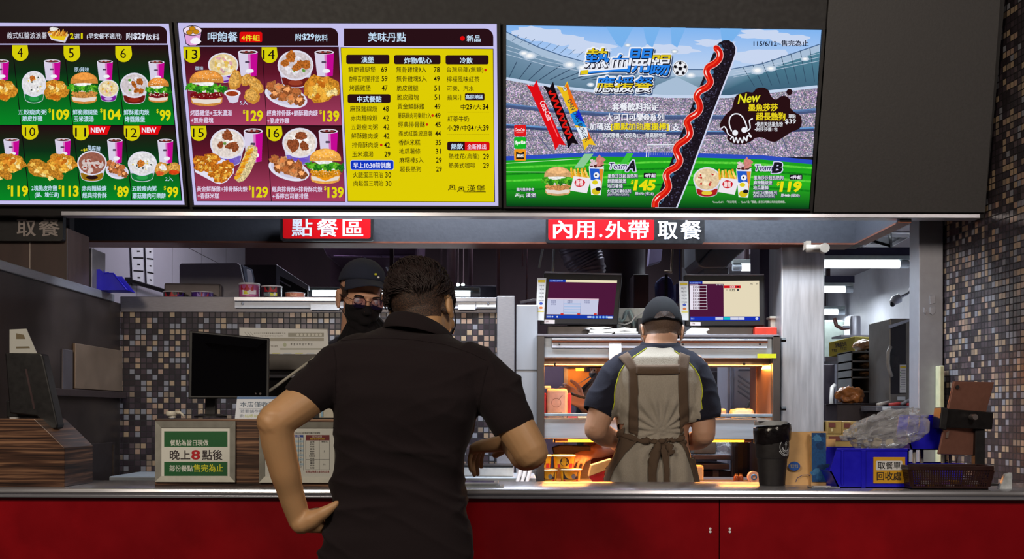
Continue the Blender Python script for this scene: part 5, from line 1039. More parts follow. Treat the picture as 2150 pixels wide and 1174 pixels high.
for i in range(n + 1):
 f = i / n; w_ = .0055 if i in (0, n) else .0016
 xt, xb_ = x0 + .003 + (x1 - x0 - .006) * f, x0 + tp + (x1 - x0 - 2 * tp) * f
 for yt_, yb__ in ((Yk0 + .003, Yk0 + tp), (Yk1 - .003, Yk1 - tp)): m.add([(xt - w_, yt_, hb), (xt + w_, yt_, hb), (xb_ + w_, yb__, ZC + .008), (xb_ - w_, yb__, ZC + .008)], [(0, 1, 2, 3)])
for i in range(19):
 f = i / 18; yt_, yb__ = Yk0 + .003 + (Yk1 - Yk0 - .006) * f, Yk0 + tp + (Yk1 - Yk0 - 2 * tp) * f
 for xt, xb_ in ((x0 + .003, x0 + tp), (x1 - .003, x1 - tp)): m.add([(xt, yt_ - .0016, hb), (xt, yt_ + .0016, hb), (xb_, yb__ + .0016, ZC + .008), (xb_, yb__ - .0016, ZC + .008)], [(0, 1, 2, 3)])
for j in range(1, 7):
 g = j / 7; z = hb + (ZC + .008 - hb) * g; o_ = tp * g + .003 * (1 - g)
 for y in (Yk0 + o_, Yk1 - o_): m.add([(x0 + o_, y, z - .001), (x1 - o_, y, z - .001), (x1 - o_, y, z + .001), (x0 + o_, y, z + .001)], [(0, 1, 2, 3)])
 for x in (x0 + o_, x1 - o_): m.add([(x, Yk0 + o_, z - .001), (x, Yk1 - o_, z - .001), (x, Yk1 - o_, z + .001), (x, Yk0 + o_, z + .001)], [(0, 1, 2, 3)])
T.part(m, 'lattice', BRN, solid=.0018); T.done()
rd = random.Random(8)
for i in range(9):
 x = x0 + .03 + .024 * i; y = Yk0 + .022 + (i % 3) * .026
 m = MB().box(x, x + .028, y, y + .022, ZC + .0032 + .0102 * (i % 2), ZC + .013 + .0102 * (i % 2))
 single(m, 'sauce_packet', mat(('purple_packet', 'white_packet', 'amber_packet')[i % 3], ((120, 70, 150), (206, 200, 210), (206, 150, 40))[i % 3], .35), 'small %s sauce packet seen through the lattice of the brown basket' % ('purple', 'white', 'amber')[i % 3], 'packet', 'sauce packets in the brown basket', bevel=.002)
T = Thing('tablet_stand', 'copper backed tablet held upside in a black clamp on a post', 'tablet')
Yt = 3.42
tb = [P(2003, 801, Yt - .02), P(2088.5, 802.5, Yt + .03), P(2046, 957, Yt + .02), P(1970, 954, Yt - .03)]
nn = (tb[1] - tb[0]).cross(tb[3] - tb[0]).normalized(); nn = nn if nn.y > 0 else -nn
T.part(MB().prism(tb, nn * .008), 'tablet', mat('copper_case', (150, 104, 90), .35, .5, .06, 60), bevel=.003)
p = P(2010, 813, Yt - .02); T.part(MB().lathe(tuple(p - nn * .0012), [(.0005, -.0008), (.006, -.0008), (.006, .0015), (.0005, .0015)], 18, 'y'), 'camera_lens', BLACK)
cl = [P(1977, 857, Yt - .045), P(2087, 866, Yt - .005), P(2084, 902, Yt - .005), P(1973, 898, Yt - .045)]
T.part(MB().prism(cl, (0, .022, 0)), 'clamp', BLACK, bevel=.004)
T.part(MB().prism([P(x, y, Yt - .052) for x, y in ((1977, 855), (1993, 858), (1988, 904), (1972, 900))], (0, .06, 0)), 'clamp_jaw', BLACK, bevel=.003)
p = P(2046.5, 876, Yt - .05)
T.part(MB().lathe((p.x, p.y - .006, p.z), [(.003, 0), (.0085, 0), (.0095, .004), (.0095, .03), (.003, .03)], 20, 'y'), 'pivot_ring', mat('grey_ring', (120, 112, 112), .35, .6), smooth=True, auto=40)
a = P(2056.5, 930, Yt + .006); T.part(MB().box(a.x - .0155, a.x + .0155, Yt - .02 + .02, Yt + .03, ZC + .006, P(2056, 880, Yt).z), 'post', BLACK, bevel=.003)
T.part(MB().box(a.x - .028, a.x + .06, Yt + .10 - .10, Yt + .075, ZC + .0001, ZC + .006), 'foot', BLACK, bevel=.002)
T.part(MB().tube([P(2011, 957, Yt - .005), P(2009, 963, Yt), P(2008, 972, Yt + .004)], .0022, 8), 'cable', mat('brown_cable', (70, 50, 46), .5), smooth=True)
p = P(1991, 912, Yt - .03); T.part(MB().prism([P(x, y, Yt - .0275) for x, y in ((1987, 908), (1993, 905), (1991, 919), (1985, 921))], (0, .001, 0)), 'side_button', mat('pale_metal', (160, 140, 132), .3, .6)); T.done()
m = MB(); a = P(1978, 868, 4.36); m.box(XX(1973, 4.36), XX(1983, 4.36), 4.36, 4.408, 1.0, ZZ(765, 4.36)); single(m, 'corner_guard', mat('yellowed_plastic', (196, 196, 160), .4), 'pale plastic corner guard strip at the foot of the tiled wall', 'corner guard', bevel=.004)
m = MB(); p = P(2104, 1010, 3.25); m.prism([(p.x - .008, 3.25, ZC), (p.x + .03, 3.25, ZC), (p.x + .03, 3.25, ZC + .05), (p.x + .012, 3.25, ZC + .045)], (0, .02, 0)); single(m, 'leaflet_holder', mat('clear_holder', (180, 186, 190), .2, 0, .3, 40), 'small clear leaflet holder at the right end of the counter', 'holder', bevel=.002)
def onleft(px, py):               # point on the plane X = XL
 d = ray(px, py); t = XL / d.x; return Vector((XL, t, HC + d.z * t))
def leftplate(name, q, mats, lab, cat, th=.012):
 p = [onleft(*a) for a in q]; z0 = (p[2].z + p[3].z) / 2; z1 = (p[0].z + p[1].z) / 2
 m = MB().box(XL + .0003, XL + th, p[0].y, p[1].y, z0, z1); return single(m, name, mats, lab, cat, bevel=.002)
leftplate('splash_plate', [(152, 728), (252, 730), (252, 820), (152, 818)], mat('brown_steel_plate', (124, 104, 88), .45, .6, .12, 9), 'brownish steel plate fixed at the right end of the dark side block', 'plate')
leftplate('splash_plate', [(128, 734), (149, 734), (149, 818), (128, 818)], mat('grey_steel_plate', (110, 104, 110), .4, .8, .12, 9), 'narrow grey steel plate on the dark side block', 'plate', .008)
leftplate('wall_shelf', [(60, 816), (251, 821), (251, 836), (60, 830)], mat('dark_shelf_steel', (58, 46, 46), .5, .6), 'dark steel ledge running along the side block below its plates', 'shelf', .03)
for i, (xa, xb) in enumerate(((133, 176), (181, 231))):
 T = Thing('cabinet_door', ('dark cabinet door low in the side block, nearer the striped wood', 'dark cabinet door low in the side block, nearer the tiled wall')[i], 'cabinet door', 'dark doors in the side block')
 p, q = onleft(xa, 932), onleft(xb, 932); T.part(MB().box(XL + .0003, XL + .014, p.y, q.y, .62, p.z), 'panel', mat('dark_door', (34, 26, 26), .45, .3), bevel=.003)
 T.part(MB().box(XL + .014, XL + .020, q.y - .012, q.y - .004, .64, p.z - .01), 'edge_pull', mat('door_pull', (96, 84, 78), .35, .8)); T.done()
ZS = 1.7752
xa, xb = XX(48, 4.2), XX(140, 4.2)
T = Thing('wall_cupboard', 'dark brown cupboard on the steel shelf under the black sign', 'cupboard')
T.part(MB().box(-2.03, xb, 4.2, 4.42, ZS, 1.98), 'body', mat('dark_brown_wood', (58, 40, 36), .5, 0, .2, 5, 0, (6, 6, 1)), bevel=.002)
p = P(63, 560, 4.198); T.part(MB().box(p.x - .002, p.x + .002, 4.196, 4.2, ZS + .01, 1.97), 'door_seam', mat('pale_seam', (150, 136, 128), .4)); T.done()
p = P(140, 604, 4.45); q = P(193, 521, 4.45)
single(MB().box(p.x, q.x, 4.45, 4.60, ZS, q.z), 'steel_box', mat('matt_steel_box', (128, 120, 122), .45, .7, .1, 30), 'upright steel box on the shelf between the cupboard and the blue tub', 'box', bevel=.003)
T = Thing('storage_bin', 'blue open bin tipped on the steel shelf at the left of the white wall', 'bin')
pr = [P(x, y, 4.50) for x, y in ((195, 566), (209, 565), (220, 574), (238, 574), (266, 611), (250, 624), (195, 618))]
for q in pr: q.z = max(q.z, ZS)
m = MB(); m.prism(pr, (0, .003, 0)); m.prism([q + Vector((0, .10, 0)) for q in pr], (0, .003, 0));
for i in (4, 5, 6): a, b = pr[i], pr[(i + 1) % 7]; m.add([a, b, b + Vector((0, .103, 0)), a + Vector((0, .103, 0))], [(0, 1, 2, 3)])
T.part(m, 'tub', BLUE); T.part(MB().tube([pr[1] + Vector((0, .05, 0)), pr[2], pr[3], pr[4]], .003, 8), 'rim', BLUE); T.done()
def onwall(px, py, X=-2.05):
 d = ray(px, py); t = X / d.x; return Vector((X, t, HC + d.z * t))
for i, q in enumerate((((270, 505), (296, 505), (296, 598), (274, 596)), ((300, 505), (317, 505), (318, 605), (304, 600)))):
 a = [onwall(*k) + Vector((.012, 0, 0)) for k in q]; T = Thing('order_strip', ('wide strip of order slips hanging on the white kitchen wall', 'narrow strip of order slips on the white kitchen wall, nearer the storage tubs')[i], 'paper strip', 'order strips on the white wall')
 m = MB().add(a, [(0, 1, 2, 3)]); T.part(m, 'paper', PAPER, solid=.001)
 k = MB()
 for j in range(6):
  f = .08 + .15 * j; l = a[0].lerp(a[3], f); r = a[1].lerp(a[2], f); s_ = l.lerp(r, .1 + .35 * (j % 2)); e = l.lerp(r, .7 + .3 * ((j + 1) % 2)); d = Vector((.0015, 0, 0)); k.add([s_ + d, e + d, e + d - Vector((0, 0, .008)), s_ + d - Vector((0, 0, .008))], [(0, 1, 2, 3)])
 T.part(k, 'print', BLACK, kind='stuff'); T.done()
T = Thing('wall_rail', 'dark rail fixed to the white kitchen wall behind the tubs', 'rail'); T.part(MB().tube([onwall(262, 590) + Vector((.03, 0, 0)), onwall(340, 615) + Vector((.05, 0, 0))], .012, 10), 'bar', BLACK); p = onwall(264, 591); T.part(MB().box(-2.05, p.x + .03, p.y - .015, p.y + .015, p.z - .02, p.z + .02), 'wall_mount', BLACK); T.done()
T = Thing('ticket_rail', 'aluminium ticket rail with a white label strip along the top of the tiled partition', 'rail')
Yr_ = YM - .03
m = MB(); m.pbox(491, 1042, 624, 633, Yr_, YM - .003); T.part(m, 'rail', ALU, bevel=.002)
m = MB(); m.pbox(493, 1041, 634, 647, Yr_ + .012, YM - .003); T.part(m, 'label_strip', mat('white_label', (204, 208, 220), .4, 0, .03, 60))
for q in ((652, 636, 712, 651), (740, 637, 800, 651), (962, 635, 998, 650), (1000, 634, 1041, 645)):
 m = MB(); m.pbox(q[0], q[2], q[1], q[3], Yr_ + .008, Yr_ + .010); T.part(m, 'ticket', PAPER)
for px_ in (508, 1025):
 p = P(px_, 637, Yr_); T.part(MB().ball((p.x, p.y + .008, p.z), .006, 10), 'screw', STEEL)
T.done()
ZP = ZZ(625, YM) + .0005
def tub(px0, px1, pyt, Y, cols, lab, depth=None):
 """stack of printed paper bowls standing upside on the partition: only the upper part shows"""
 T = Thing('paper_tub', lab, 'tub', 'paper tubs on the tiled partition')
 a, b = P(px0, pyt, Y), P(px1, pyt, Y); r = (b.x - a.x) / 2; cx = (a.x + b.x) / 2; h = a.z - ZP
 T.part(MB().lathe((cx, Y, ZP), [(.002, 0), (r * .96, 0), (r * .97, h * .86), (r * .97, h * .9), (.002, h * .9)], 36), 'side', mat('tub_' + cols[0], cols[1], .35), smooth=True, auto=40)
 T.part(MB().lathe((cx, Y, ZP + h * .88), [(r * .90, 0), (r * 1.0, 0), (r * 1.02, h * .04 + .001), (r * .99, h * .12), (r * .90, h * .10)], 36), 'rim', mat('tub_rim', (214, 212, 220), .4), smooth=True, auto=40)
 if h > .02:
  w = Wrap(cx, Y, r * .972, ZP, r * .975, ZP + h * .86, R(-90));
  for i, (x, z0, z1, col) in enumerate(cols[2]): w.poly([(r * (x + dx), ZP + h * z) for dx, z in ((-.34, z0), (-.17, z0), (0, z0), (.17, z0), (.34, z0), (.34, z1), (.17, z1), (0, z1), (-.17, z1), (-.34, z1))], col, 1 + i)
  T.part(w.build('print', PRINT), 'print', None)
 T.done()
RD = (176, 20, 34)
tub(343, 389, 613, YM + .11, ('black', (40, 26, 34), [(-.3, .1, .85, RD), (.35, .1, .85, RD), (.9, .1, .8, (60, 30, 120))]), 'paper tub with red print, leftmost on the partition')
tub(402, 448, 613.5, YM + .11, ('violet', (78, 40, 130), [(.5, .1, .85, RD), (.1, .1, .8, (150, 120, 200))]), 'violet paper tub beside the leftmost one')
tub(501.5, 545.5, 595.5, YM + .06, ('pink', (190, 90, 150), [(-.35, .5, .85, RD), (.3, .45, .85, RD), (-.1, .15, .5, (236, 230, 236)), (.05, .2, .45, (214, 206, 40)), (.6, .2, .5, (230, 210, 225))]), 'tall pink and red paper tub on the partition')
tub(549, 592.5, 601, YM + .06, ('dark_red', (44, 22, 30), [(-.2, .45, .9, RD), (.35, .45, .9, RD), (.25, .1, .4, (226, 222, 226)), (.4, .12, .36, (206, 200, 40)), (-.3, .1, .4, (120, 130, 140))]), 'black and red paper tub beside the tall pink one')
tub(599, 640.5, 615, YM + .06, ('orange', (206, 124, 100), [(0, .2, .8, (226, 170, 140))]), 'low orange paper tub nearest the masked cashier')
Yo = YM + .20
m = MB(); pr = [P(x, y, Yo) for x, y in ((376, 555), (380, 553), (498, 552), (504, 556), (514, 600), (514, 640), (376, 640))];
for q in pr: q.z = max(q.z, ZP)
T = Thing('storage_tub', 'large greyish white storage tub on the tiled partition', 'tub'); T.part(m.prism(pr, (0, .22, 0)), 'body', mat('grey_white_plastic', (150, 146, 160), .45, 0, .06, 12), bevel=.006)
q = [P(506, 556, Yo + .02), P(528, 566, Yo + .30), P(534, 597, Yo + .30), P(514, 597, Yo + .02)]; T.part(MB().prism(q, (.006, 0, 0)), 'end_panel', mat('clear_end', (120, 126, 144), .2, 0, .2, 10)); T.done()
m = MB(); pr = [P(x, y, YM + .16) for x, y in ((344, 594), (460, 596), (464, 599), (463, 640), (344, 640))]
for q in pr: q.z = max(q.z, ZP)
T = Thing('steel_tray', 'grey rounded tray behind the two leftmost paper tubs', 'tray'); T.part(m.prism(pr, (0, .03, 0)), 'body', mat('grey_tray', (128, 118, 118), .45, .2, .08, 20), bevel=.008); p = P(461, 612, YM + .155); T.part(MB().box(p.x - .0025, p.x, p.y, p.y + .004, ZP, p.z + .03), 'slot', BLACK); T.done()
T = Thing('oven_box', 'steel oven box with an open front behind the storage tub', 'oven'); Yv = 5.3
a = [P(x, y, Yv) for x, y in ((512, 556), (580, 556), (580, 640), (512, 640))]; T.part(MB().prism(a, (.0, .35, 0)), 'body', mat('oven_side', (70, 62, 64), .5, .5));
fr = [P(x, y, Yv - .002) for x, y in ((580, 555), (648, 600), (648, 610), (588, 579), (586, 640), (580, 640))]; T.part(MB().prism(fr, (0, .02, 0)), 'door_frame', STEEL, bevel=.002)
T.part(MB().prism([P(x, y, Yv + .01) for x, y in ((586, 578), (646, 610), (646, 640), (586, 640))], (0, .01, 0)), 'opening', BLACK)
T.part(MB().tube([P(586, 588, Yv - .01), P(610, 602, Yv - .01)], .004, 8), 'handle', STEEL, smooth=True)
T.part(MB().box(a[3].x + .02, a[2].x - .02, Yv + .02, Yv + .3, 0, a[3].z), 'stand', STEELD); T.done()
T = Thing('exhaust_hood', 'dark steel exhaust hood above the masked cashier', 'hood'); Yh = 5.9
fr = [P(x, y, Yh) for x, y in ((664, 490), (878, 490), (876, 538), (872, 541), (694, 541), (686, 537))]; m = MB().prism(fr, (0, .5, 0)); T.part(m, 'canopy', mat('purple_steel', (84, 62, 84), .4, .7, .1, 12), bevel=.01)
T.part(MB().pbox(700, 868, 536, 540, Yh - .012, Yh - .001), 'lip', mat('hood_lip', (130, 104, 140), .3, .8), bevel=.002)
a, b = P(694, 560, 6.3), P(835, 548, 6.3); T.part(MB().box(a.x, b.x, 6.3, 6.32, a.z - .12, b.z), 'filter_panel', mat('filter_panel', (66, 48, 60), .4, .6)); T.part(MB().tube([P(806, 548, 6.29), P(820, 574, 6.29)], .012, 8), 'drip_bar', ALU)
T.part(MB().box(XX(690, 6.15) , XX(700, 6.15), 6.1, 6.2, ZZ(540, 6.15), 2.95).box(XX(850, 6.15), XX(862, 6.15), 6.1, 6.2, ZZ(540, 6.15), 2.95), 'hanger', DARKW)
T.done((0, Yh, 2.1))
TUBE = emit('fluorescent_tube', (235, 246, 255), 9)
def tubelamp(px0, px1, py, Y, lab, ends=(0, 1), fix=True, watts=0, r=.016, hang=None):
 T = Thing('tube_lamp', lab, 'lamp', 'fluorescent tube lamps in the kitchen')
 a, b = P(px0, py, Y), P(px1, py, Y); z = (a.z + b.z) / 2; x0, x1 = a.x, b.x; L_ = x1 - x0
 e0, e1 = (.05 if ends[0] else 0), (.05 if ends[1] else 0)
 T.part(MB().tube([(x0 + e0, Y, z), (x1 - e1, Y, z)], r, 16), 'tube', TUBE, smooth=True)
 for f, x, xx in ((ends[0], x0, x0 + e0), (ends[1], x1 - e1, x1)):
  if f: T.part(MB().tube([(x, Y, z), (xx, Y, z)], r * 1.02, 16), 'end_cap', mat('lamp_cap', (196, 206, 214), .3, .3))
 T.part(MB().box(x0, x1, Y - r, Y + r * 1.6, z + r * 1.05, z + r * 2.2), 'batten', mat('lamp_batten', (150, 160, 160), .4), bevel=.002)
 if fix: T.part(MB().box(x0, x1 + .01, Y - .01, Y + .05, z + r * 2.2, z + r * 4.4), 'housing', mat('dark_housing', (44, 42, 66), .45, .3))
 hz = hang or 2.3
 T.part(MB().box((x0 + x1) / 2 - .01, (x0 + x1) / 2 + .01, Y, Y + .03, z + r * 2.2, hz), 'hanger', DARKW)
 if watts:
  l = bpy.data.lights.new('tube_light', 'AREA'); l.shape = 'RECTANGLE'; l.size = L_; l.size_y = .05; l.energy = watts; l.color = (.84, .93, 1)
  o = bpy.data.objects.new('tube_light', l); COL.objects.link(o); o.location = ((x0 + x1) / 2, Y, z - r * 1.3)
 T.done((x0, Y, z))
tubelamp(1690, 1907, 555, 6.0, 'long bright tube lamp across the passage at upper right', (0, 1), True, 11, .021)
tubelamp(1690, 1790, 608, 7.2, 'middle tube lamp of the three stacked in the passage', (0, 1), True, 4, .02)
tubelamp(1690, 1773, 655.5, 7.9, 'lowest tube lamp of the three stacked in the passage', (0, 1), False, 2, .02)
tubelamp(1538, 1600, 562, 6.2, 'short tube lamp beside the grey duct, left of the steel pillar', (1, 0), False, 5, .02, 2.9)
tubelamp(636, 1008, 616.5, 5.6, 'long tube lamp along the back of the tiled partition behind both heads', (1, 1), False, 8, .014, 2.9)
single(MB().pbox(968, 1045, 600, 640, 5.9, 5.94), 'wall_shelf', mat('dark_steel_shelf', (66, 62, 74), .4, .7), 'dark steel shelf end behind the tiled partition, right of the black haired head', 'shelf', bevel=.004)
for i, (px_, py_, w_, h) in enumerate(((961, 598, 10, 6), (972, 598, 8, 6))):
 p = P(px_, py_, 6.6); T = Thing('spot_lamp', 'small bright ceiling spot right of the black haired head' if i else 'small bright ceiling spot nearest the black haired head', 'lamp'); T.part(MB().ball(tuple(p), (M(w_ / 2, 6.6), .02, M(h / 2, 6.6)), 12), 'bulb', emit('spot_lamp', (220, 244, 240), 5), smooth=True); T.part(MB().tube([p + Vector((0, .0, .012)), (p.x, p.y + .1, 2.951)], .006, 8), 'stem', DARKW); T.done()
PIPE = mat('dim_pipe', (92, 70, 80), .45, .5)
for i, (px_, y0, y1, Y, r, lab) in enumerate(((927, 500, 556, 5.8, .004, 'thin hanging rod left of the black duct'), (1046, 500, 625, 5.7, .010, 'reddish upright pipe behind the end of the tiled partition'), (1097, 500, 560, 6.0, .006, 'short hanging pipe behind the red sign'), (1106, 560, 640, 6.2, .006, 'thin dark pipe low behind the white steel column'), (948, 500, 600, 6.0, .028, 'wide purple post behind the black haired head'), (988, 545, 600, 6.4, .014, 'pale hanging pipe behind the black haired head'))):
 a, b = P(px_, y0, Y), P(px_, y1, Y); single(MB().tube([(a.x, Y, 2.96), (b.x, Y, b.z)], r, 10), 'ceiling_pipe', PIPE, lab, 'pipe', smooth=True)
single(MB().tube([P(1166, 500, 5.5), P(1163, 526, 5.5), P(1162, 548, 5.5), P(1161, 572, 5.5)], .007, 10), 'ceiling_pipe', mat('pale_pipe', (170, 180, 180), .35, .3), 'pale grey water pipe dropping to the left order screen', 'pipe', smooth=True)
single(MB().tube([(P(1143, 505, 5.6).x, 5.6, 2.952), P(1140, 520, 5.6), P(1132, 562, 5.6)], .006, 8), 'hanging_rod', mat('pale_pipe', (170, 180, 180), .35, .3), 'short pale rod slanting beside the left order screen', 'rod', smooth=True)
T = Thing('flexible_duct', 'crinkled silver grey flexible duct hanging behind the long red and black sign', 'duct'); pts = [P(1215, 200, 5.5), P(1216, 505, 5.5), P(1222, 535, 5.5), P(1236, 562, 5.5), P(1242, 600, 5.5)]
pp = []; rr = []
for i in range(60):
 t = i / 59 * 4; k = min(int(t), 3); f = t - k; pp.append(pts[k].lerp(pts[k + 1], f)); rr.append((.115 - .05 * (i / 59) ** 2) * (1 + .05 * math.sin(i * 2.1)))
T.part(MB().tube(pp, rr, 20), 'hose', mat('grey_duct_foil', (96, 88, 104), .4, .4, .15, 25, .3), smooth=True); T.done()
p, q = P(1232, 480, 5.7), P(1364, 650, 5.7); single(MB().lathe(((p.x + q.x) / 2, 5.9, 1.5), [(.02, 0), ((q.x - p.x) / 2, 0), ((q.x - p.x) / 2, 1.44), (.02, 1.44)], 32), 'exhaust_duct', mat('dark_duct', (48, 38, 44), .5, .3, .12, 20), 'wide dark exhaust duct between the two order screens', 'duct', smooth=True, auto=40)
p = P(1305, 640, 6.3); single(MB().pbox(1330, 1362, 576, 720, 5.52, 5.735), 'duct_box', mat('dark_box', (54, 42, 50), .5, .3), 'dark box attached to the wide exhaust duct', 'box', bevel=.004)
T = Thing('steel_duct', 'bent grey sheet metal duct above the right order screen', 'duct'); Yd = 5.5
pr = [P(x, y, Yd) for x, y in ((1459, 470), (1579, 470), (1579, 512), (1536, 549), (1528, 560), (1520, 563), (1478, 563), (1466, 558), (1460, 546))]
T.part(MB().prism(pr, (0, .35, 0)).box(pr[0].x, pr[1].x, Yd, Yd + .35, pr[0].z, 2.951), 'bend', mat('duct_sheet', (128, 132, 138), .4, .5, .1, 10, .02), bevel=.006)
T.part(MB().tube([P(1506, 511, Yd - .004), P(1468, 553, Yd - .004)], .006, 8), 'seam', mat('duct_seam', (70, 72, 78), .4, .6)); T.part(MB().pbox(1478, 1530, 562, 590, Yd + .03, Yd + .32), 'collar', mat('duct_sheet', (128, 132, 138), .4), bevel=.004); T.done((pr[4].x, Yd, pr[4].z))
for i, q in enumerate((((1366, 512), (1392, 512), (1388, 548), (1362, 556)),)):
 single(MB().prism([P(x, y, 6.1) for x, y in q], (0, .1, 0)).tube([(P(1378, 515, 6.1).x, 6.15, P(1378, 515, 6.1).z), (P(1378, 515, 6.1).x, 6.15, 2.952)], .005, 8), 'hanging_bag', mat('grey_bag', (96, 88, 116), .5, 0, .12, 9), 'pale violet bag hanging behind the wide dark duct', 'bag', bevel=.01)
CLB = mat('dark_blue_cloth', (34, 40, 96), .8, 0, .15, 25, .1)
T = Thing('hanging_apron', 'dark blue bag hanging from a hook between the order screens', 'bag'); pr = [P(x, y, 5.6) for x, y in ((1378, 592), (1388, 582), (1400, 578), (1411, 584), (1415, 600), (1417, 622), (1412, 634), (1380, 634))]
T.part(MB().prism(pr, (0, .09, 0)), 'body', CLB, bevel=.02); T.part(MB().pbox(1396, 1402, 576, 634, 5.585, 5.599), 'strap', BLACK); T.part(MB().tube([P(1395, 570, 5.6), P(1410, 572, 5.6), P(1410, 560, 5.62), P(1412, 520, 5.62), (P(1413, 480, 5.62).x, 5.62, 2.952)], .007, 8), 'hook', mat('brass_hook', (170, 150, 130), .4, .6), smooth=True); T.done()
single(MB().prism([P(x, y, 5.5) for x, y in ((1419, 596), (1440, 592), (1440, 634), (1419, 634))], (0, .08, 0)).tube([(P(1430, 600, 5.5).x, 5.54, P(1430, 597, 5.5).z), (P(1430, 600, 5.5).x, 5.54, 2.952)], .004, 8), 'folded_cloth', CLB, 'dark blue folded cloth beside the right order screen', 'cloth', bevel=.01)
T = Thing('food_warmer', 'steel two-tier heated pass-through lit orange from inside, behind the aproned worker', 'food warmer')
YW0, YW1 = 4.70, 5.08
PANEL = mat('warmer_steel', (186, 194, 204), .38, .45, .08, 14, .02, (.4, 1, 6))
SIDE = mat('warmer_dark_steel', (96, 90, 88), .4, .9, .12, 14, .02, (1, 1, .3))
def wb(name, x0, x1, y0, y1, Y0, Y1, mt, bevel=.002, parent=None, lab=None):
 m = MB(); m.pbox(x0, x1, y0, y1, Y0, Y1); return T.part(m, name, mt, bevel=bevel, parent=parent, label=lab)
wb('post', 1127, 1142.5, 704, 1300, YW0 - .02, YW1, SIDE); wb('post', 1622, 1638, 704, 1300, YW0 - .02, YW1, SIDE)
wb('top_deck', 1128, 1637, 702, 708, YW0 - .02, YW1, STEELD)
hd = wb('header', 1142.5, 1622, 708, 752, YW0, YW0 + .05, PANEL)
T.part(MB().pbox(1142.5, 1622, 716, 752, YW1 - .05, YW1), 'rear_header', PANEL)
rl = wb('rail', 1159, 1612, 711.5, 716, YW0 - .022, YW0, ALU); wb('rail_stripe', 1159, 1612, 716, 719.5, YW0 - .018, YW0, mat('copper_stripe', (150, 86, 60), .4, .4), 0, rl)
lb = wb('label_strip', 1159, 1611, 720, 731, YW0 - .012, YW0 - .0005, mat('white_label', (204, 208, 220), .4), .001)
for x in (1174.5, 1434, 1595.5): p = P(x, 723, YW0 - .013); T.part(MB().ball((p.x, p.y, p.z), .004, 8), 'screw', BLACK, lb)
wb('order_slip', 1279, 1305, 719, 757, YW0 - .016, YW0 - .0135, PAPER)
wb('warning_label', 1590.5, 1630, 743, 752, YW0 - .024, YW0 - .0205, mat('yellow_label', (206, 206, 20), .5), 0)
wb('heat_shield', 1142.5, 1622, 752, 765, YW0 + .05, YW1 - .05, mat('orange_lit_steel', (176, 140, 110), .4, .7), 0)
HEAT = emit('heat_lamp_bar', (255, 150, 40), 5)
def heater(x0, x1, y, Y, cap=True):
 a, b = P(x0, y, Y), P(x1, y, Y); o = T.part(MB().tube([a, b], .0085, 12), 'heat_lamp', HEAT, smooth=True)
 T.part(MB().tube([a - Vector((.06, 0, 0)), a], .0095, 10), 'lamp_socket', mat('copper_socket', (150, 110, 90), .4, .6), o); T.part(MB().tube([b, b + Vector((.03, 0, 0))], .0095, 10), 'lamp_socket', mat('copper_socket', (150, 110, 90), .4, .6), o)
heater(1201, 1282, 761, YW0 + .12); heater(1440, 1541, 761, YW0 + .12)
wb('side_panel', 1587, 1622, 765, 874, YW0 + .26, YW1, mat('orange_lit_side_steel', (196, 160, 130), .3, .9, .15, 10, .03, (1, 1, .4))); m = MB(); a, b = P(1621, 874, YW0 + .01), P(1621, 765, YW0 + .01); T.part(MB().box(a.x - .006, a.x, YW0 + .01, YW1, a.z, b.z), 'side_panel', mat('orange_lit_side_steel', (196, 160, 130), .3))  # side panels: heat lamp orange is put into the steel's base colour
wb('front_rail', 1142.5, 1622, 868.5, 875, YW0 - .012, YW0 + .004, mat('blue_grey_rail', (150, 170, 186), .35, .5)); wb('upper_shelf', 1142.5, 1622, 878, 881, YW0 + .005, YW1, PANEL, 0)
wb('mid_panel', 1142.5, 1622, 880, 922, YW0 - .002, YW0 + .03, PANEL)
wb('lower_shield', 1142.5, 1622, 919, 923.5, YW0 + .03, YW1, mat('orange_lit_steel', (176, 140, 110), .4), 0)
heater(1192, 1300, 924.5, YW0 + .05); heater(1470, 1562, 924.5, YW0 + .05)
wb('lower_shelf', 1142.5, 1622, 1013.5, 1020, YW0 - .05, YW1, STEELD)
wb('black_clip', 1163, 1167, 762, 769, YW0 + .02, YW0 + .03, BLACK, 0); wb('black_clip', 1162, 1166, 922, 929, YW0 + .02, YW0 + .03, BLACK, 0); wb('black_clip', 1560, 1565, 762, 767, YW0 + .02, YW0 + .03, BLACK, 0)
for y in (714, 858): p = P(1640, y, YW0 - .02); T.part(MB().lathe(tuple(p), [(.001, 0), (.010, 0), (.010, .02), (.001, .02)], 6, 'x'), 'bolt', BLACK)
T.done((XX(1382, 4.9), 4.9, 0))
for x, y, Y, sz, pw in ((1240, 768, YW0 + .16, .5, 7), (1490, 768, YW0 + .16, .5, 6), (1240, 929, YW0 + .10, .5, 5), (1500, 929, YW0 + .10, .5, 2.6)):
 p = P(x, y, Y); l = bpy.data.lights.new('heat_light', 'AREA'); l.shape = 'RECTANGLE'; l.size = sz; l.size_y = .06; l.energy = pw; l.color = (1, .36, .06); o = bpy.data.objects.new('heat_light', l); COL.objects.link(o); o.location = p; o.rotation_euler = (R(-28), 0, 0)
ZU = ZZ(878, YW0 + .1) + .0005; ZL = ZZ(1013.5, YW0 - .05) + .0005
WRAP = mat('cream_wrap', (236, 206, 160), .55, 0, .08, 20, .2)
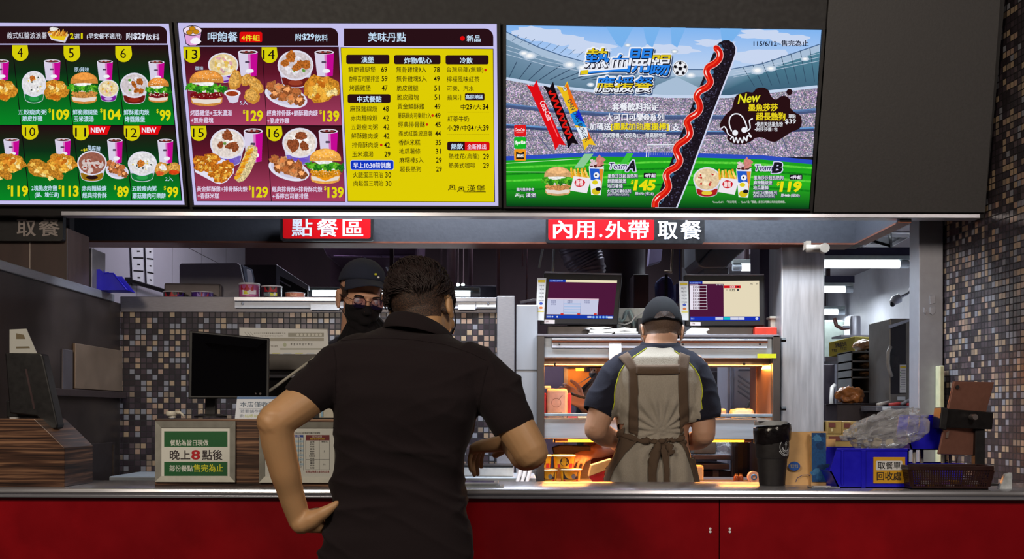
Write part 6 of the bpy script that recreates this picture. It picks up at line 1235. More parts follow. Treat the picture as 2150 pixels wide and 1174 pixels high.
for i, (x0, x1, Y, lab) in enumerate(((1533, 1580, YW0 + .14, 'wrapped burger glowing on the upper shelf of the warmer'), (1500, 1522, YW0 + .18, 'wrapped burger half hidden by the worker\'s sleeve'))):
 a, b = P(x0, 878, Y), P(x1, 858, Y); bm = bmesh.new(); bmesh.ops.create_icosphere(bm, subdivisions=4, radius=1)
 for v in bm.verts:
  d = v.co.copy(); k = lambda t: math.copysign(abs(t) ** .55, t); h = b.z - ZU
  v.co = Vector(((a.x + b.x) / 2 + (b.x - a.x) / 2 * k(d.x), Y + .055 * k(d.y), ZU + h / 2 + h / 2 * k(d.z))) + d * .004 * noise.noise(d * 4)
 me = bpy.data.meshes.new('wrapped_burger'); bm.to_mesh(me); bm.free(); me.materials.append(WRAP); me.polygons.foreach_set('use_smooth', [True] * len(me.polygons)); o = bpy.data.objects.new('wrapped_burger', me); COL.objects.link(o); single(o, 'wrapped_burger', None, lab, 'burger', 'wrapped burgers in the warmer')
YEL_ = mat('yellow_paper_bowl', (226, 160, 24), .4)
def ybowl(x0, x1, yt, yb, Y, lab, up, z0=None):
 T = Thing('soup_bowl', lab, 'bowl', 'yellow soup bowls in the warmer')
 a, b = P(x0, yb, Y), P(x1, yt, Y); r = (b.x - a.x) / 2; cx = (a.x + b.x) / 2; z0 = a.z if z0 is None else z0; h = b.z - a.z
 T.part(MB().lathe((cx, Y, z0), [(.002, 0), (r * .82, 0), (r * .96, h * .94), (.002, h * .9)], 32), 'body', YEL_, smooth=True, auto=40)
 T.part(MB().lathe((cx, Y, z0 + h * .92), [(.002, h * .04), (r * .95, 0), (r * 1.03, 0), (r * 1.03, h * .07), (r * .98, h * .10), (.002, h * .09)], 32), 'lid', mat('cream_lid', (240, 220, 180), .4), smooth=True, auto=40)
 w = Wrap(cx, Y, r * .82 + .0005, z0, r * .96 + .0005, z0 + h * .94, R(-90))
 seg = lambda u0, u1, v0, v1, col, L: w.poly([(r * (u0 + (u1 - u0) * i / 8), z0 + h * v0) for i in range(9)] + [(r * (u1 - (u1 - u0) * i / 8), z0 + h * v1) for i in range(9)], col, L)
 if up:
  for ox in (0, 1.75):
   for k, (rx, col) in enumerate(((.42, (60, 30, 14)),)): w.poly([(r * (ox + .0 + rx * math.cos(R(q))), z0 + h * (.5 + .34 * math.sin(R(q)))) for q in range(0, 360, 20)], col, 1)
   w.text('赤肉', r * (ox - .26), z0 + h * .72, r * (ox + .18), z0 + h * .52, (236, 190, 40), 2); w.text('麵線焿', r * (ox - .34), z0 + h * .50, r * (ox + .28), z0 + h * .30, (236, 190, 40), 2); seg(ox - .7, ox - .4, .02, .3, (186, 24, 26), 1); seg(ox + .45, ox + .85, .02, .36, (196, 24, 26), 2)
 else:
  seg(-.75, .75, .20, .82, (44, 26, 18), 1); seg(-.72, .72, .02, .22, (200, 24, 20), 1.5); w.poly([(r * (.25 + .2 * math.cos(R(q))), z0 + h * (.45 + .2 * math.sin(R(q)))) for q in range(0, 360, 24)], (110, 110, 112), 2); w.text('紅燒', r * .5, z0 + h * .74, r * .66, z0 + h * .44, (226, 180, 60), 2)
 T.part(w.build('print', PRINT), 'print', None); T.done()
Yl = YW0 + .03
ybowl(1174, 1221, 984, 1010, Yl, 'lower yellow soup bowl with a dark band, right of the pair', False, ZL); ybowl(1126.5, 1172, 985, 1010, Yl, 'lower yellow soup bowl with a dark band, against the warmer post', False, ZL)
zt2 = ZL + M(28.6, Yl)
ybowl(1161, 1208, 955, 981.5, Yl + .01, 'upper yellow soup bowl with a brown badge, held by the kitchen worker', True, zt2); ybowl(1112, 1159.5, 955, 981.5, Yl + .01, 'upper yellow soup bowl half hidden by the warmer post', True, zt2)
T = Thing('takeout_box', 'open kraft box with a red side on the lower shelf of the warmer', 'box'); Yx = 4.50
ft = [P(x, y, Yx) for x, y in ((1237, 998), (1283, 966), (1283, 1012), (1240, 1012))]; bt = [q + Vector((.0, .12, 0)) for q in ft]
for q in ft + bt: q.z = max(q.z, ZL - .03)
T.part(MB().prism([P(x, y, Yx) for x, y in ((1236.5, 1001), (1284, 983), (1284, 1016), (1248, 1016))], (0, .10, 0)), 'body', mat('red_card', (196, 20, 28), .45), bevel=.002)
T.part(MB().prism([P(x, y, Yx - .002) for x, y in ((1236, 1001), (1242, 977), (1284, 964), (1284, 983))], (0, .08, 0)), 'lid_flap', mat('kraft_card', (220, 164, 96), .6), bevel=.002)
T.part(MB().box(XX(1232, Yx), XX(1300, Yx), Yx - .02, Yx + .14, ZZ(1019, Yx), ZZ(1016, Yx)), 'tray', STEELD); T.done()
T = Thing('sauce_jug', 'white jug with a round mark and pink liner on the upper warmer shelf', 'jug'); Yj = YW0 + .16
a, b = P(1148, 878, Yj), P(1192, 816, Yj); T.part(MB().box(a.x, b.x, Yj, Yj + .10, ZU, b.z), 'body', mat('jug_white', (232, 200, 190), .4), bevel=.012)
c = Canvas((0, Yj - .001, 0), (0, -1, 0)); c.line([(1168 + 10 * math.cos(R(q)), 846 + 9 * math.sin(R(q))) for q in range(0, 361, 20)], .9, (150, 110, 100), 1); c.line([(1174, 838), (1181, 830)], .9, (150, 110, 100), 1); T.part(c.build('print', PRINT), 'print', None)
T.part(MB().box(a.x - .035, a.x - .002, Yj + .01, Yj + .11, ZU, b.z - .02), 'liner', mat('pink_film', (214, 70, 84), .3, 0, .2, 20, .3), bevel=.004); T.part(MB().box(b.x + .001, b.x + .016, Yj + .01, Yj + .10, ZU, b.z - .02), 'liner', MATS['pink_film'], bevel=.004); T.part(MB().box(a.x - .01, a.x + .02, Yj + .03, Yj + .08, b.z, b.z + .012), 'cap', mat('pale_cyan', (170, 214, 220), .3), bevel=.003)
T.part(MB().tube([P(1148, 878, Yj - .04), P(1152, 868, Yj - .04), P(1180, 867, Yj - .04), P(1183, 878, Yj - .04)], .003, 8), 'wire_stand', STEELD); T.done()
for x0, x1, y0, y1, col, lab in ((1194, 1212, 871, 877, (220, 60, 50), 'red sauce cup on the upper shelf behind the rail'), (1213, 1240, 872, 877, (240, 200, 150), 'pale wrapped pie on the upper shelf behind the rail')):
 p, q = P(x0, y1, YW0 + .03), P(x1, y0, YW0 + .03); single(MB().box(p.x, q.x, YW0 + .025, YW0 + .09, ZU - .004, q.z), 'snack_pack', mat('snack_%d' % x0, col, .5), lab, 'pack', bevel=.004)
ZD = ZZ(702, YW0 - .02) + .0005
def slab(x0, x1, yt, yb, Y0, dep, name, mt, lab, cat, bv=.002, seed=0, group=None):
 m = MB(); a, b = P(x0, yb, Y0), P(x1, yt, Y0); rd = random.Random(seed); m.box(a.x, b.x, Y0, Y0 + dep, max(a.z, ZD), b.z); return single(m, name, mt, lab, cat, group, bevel=bv)
BAGP = mat('bag_paper', (206, 202, 196), .7, 0, .08, 40, .1)
Y0 = YW0 + .02
def stack(x0, x1, ys, lab, seed, flop=0, mats=None):
 """a pile of folded paper bags: each bundle is a thing"""
 rd = random.Random(seed)
 for i in range(len(ys) - 1):
  yb, yt = ys[i], ys[i + 1]; a, b = P(x0, yb, Y0), P(x1, yt, Y0); zb = ZD if i == 0 else a.z + .0004; m = MB(); n = 6; dx = rd.uniform(-.004, .004); rs = []
  for k in range(n + 1): rs.append([(a.x + dx + (b.x - a.x) * k / n, Y0 + y, z + .003 * math.sin(k * 1.3 + i + seed)*(1 if i==len(ys)-2 else .0)) for y, z in ((0, zb), (.05, zb), (.05, b.z), (0, b.z))])
  m.rings(rs); single(m, 'paper_bag_bundle', mats or BAGP, lab[i], 'paper bags', 'folded bags on the warmer', bevel=.002)
stack(1237, 1287, (708, 699.5, 690), ('lower bundle of folded paper bags below the left order screen', 'upper bundle of folded paper bags below the left order screen'), 1)
stack(1289, 1338, (708, 701, 696.5, 689), ('bottom bundle of bags beside the white box', 'brown middle bundle of bags beside the white box', 'top bundle of bags beside the white box'), 2)
m = MB(); a = [P(x, y, Y0) for x, y in ((1228, 689), (1240, 687), (1270, 686), (1282, 688), (1288, 691), (1236, 692))]; single(m.prism(a, (0, .05, 0)), 'paper_bag_bundle', BAGP, 'loose paper bag lying askew on the bundle below the left order screen', 'paper bags', 'folded bags on the warmer')
for i, (q, lab) in enumerate(((((1438, 708), (1442, 698), (1500, 703), (1502, 708)), 'crushed paper bag below the right order screen, lowest'), (((1440, 698), (1452, 688), (1486, 689), (1490, 692), (1482, 697), (1488, 703), (1500, 704)), 'crushed paper bag below the right order screen, on top'))):
 pr = [P(x, y, Y0 + .01) for x, y in q]
 for v in pr: v.z = max(v.z, ZD)
 single(MB().prism(pr, (0, .045, 0)), 'crushed_bag', BAGP, lab, 'paper bag', bevel=.002)
slab(1585, 1632, 686, 709, Y0 + .02, .09, 'red_box', mat('red_orange_box', (196, 52, 34), .4), 'orange red box at the right end of the warmer top', 'box', .006)
m = MB(); a, b = P(1616, 690, Y0 + .1), P(1640, 664, Y0 + .1); T = Thing('wall_dispenser', 'cream dispenser fixed by the steel pillar above the red box', 'dispenser'); T.part(MB().box(a.x, b.x, Y0 + .10, Y0 + .17, b.z - .012, b.z), 'cap', CREAM, bevel=.004); T.part(MB().box(a.x + .006, b.x - .004, Y0 + .11, Y0 + .16, ZD, b.z - .012), 'body', CREAM, bevel=.004); T.done()
m = MB(); a, b = P(1556, 709, Y0 + .10), P(1562, 686, Y0 + .10); T = Thing('steel_bracket', 'small steel bracket left of the orange red box', 'bracket'); T.part(MB().box(a.x, b.x, Y0 + .1, Y0 + .14, ZD, b.z), 'upright', STEEL); T.part(MB().box(b.x, b.x + .03, Y0 + .1, Y0 + .13, ZD, ZD + .012), 'foot', STEEL); T.done()
T = Thing('label_printer', 'white printer box with a cable loop between the order screens', 'printer'); Yp = Y0 + .20
a, b = P(1298, 700, Yp), P(1362, 647, Yp); T.part(MB().box(a.x, b.x, Yp, Yp + .06, ZD, b.z), 'body', mat('white_box', (196, 204, 204), .45), bevel=.004)
T.part(MB().box(a.x + .02, a.x + .055, Yp - .04, Yp - .001, ZD, a.z + .05), 'adaptor', BLACK, bevel=.004); T.part(MB().pbox(1339, 1366, 668, 705, Yp - .05, Yp - .005), 'dock', mat('dark_dock', (36, 36, 48), .4), bevel=.003)
T.part(MB().tube([P(x, y, Yp - .03) for x, y in ((1300, 668), (1306, 676), (1312, 668), (1316, 652), (1322, 651), (1328, 664), (1331, 684))], .006, 8), 'thick_cable', mat('pale_cyan_cable', (160, 186, 190), .4), smooth=True)
T.part(MB().tube([P(x, y, Yp - .055) for x, y in ((1297, 679), (1312, 682), (1326, 676), (1334, 664), (1350, 656))], .004, 8), 'thin_cable', mat('white_cable', (206, 206, 204), .4), smooth=True); T.done()
def kds(q, scr, strip, tag_, lab, draw, Y):
 T = Thing('order_screen', lab, 'screen', 'kitchen order screens on the warmer')
 p = [P(x, y, Y) for x, y in q]; T.part(MB().prism(p, (0, .035, 0)), 'case', BEZEL, bevel=.005)
 T.part(MB().tube([p[0] + Vector((.004, -.001, 0)), p[1] + Vector((-.004, -.001, 0))], .0035, 8), 'top_edge', mat('pale_edge', (150, 150, 160), .35, .5))
 c = Canvas((0, Y - .0006, 0), (0, -1, 0), eps=.0003); c.poly(scr, (76, 24, 58), 0); draw(c); T.part(c.build('display', [LIT]), 'display', None)
 cs = Canvas((0, Y - .010, 0), (0, -1, 0), eps=.0003); cs.poly(strip, (206, 206, 206), 0)
 x0, y0 = strip[0]; x1, y1 = strip[3]; w_ = strip[1][0] - x0; h = y1 - y0; f = lambda t: x0 + (x1 - x0) * t
 cs.poly([(f(.03) + 2, y0 + h * .05), (f(.03) + w_ - 2, y0 + h * .05), (f(.09) + w_ - 2, y0 + h * .11), (f(.09) + 2, y0 + h * .11)], (206, 176, 20), 1)
 for i in range(5): greek(cs, f(.16 + .09 * i) + 4, y0 + h * (.165 + .09 * i), f(.16 + .09 * i) + w_ - 4, y0 + h * (.198 + .09 * i), (80, 80, 94), 1, 5, i); cs.poly([(f(.22 + .09 * i) + w_ * .44, y0 + h * (.215 + .09 * i)), (f(.22 + .09 * i) + w_ * .56, y0 + h * (.215 + .09 * i)), (f(.22 + .09 * i) + w_ * .5, y0 + h * (.238 + .09 * i))], (60, 60, 90), 1)
 cs.ell(f(.61) + w_ * .5, y0 + h * .61, w_ * .2, h * .03, (40, 70, 170), 1); cs.ell(f(.71) + w_ * .5, y0 + h * .71, w_ * .2, h * .028, (206, 110, 50), 1); cs.rect(f(.79) + 3, y0 + h * .785, f(.79) + w_ - 3, y0 + h * .81, (206, 190, 40), 1)
 st = T.part(MB().prism([cs.at(x, y, -1) for x, y in strip], (0, .010 - .0006, 0)), 'guide_card', PAPER); T.part(cs.build('guide_print', PRINT), 'guide_print', None, st)
 ct = Canvas((0, Y - .002, 0), (0, -1, 0)); ct.poly(tag_, (206, 196, 196), 0); greek(ct, tag_[0][0] + 3, tag_[0][1] + 2, tag_[0][0] + 10, tag_[0][1] + 5, (110, 70, 70), 1, 3); T.part(ct.build('asset_tag', PRINT), 'asset_tag', None)
 m = MB().box((p[3].x + p[2].x) / 2 - .05, (p[3].x + p[2].x) / 2 + .05, Y + .04, Y + .075, ZD, (p[0].z + p[3].z) / 2); T.part(m, 'stand', STEELD); T.part(MB().box(p[3].x + .03, p[2].x - .02, Y + .02, Y + .10, ZD, ZD + .045), 'stand_base', SIDE, bevel=.006); T.done()
def d1(c):
 c.poly([(1153.4, 586.6), (1188, 587.2), (1187.6, 592.4), (1153, 592)], (24, 60, 170), 1); greek(c, 1155, 588.2, 1182, 591.2, (150, 176, 230), 2, 10); c.poly([(1188, 587.2), (1295.8, 589), (1295.3, 594.2), (1187.6, 592.4)], (232, 220, 186), 1)
 c.poly([(1149.8, 626), (1257, 627.6), (1254, 661), (1147.6, 660)], (196, 200, 226), 1); c.poly([(1147.2, 661), (1288, 663), (1287, 669.5), (1146.8, 668.6)], (24, 60, 170), 1)
 c.poly([(1149.8, 626), (1257, 627.6), (1256.8, 630), (1149.6, 628.4)], (220, 190, 206), 2)
 for x in (1184, 1219.6): c.line([(x, 627), (x - 1.2, 660)], .6, (130, 140, 180), 2)
 for i in range(4): c.line([(1184, 638 + 6 * i), (1219, 638.4 + 6 * i)], 2.4, (166, 190, 226), 1.5)
 for x, n in ((1156, 3), (1191, 2), (1227, 2)):
  for i in range(n): greek(c, x, 631 + 3.4 * i, x + 11, 633.6 + 3.4 * i, (90, 96, 140), 2, 5, i)
 for x in (1180, 1215, 1250): c.rect(x - 3, 658, x + 3, 661, (206, 50, 40), 2.5)
 for i in range(5): c.ell(1246 + 7 * i, 666, 2.6, 2.4, (130, 180, 236), 2, n=12)
 c.rrect(1233, 664, 1242, 667.6, 1, (196, 206, 236), 2); c.rrect(1276, 664.6, 1286, 668.6, 1, (206, 216, 240), 2.4); c.rect(1148, 663.4, 1157, 666.8, (150, 170, 210), 2); c.ell(1160, 665.2, 1.8, 1.8, (206, 216, 240), 2, n=10); c.ell(1170, 665.4, 1.8, 1.8, (206, 216, 240), 2, n=10)
kds([(1142, 572.5), (1306.5, 576), (1297.5, 681.5), (1134.5, 681.5)], [(1153.4, 586.6), (1295.8, 589), (1287, 669.5), (1146.8, 668.6)], [(1128, 583.4), (1147, 583.8), (1142, 673), (1125.4, 672)], [(1143, 671.5), (1165, 672), (1164.6, 680), (1142.6, 679.6)], 'order screen with a purple picture and white table, left of the worker\'s cap', d1, YW0 + .06)
def d2(c):
 c.poly([(1447, 591.4), (1475, 591), (1475, 596), (1447.2, 596.2)], (24, 50, 160), 1); greek(c, 1449, 592.6, 1471, 595.2, (150, 176, 230), 2, 9)
 c.poly([(1475, 590.8), (1594, 589.6), (1594.6, 664.6), (1519.4, 664.8), (1519, 596.2), (1475, 596.2)], (228, 216, 186), 1)
 c.poly([(1448.8, 665), (1594.8, 664.8), (1595, 673.4), (1449, 673.4)], (26, 50, 176), 1.5)
 c.rect(1447.8, 596.6, 1466, 598.6, (150, 130, 150), 2); greek(c, 1503, 596.8, 1518, 599.2, (200, 200, 206), 2, 5)
 c.poly([(1448, 599.6), (1484, 599.6), (1485, 650), (1449, 650)], (232, 226, 240), 2);
 for i, t in enumerate(('128', '131', '130', '132', '134', '135', '136', '137')):
  y = 600.4 + 6.25 * i; c.rect(1468.6, y, 1483 + .1 * i, y + 5.4, (66, 16, 40), 2.5); c.rect(1455.4, y, 1457.6, y + 5.4, (66, 16, 40), 2.5); c.text(t, 1459.2, y + .5, 1468.2, y + 5.0, (46, 10, 36), 3, off=.02)
 c.rect(1519.6, 599.6, 1555, 605.2, (206, 20, 30), 2); c.text('133', 1532.6, 600.4, 1543, 604.6, (236, 226, 226), 3, off=.03); c.text('135', 1532.4, 606.4, 1543.6, 611.6, (60, 60, 56), 3, off=.02); c.rrect(1547, 606.8, 1552, 610.6, 1, (46, 50, 60), 3); c.rrect(1547, 601, 1552, 604, 1, (70, 16, 26), 3); c.rect(1524, 606.6, 1528.6, 610.8, (196, 186, 160), 3)
 greek(c, 1575.6, 595, 1580.4, 598, (60, 56, 60), 2, 2); greek(c, 1587.6, 595, 1592, 598, (60, 56, 60), 2, 2)
 for x0, x1, col in ((1502, 1518, (206, 206, 226)), (1519, 1533, (20, 190, 196)), (1533.4, 1550, (214, 216, 232)), (1550.4, 1563, (214, 216, 232))): c.rect(x0, 666.4, x1, 671.6, col, 2.5)
 c.ell(1589, 669, 3.2, 3, (206, 216, 240), 2.5, n=14); greek(c, 1450, 667.6, 1458, 671, (150, 170, 220), 2.5, 3)
kds([(1436.8, 577.6), (1605.4, 577), (1606.2, 684.6), (1440, 684.6)], [(1447, 591.4), (1594, 589.6), (1595, 673.4), (1449, 673.4)], [(1425.6, 590), (1445, 590.4), (1446, 672.5), (1428.5, 672)], [(1449, 676), (1471, 676.4), (1471, 684), (1449.4, 683.8)], 'order screen with a number list and cream half, right of the worker\'s cap', d2, YW0 + .06)
single(MB().tube([P(1092, 635, 4.9), P(1110, 632, 4.9), P(1128, 629, 4.86)], .006, 8), 'cable', mat('grey_cable', (150, 146, 160), .4), 'grey cable running from the left order screen to the white steel column', 'cable', smooth=True)
ZT = ZZ(1003, 4.35)
xl, xr = XX(300, 4.6), XX(1126, 4.35)
T = Thing('work_table', 'steel work table behind the counter below the tiled partition', 'table')
T.part(MB().box(-1.6, xr, 4.35, YM - .035, ZT - .035, ZT), 'table_top', PANEL, bevel=.004)
for x in (-1.55, xr - .05):
 for y in (4.39, 4.66): T.part(MB().box(x, x + .035, y, y + .035, 0, ZT - .035), 'leg', STEELD)
T.done()
a, b = P(958, 1003, 4.42), P(1078, 981, 4.42)
T = Thing('white_box', 'long white box on the work table beyond the reaching hand', 'box'); T.part(MB().box(a.x, b.x, 4.42, 4.56, ZT + .0005, b.z), 'body', mat('white_card_box', (220, 220, 218), .45), bevel=.003); T.part(MB().box(a.x + .01, b.x - .0, 4.41, 4.57, b.z, b.z + .008), 'lid', BLACK, bevel=.002); T.done()
for i in range(3):
 x = 1082 + 10 * i; pr = [P(x, 1014, 4.30), P(x + 8, 1014, 4.30), P(x + 17, 980, 4.34), P(x + 9, 980, 4.34)]
 for q in pr: q.z = max(q.z, ZC - .06)
 single(MB().prism(pr, (0, .10, 0)), 'lid_stack', mat('white_lid', (214, 206, 204), .45), ('leaning stack of white lids nearest the white box', 'middle one of the leaning stacks of white lids', 'leaning stack of white lids nearest the warmer post')[i], 'lids', 'white lid stacks', bevel=.006)
single(MB().box(XX(1080, 4.3), XX(1120, 4.3), 4.29, 4.345, ZC - .20, ZC - .061), 'lid_rack', STEELD, 'small steel rack under the leaning white lids', 'rack')
single(MB().box(XX(1215, 6.2), XX(1330, 6.2), 6.2, 6.3, 0, ZZ(862, 6.2)), 'steel_counter', mat('orange_lit_counter_steel', (190, 150, 110), .4, .6), 'steel counter front far behind the warmer', 'counter', bevel=.004)  # orange light from the heat lamps painted into the plain steel colour
single(MB().box(XX(1120, 6.6), XX(1330, 6.6), 6.6, 6.7, 0, ZZ(755, 6.6)), 'back_panel', mat('purple_back_panel', (110, 90, 112), .45, .4, .12, 6), 'purple grey back panel seen through the warmer', 'panel', bevel=.004)
T = Thing('heated_shelf', 'orange lit steel shelf with its own small heat lamp, beyond the kitchen worker', 'shelf'); Yq_ = 5.85
T.part(MB().pbox(1190, 1330, 766, 848, Yq_ + .25, Yq_ + .28), 'back_plate', mat('orange_lit_plate', (150, 108, 76), .4, .3)); T.part(MB().box(XX(1190, Yq_), XX(1330, Yq_), Yq_, Yq_ + .25, ZZ(850, Yq_), ZZ(846, Yq_)), 'shelf', STEELD); T.part(MB().box(XX(1194, Yq_), XX(1330, Yq_), Yq_ + .05, Yq_ + .25, ZZ(771, Yq_), ZZ(766, Yq_)), 'canopy', STEELD)  # back plate colour already holds the orange glow of the heat lamp
T.part(MB().tube([P(1209, 775, Yq_ + .1), P(1244, 775, Yq_ + .1)], .011, 10), 'heat_lamp', HEAT, smooth=True)
for xx_ in (XX(1192, Yq_), XX(1328, Yq_)): T.part(MB().box(xx_ - .012, xx_ + .012, Yq_ + .2, Yq_ + .28, 0, ZZ(766, Yq_)), 'post', STEELD)
p = P(1250, 779, Yq_ + .1); l = bpy.data.lights.new('heat_light', 'AREA'); l.shape = 'RECTANGLE'; l.size = .3; l.size_y = .06; l.energy = 1.5; l.color = (1, .38, .07); o = bpy.data.objects.new('heat_light', l); COL.objects.link(o); o.location = p; o.rotation_euler = (R(35), 0, 0); T.done()
T = Thing('steel_pan', 'black speckled pan behind the yellow soup bowls', 'pan'); a, b = P(1162, 953, 4.98), P(1240, 936, 4.98); T.part(MB().prism([P(x, y, 4.95) for x, y in ((1160, 940), (1176, 935), (1240, 937), (1240, 956), (1164, 956))], (0, .10, 0)), 'body', mat('black_pan', (46, 42, 52), .5, 0, .4, 120), bevel=.004); T.part(MB().box(a.x, b.x, 4.96, 5.04, ZL, a.z + .004), 'base', STEELD); T.done()
T = Thing('dark_cupboard', 'dark open cupboard behind the worker\'s right shoulder', 'cupboard'); a, b = P(1476, 840, 6.33), P(1526, 745, 6.33); T.part(MB().box(a.x, b.x, 6.33, 6.6, 0, b.z), 'body', mat('dark_cupboard', (44, 34, 44), .5), bevel=.004); T.part(MB().pbox(1490, 1520, 780, 828, 6.31, 6.33), 'basket_front', mat('dark_basket', (34, 28, 34), .5, 0, .5, 90), bevel=.004); T.part(MB().pbox(1502, 1525, 836, 842, 6.305, 6.33), 'shelf_edge', ALU); T.done()
T = Thing('locker', 'pale locker with slanting ribs seen through the warmer at right', 'locker'); a, b = P(1527, 880, 6.0), P(1610, 750, 6.0); T.part(MB().box(a.x, b.x, 6.0, 6.3, 0, b.z), 'body', mat('pale_locker', (176, 178, 196), .4, .1, .05, 20), bevel=.004)
T.part(MB().pbox(1534, 1540, 760, 1000, 5.985, 6.0), 'edge', mat('locker_edge', (150, 160, 186), .4)); T.part(MB().pbox(1551, 1590, 775.5, 778.5, 5.99, 6.0), 'groove', mat('locker_groove', (110, 112, 130), .5))
for i in range(4): T.part(MB().prism([P(1550, 787 + 11 * i, 5.99), P(1588, 812 + 11 * i, 5.99), P(1588, 815.5 + 11 * i, 5.99), P(1550, 790.5 + 11 * i, 5.99)], (0, .012, 0)), 'rib', mat('locker_rib', (130, 132, 150), .5))
T.part(MB().tube([P(1568, 858, 5.96), P(1574, 846, 5.96), P(1584, 836, 5.96)], .008, 8), 'hose', mat('grey_hose', (110, 110, 110), .5)); T.done()
for i, (x0, x1, y0, y1, Y, col, lab) in enumerate(((1455, 1536, 955, 966, 5.5, (150, 146, 156), 'upper steel shelf behind the aproned worker'), (1455, 1532, 974, 986, 5.5, (140, 136, 146), 'lower steel shelf behind the aproned worker'))):
 single(MB().pbox(x0, x1, y0, y1, Y, Y + .3), 'steel_shelf', mat('steel_shelf_%d' % i, col, .4, .8), lab, 'shelf', bevel=.004)
T = Thing('steel_cabinet', 'steel base cabinet under the shelves behind the aproned worker', 'cabinet'); a, b = P(1455, 988, 5.55), P(1540, 988, 5.55); T.part(MB().box(a.x, b.x, 5.55, 5.85, 0, a.z), 'body', mat('cab_steel', (90, 84, 92), .4, .7), bevel=.004); T.part(MB().pbox(1497, 1509, 988, 1020, 5.53, 5.549), 'door_post', STEEL); T.part(MB().pbox(1536, 1541, 920, 1000, 5.53, 5.56), 'upright', STEELD); T.done()
T = Thing('food_tub', 'grey green tub with a clear bag, on the shelf behind the worker\'s elbow', 'tub'); T.part(MB().pbox(1456, 1504, 928, 953.5, 5.55, 5.75), 'tub', mat('greygreen_tub', (140, 144, 142), .4), bevel=.006)
bm = bmesh.new(); bmesh.ops.create_icosphere(bm, subdivisions=4, radius=1)
for v in bm.verts:
 d = v.co.copy(); v.co = P(1516, 942, 5.62) + Vector((d.x * .05, d.y * .06, d.z * .032)) + d * .012 * noise.noise(d * 3.3)
me = bpy.data.meshes.new('bag'); bm.to_mesh(me); bm.free(); me.materials.append(FILM); me.polygons.foreach_set('use_smooth', [True] * len(me.polygons)); o = bpy.data.objects.new('bag', me); COL.objects.link(o); T.part(o, 'bag', None); T.done()
m = MB(); a, b = P(1546, 1100, 5.3), P(1582, 925, 5.3); single(MB().box(a.x, b.x, 5.3, 5.42, 0, b.z), 'waste_bag', mat('black_cloth', (26, 20, 24), .7, 0, .2, 14, .2), 'tall black waste bag behind the warmer at right', 'bag', bevel=.03)
p, q = P(1458, 1013.5, YW0 + .1), P(1476, 977, YW0 + .1); single(MB().box(p.x, q.x, YW0 + .08, YW0 + .13, ZL, q.z), 'fries_pack', mat('cream_pack', (244, 206, 150), .5, 0, .1, 30), 'upright cream pack glowing beside the apron hem', 'pack', bevel=.008)
for i, x in enumerate((1546, 1555)):
 p = P(x, 1012, YW0 + .06); T = Thing('sauce_bottle', ('amber glass bottle on the lower shelf, nearer the apron', 'amber glass bottle on the lower shelf, nearer the tape roll')[i], 'bottle', 'amber bottles on the lower shelf'); T.part(MB().lathe((p.x, p.y, ZL), [(.001, 0), (.011, 0), (.012, .004), (.012, .022), (.006, .028), (.001, .028)], 16), 'glass', mat('amber_glass', (120, 56, 26), .1, 0, .1, 20), smooth=True); T.part(MB().lathe((p.x, p.y, ZL + .027), [(.001, 0), (.007, 0), (.007, .006), (.001, .006)], 14), 'cap', mat('gold_cap', (170, 120, 60), .3, .7)); T.done()
p = P(1583, 1012, YW0 - .02); T = Thing('tape_roll', 'orange and white tape roll with a teal core beside the black bin', 'tape roll'); T.part(MB().lathe((p.x, p.y, ZL + .0245), [(.012, 0), (.024, 0), (.024, .03), (.012, .03)], 28, 'y'), 'roll', mat('orange_tape', (226, 150, 110), .4), smooth=True, auto=40); T.part(MB().lathe((p.x, p.y - .002, ZL + .0245), [(.008, 0), (.0125, 0), (.0125, .034), (.008, .034)], 24, 'y', cap=(False, False)), 'core', mat('teal_core', (20, 110, 150), .4), smooth=True); T.done()
CREAMD = mat('darkened_cream', (140, 128, 116), .5); T = Thing('security_camera', 'white tube camera at the end of the sign beam', 'camera'); Yc = 4.60; a, b = P(1693, 522, Yc), P(1729, 522, Yc)  # cream darkened so the recess lamps do not overexpose the camera
T.part(MB().tube([a, P(1724, 522, Yc)], M(8.2, Yc), 20), 'body', CREAMD, smooth=True); T.part(MB().lathe((b.x, Yc - .022, b.z), [(M(6.4, Yc), 0), (M(10, Yc), 0), (M(10.4, Yc), .03), (M(6.4, Yc), .03)], 28, 'y'), 'hood', CREAMD, smooth=True, auto=40); T.part(MB().lathe((b.x, Yc - .012, b.z), [(.0005, 0), (M(6.6, Yc), 0), (M(6.6, Yc), .02), (.0005, .02)], 24, 'y'), 'lens', BLACK); T.part(MB().box(a.x, a.x + .02, Yc, Yc + .06, a.z, ZZ(508, YB)), 'bracket', CREAMD); T.done()
T = Thing('security_camera', 'small pale camera on an arm on the white passage wall', 'camera'); Yc = 5.6; T.part(MB().tube([P(1871, 638, Yc), P(1879, 630, Yc), P(1889, 626, Yc), P(1892, 624, Yc)], [.016, .024, .024, .010], 14), 'body', mat('pale_camera', (190, 190, 194), .4), smooth=True); T.part(MB().ball(tuple(P(1874, 638, Yc - .01)), (.013, .008, .017), 12), 'lens', BLACK); m = MB().tube([P(1891, 624, Yc), P(1904, 618, Yc), P(1912, 612, Yc + .02)], .007, 8); T.part(m, 'arm', STEEL); a = P(1912, 612, Yc); T.part(MB().box(a.x, 2.42, Yc, Yc + .03, a.z - .01, a.z + .02), 'wall_bracket', STEELD); T.done()
T = Thing('air_vent', 'open ceiling vent with a hanging black cable in the passage', 'vent'); zv = 2.262
def onceil(px, py, z=2.255):
 d = ray(px, py); t = (z - HC) / d.z; return Vector((d.x * t, t, z))
v = [onceil(*q) for q in ((1812, 513), (1869, 513), (1908, 491), (1848, 489))]; c0 = sum(v, Vector()) / 4; n_ = [c0 + (q - c0) * 1.22 for q in v]
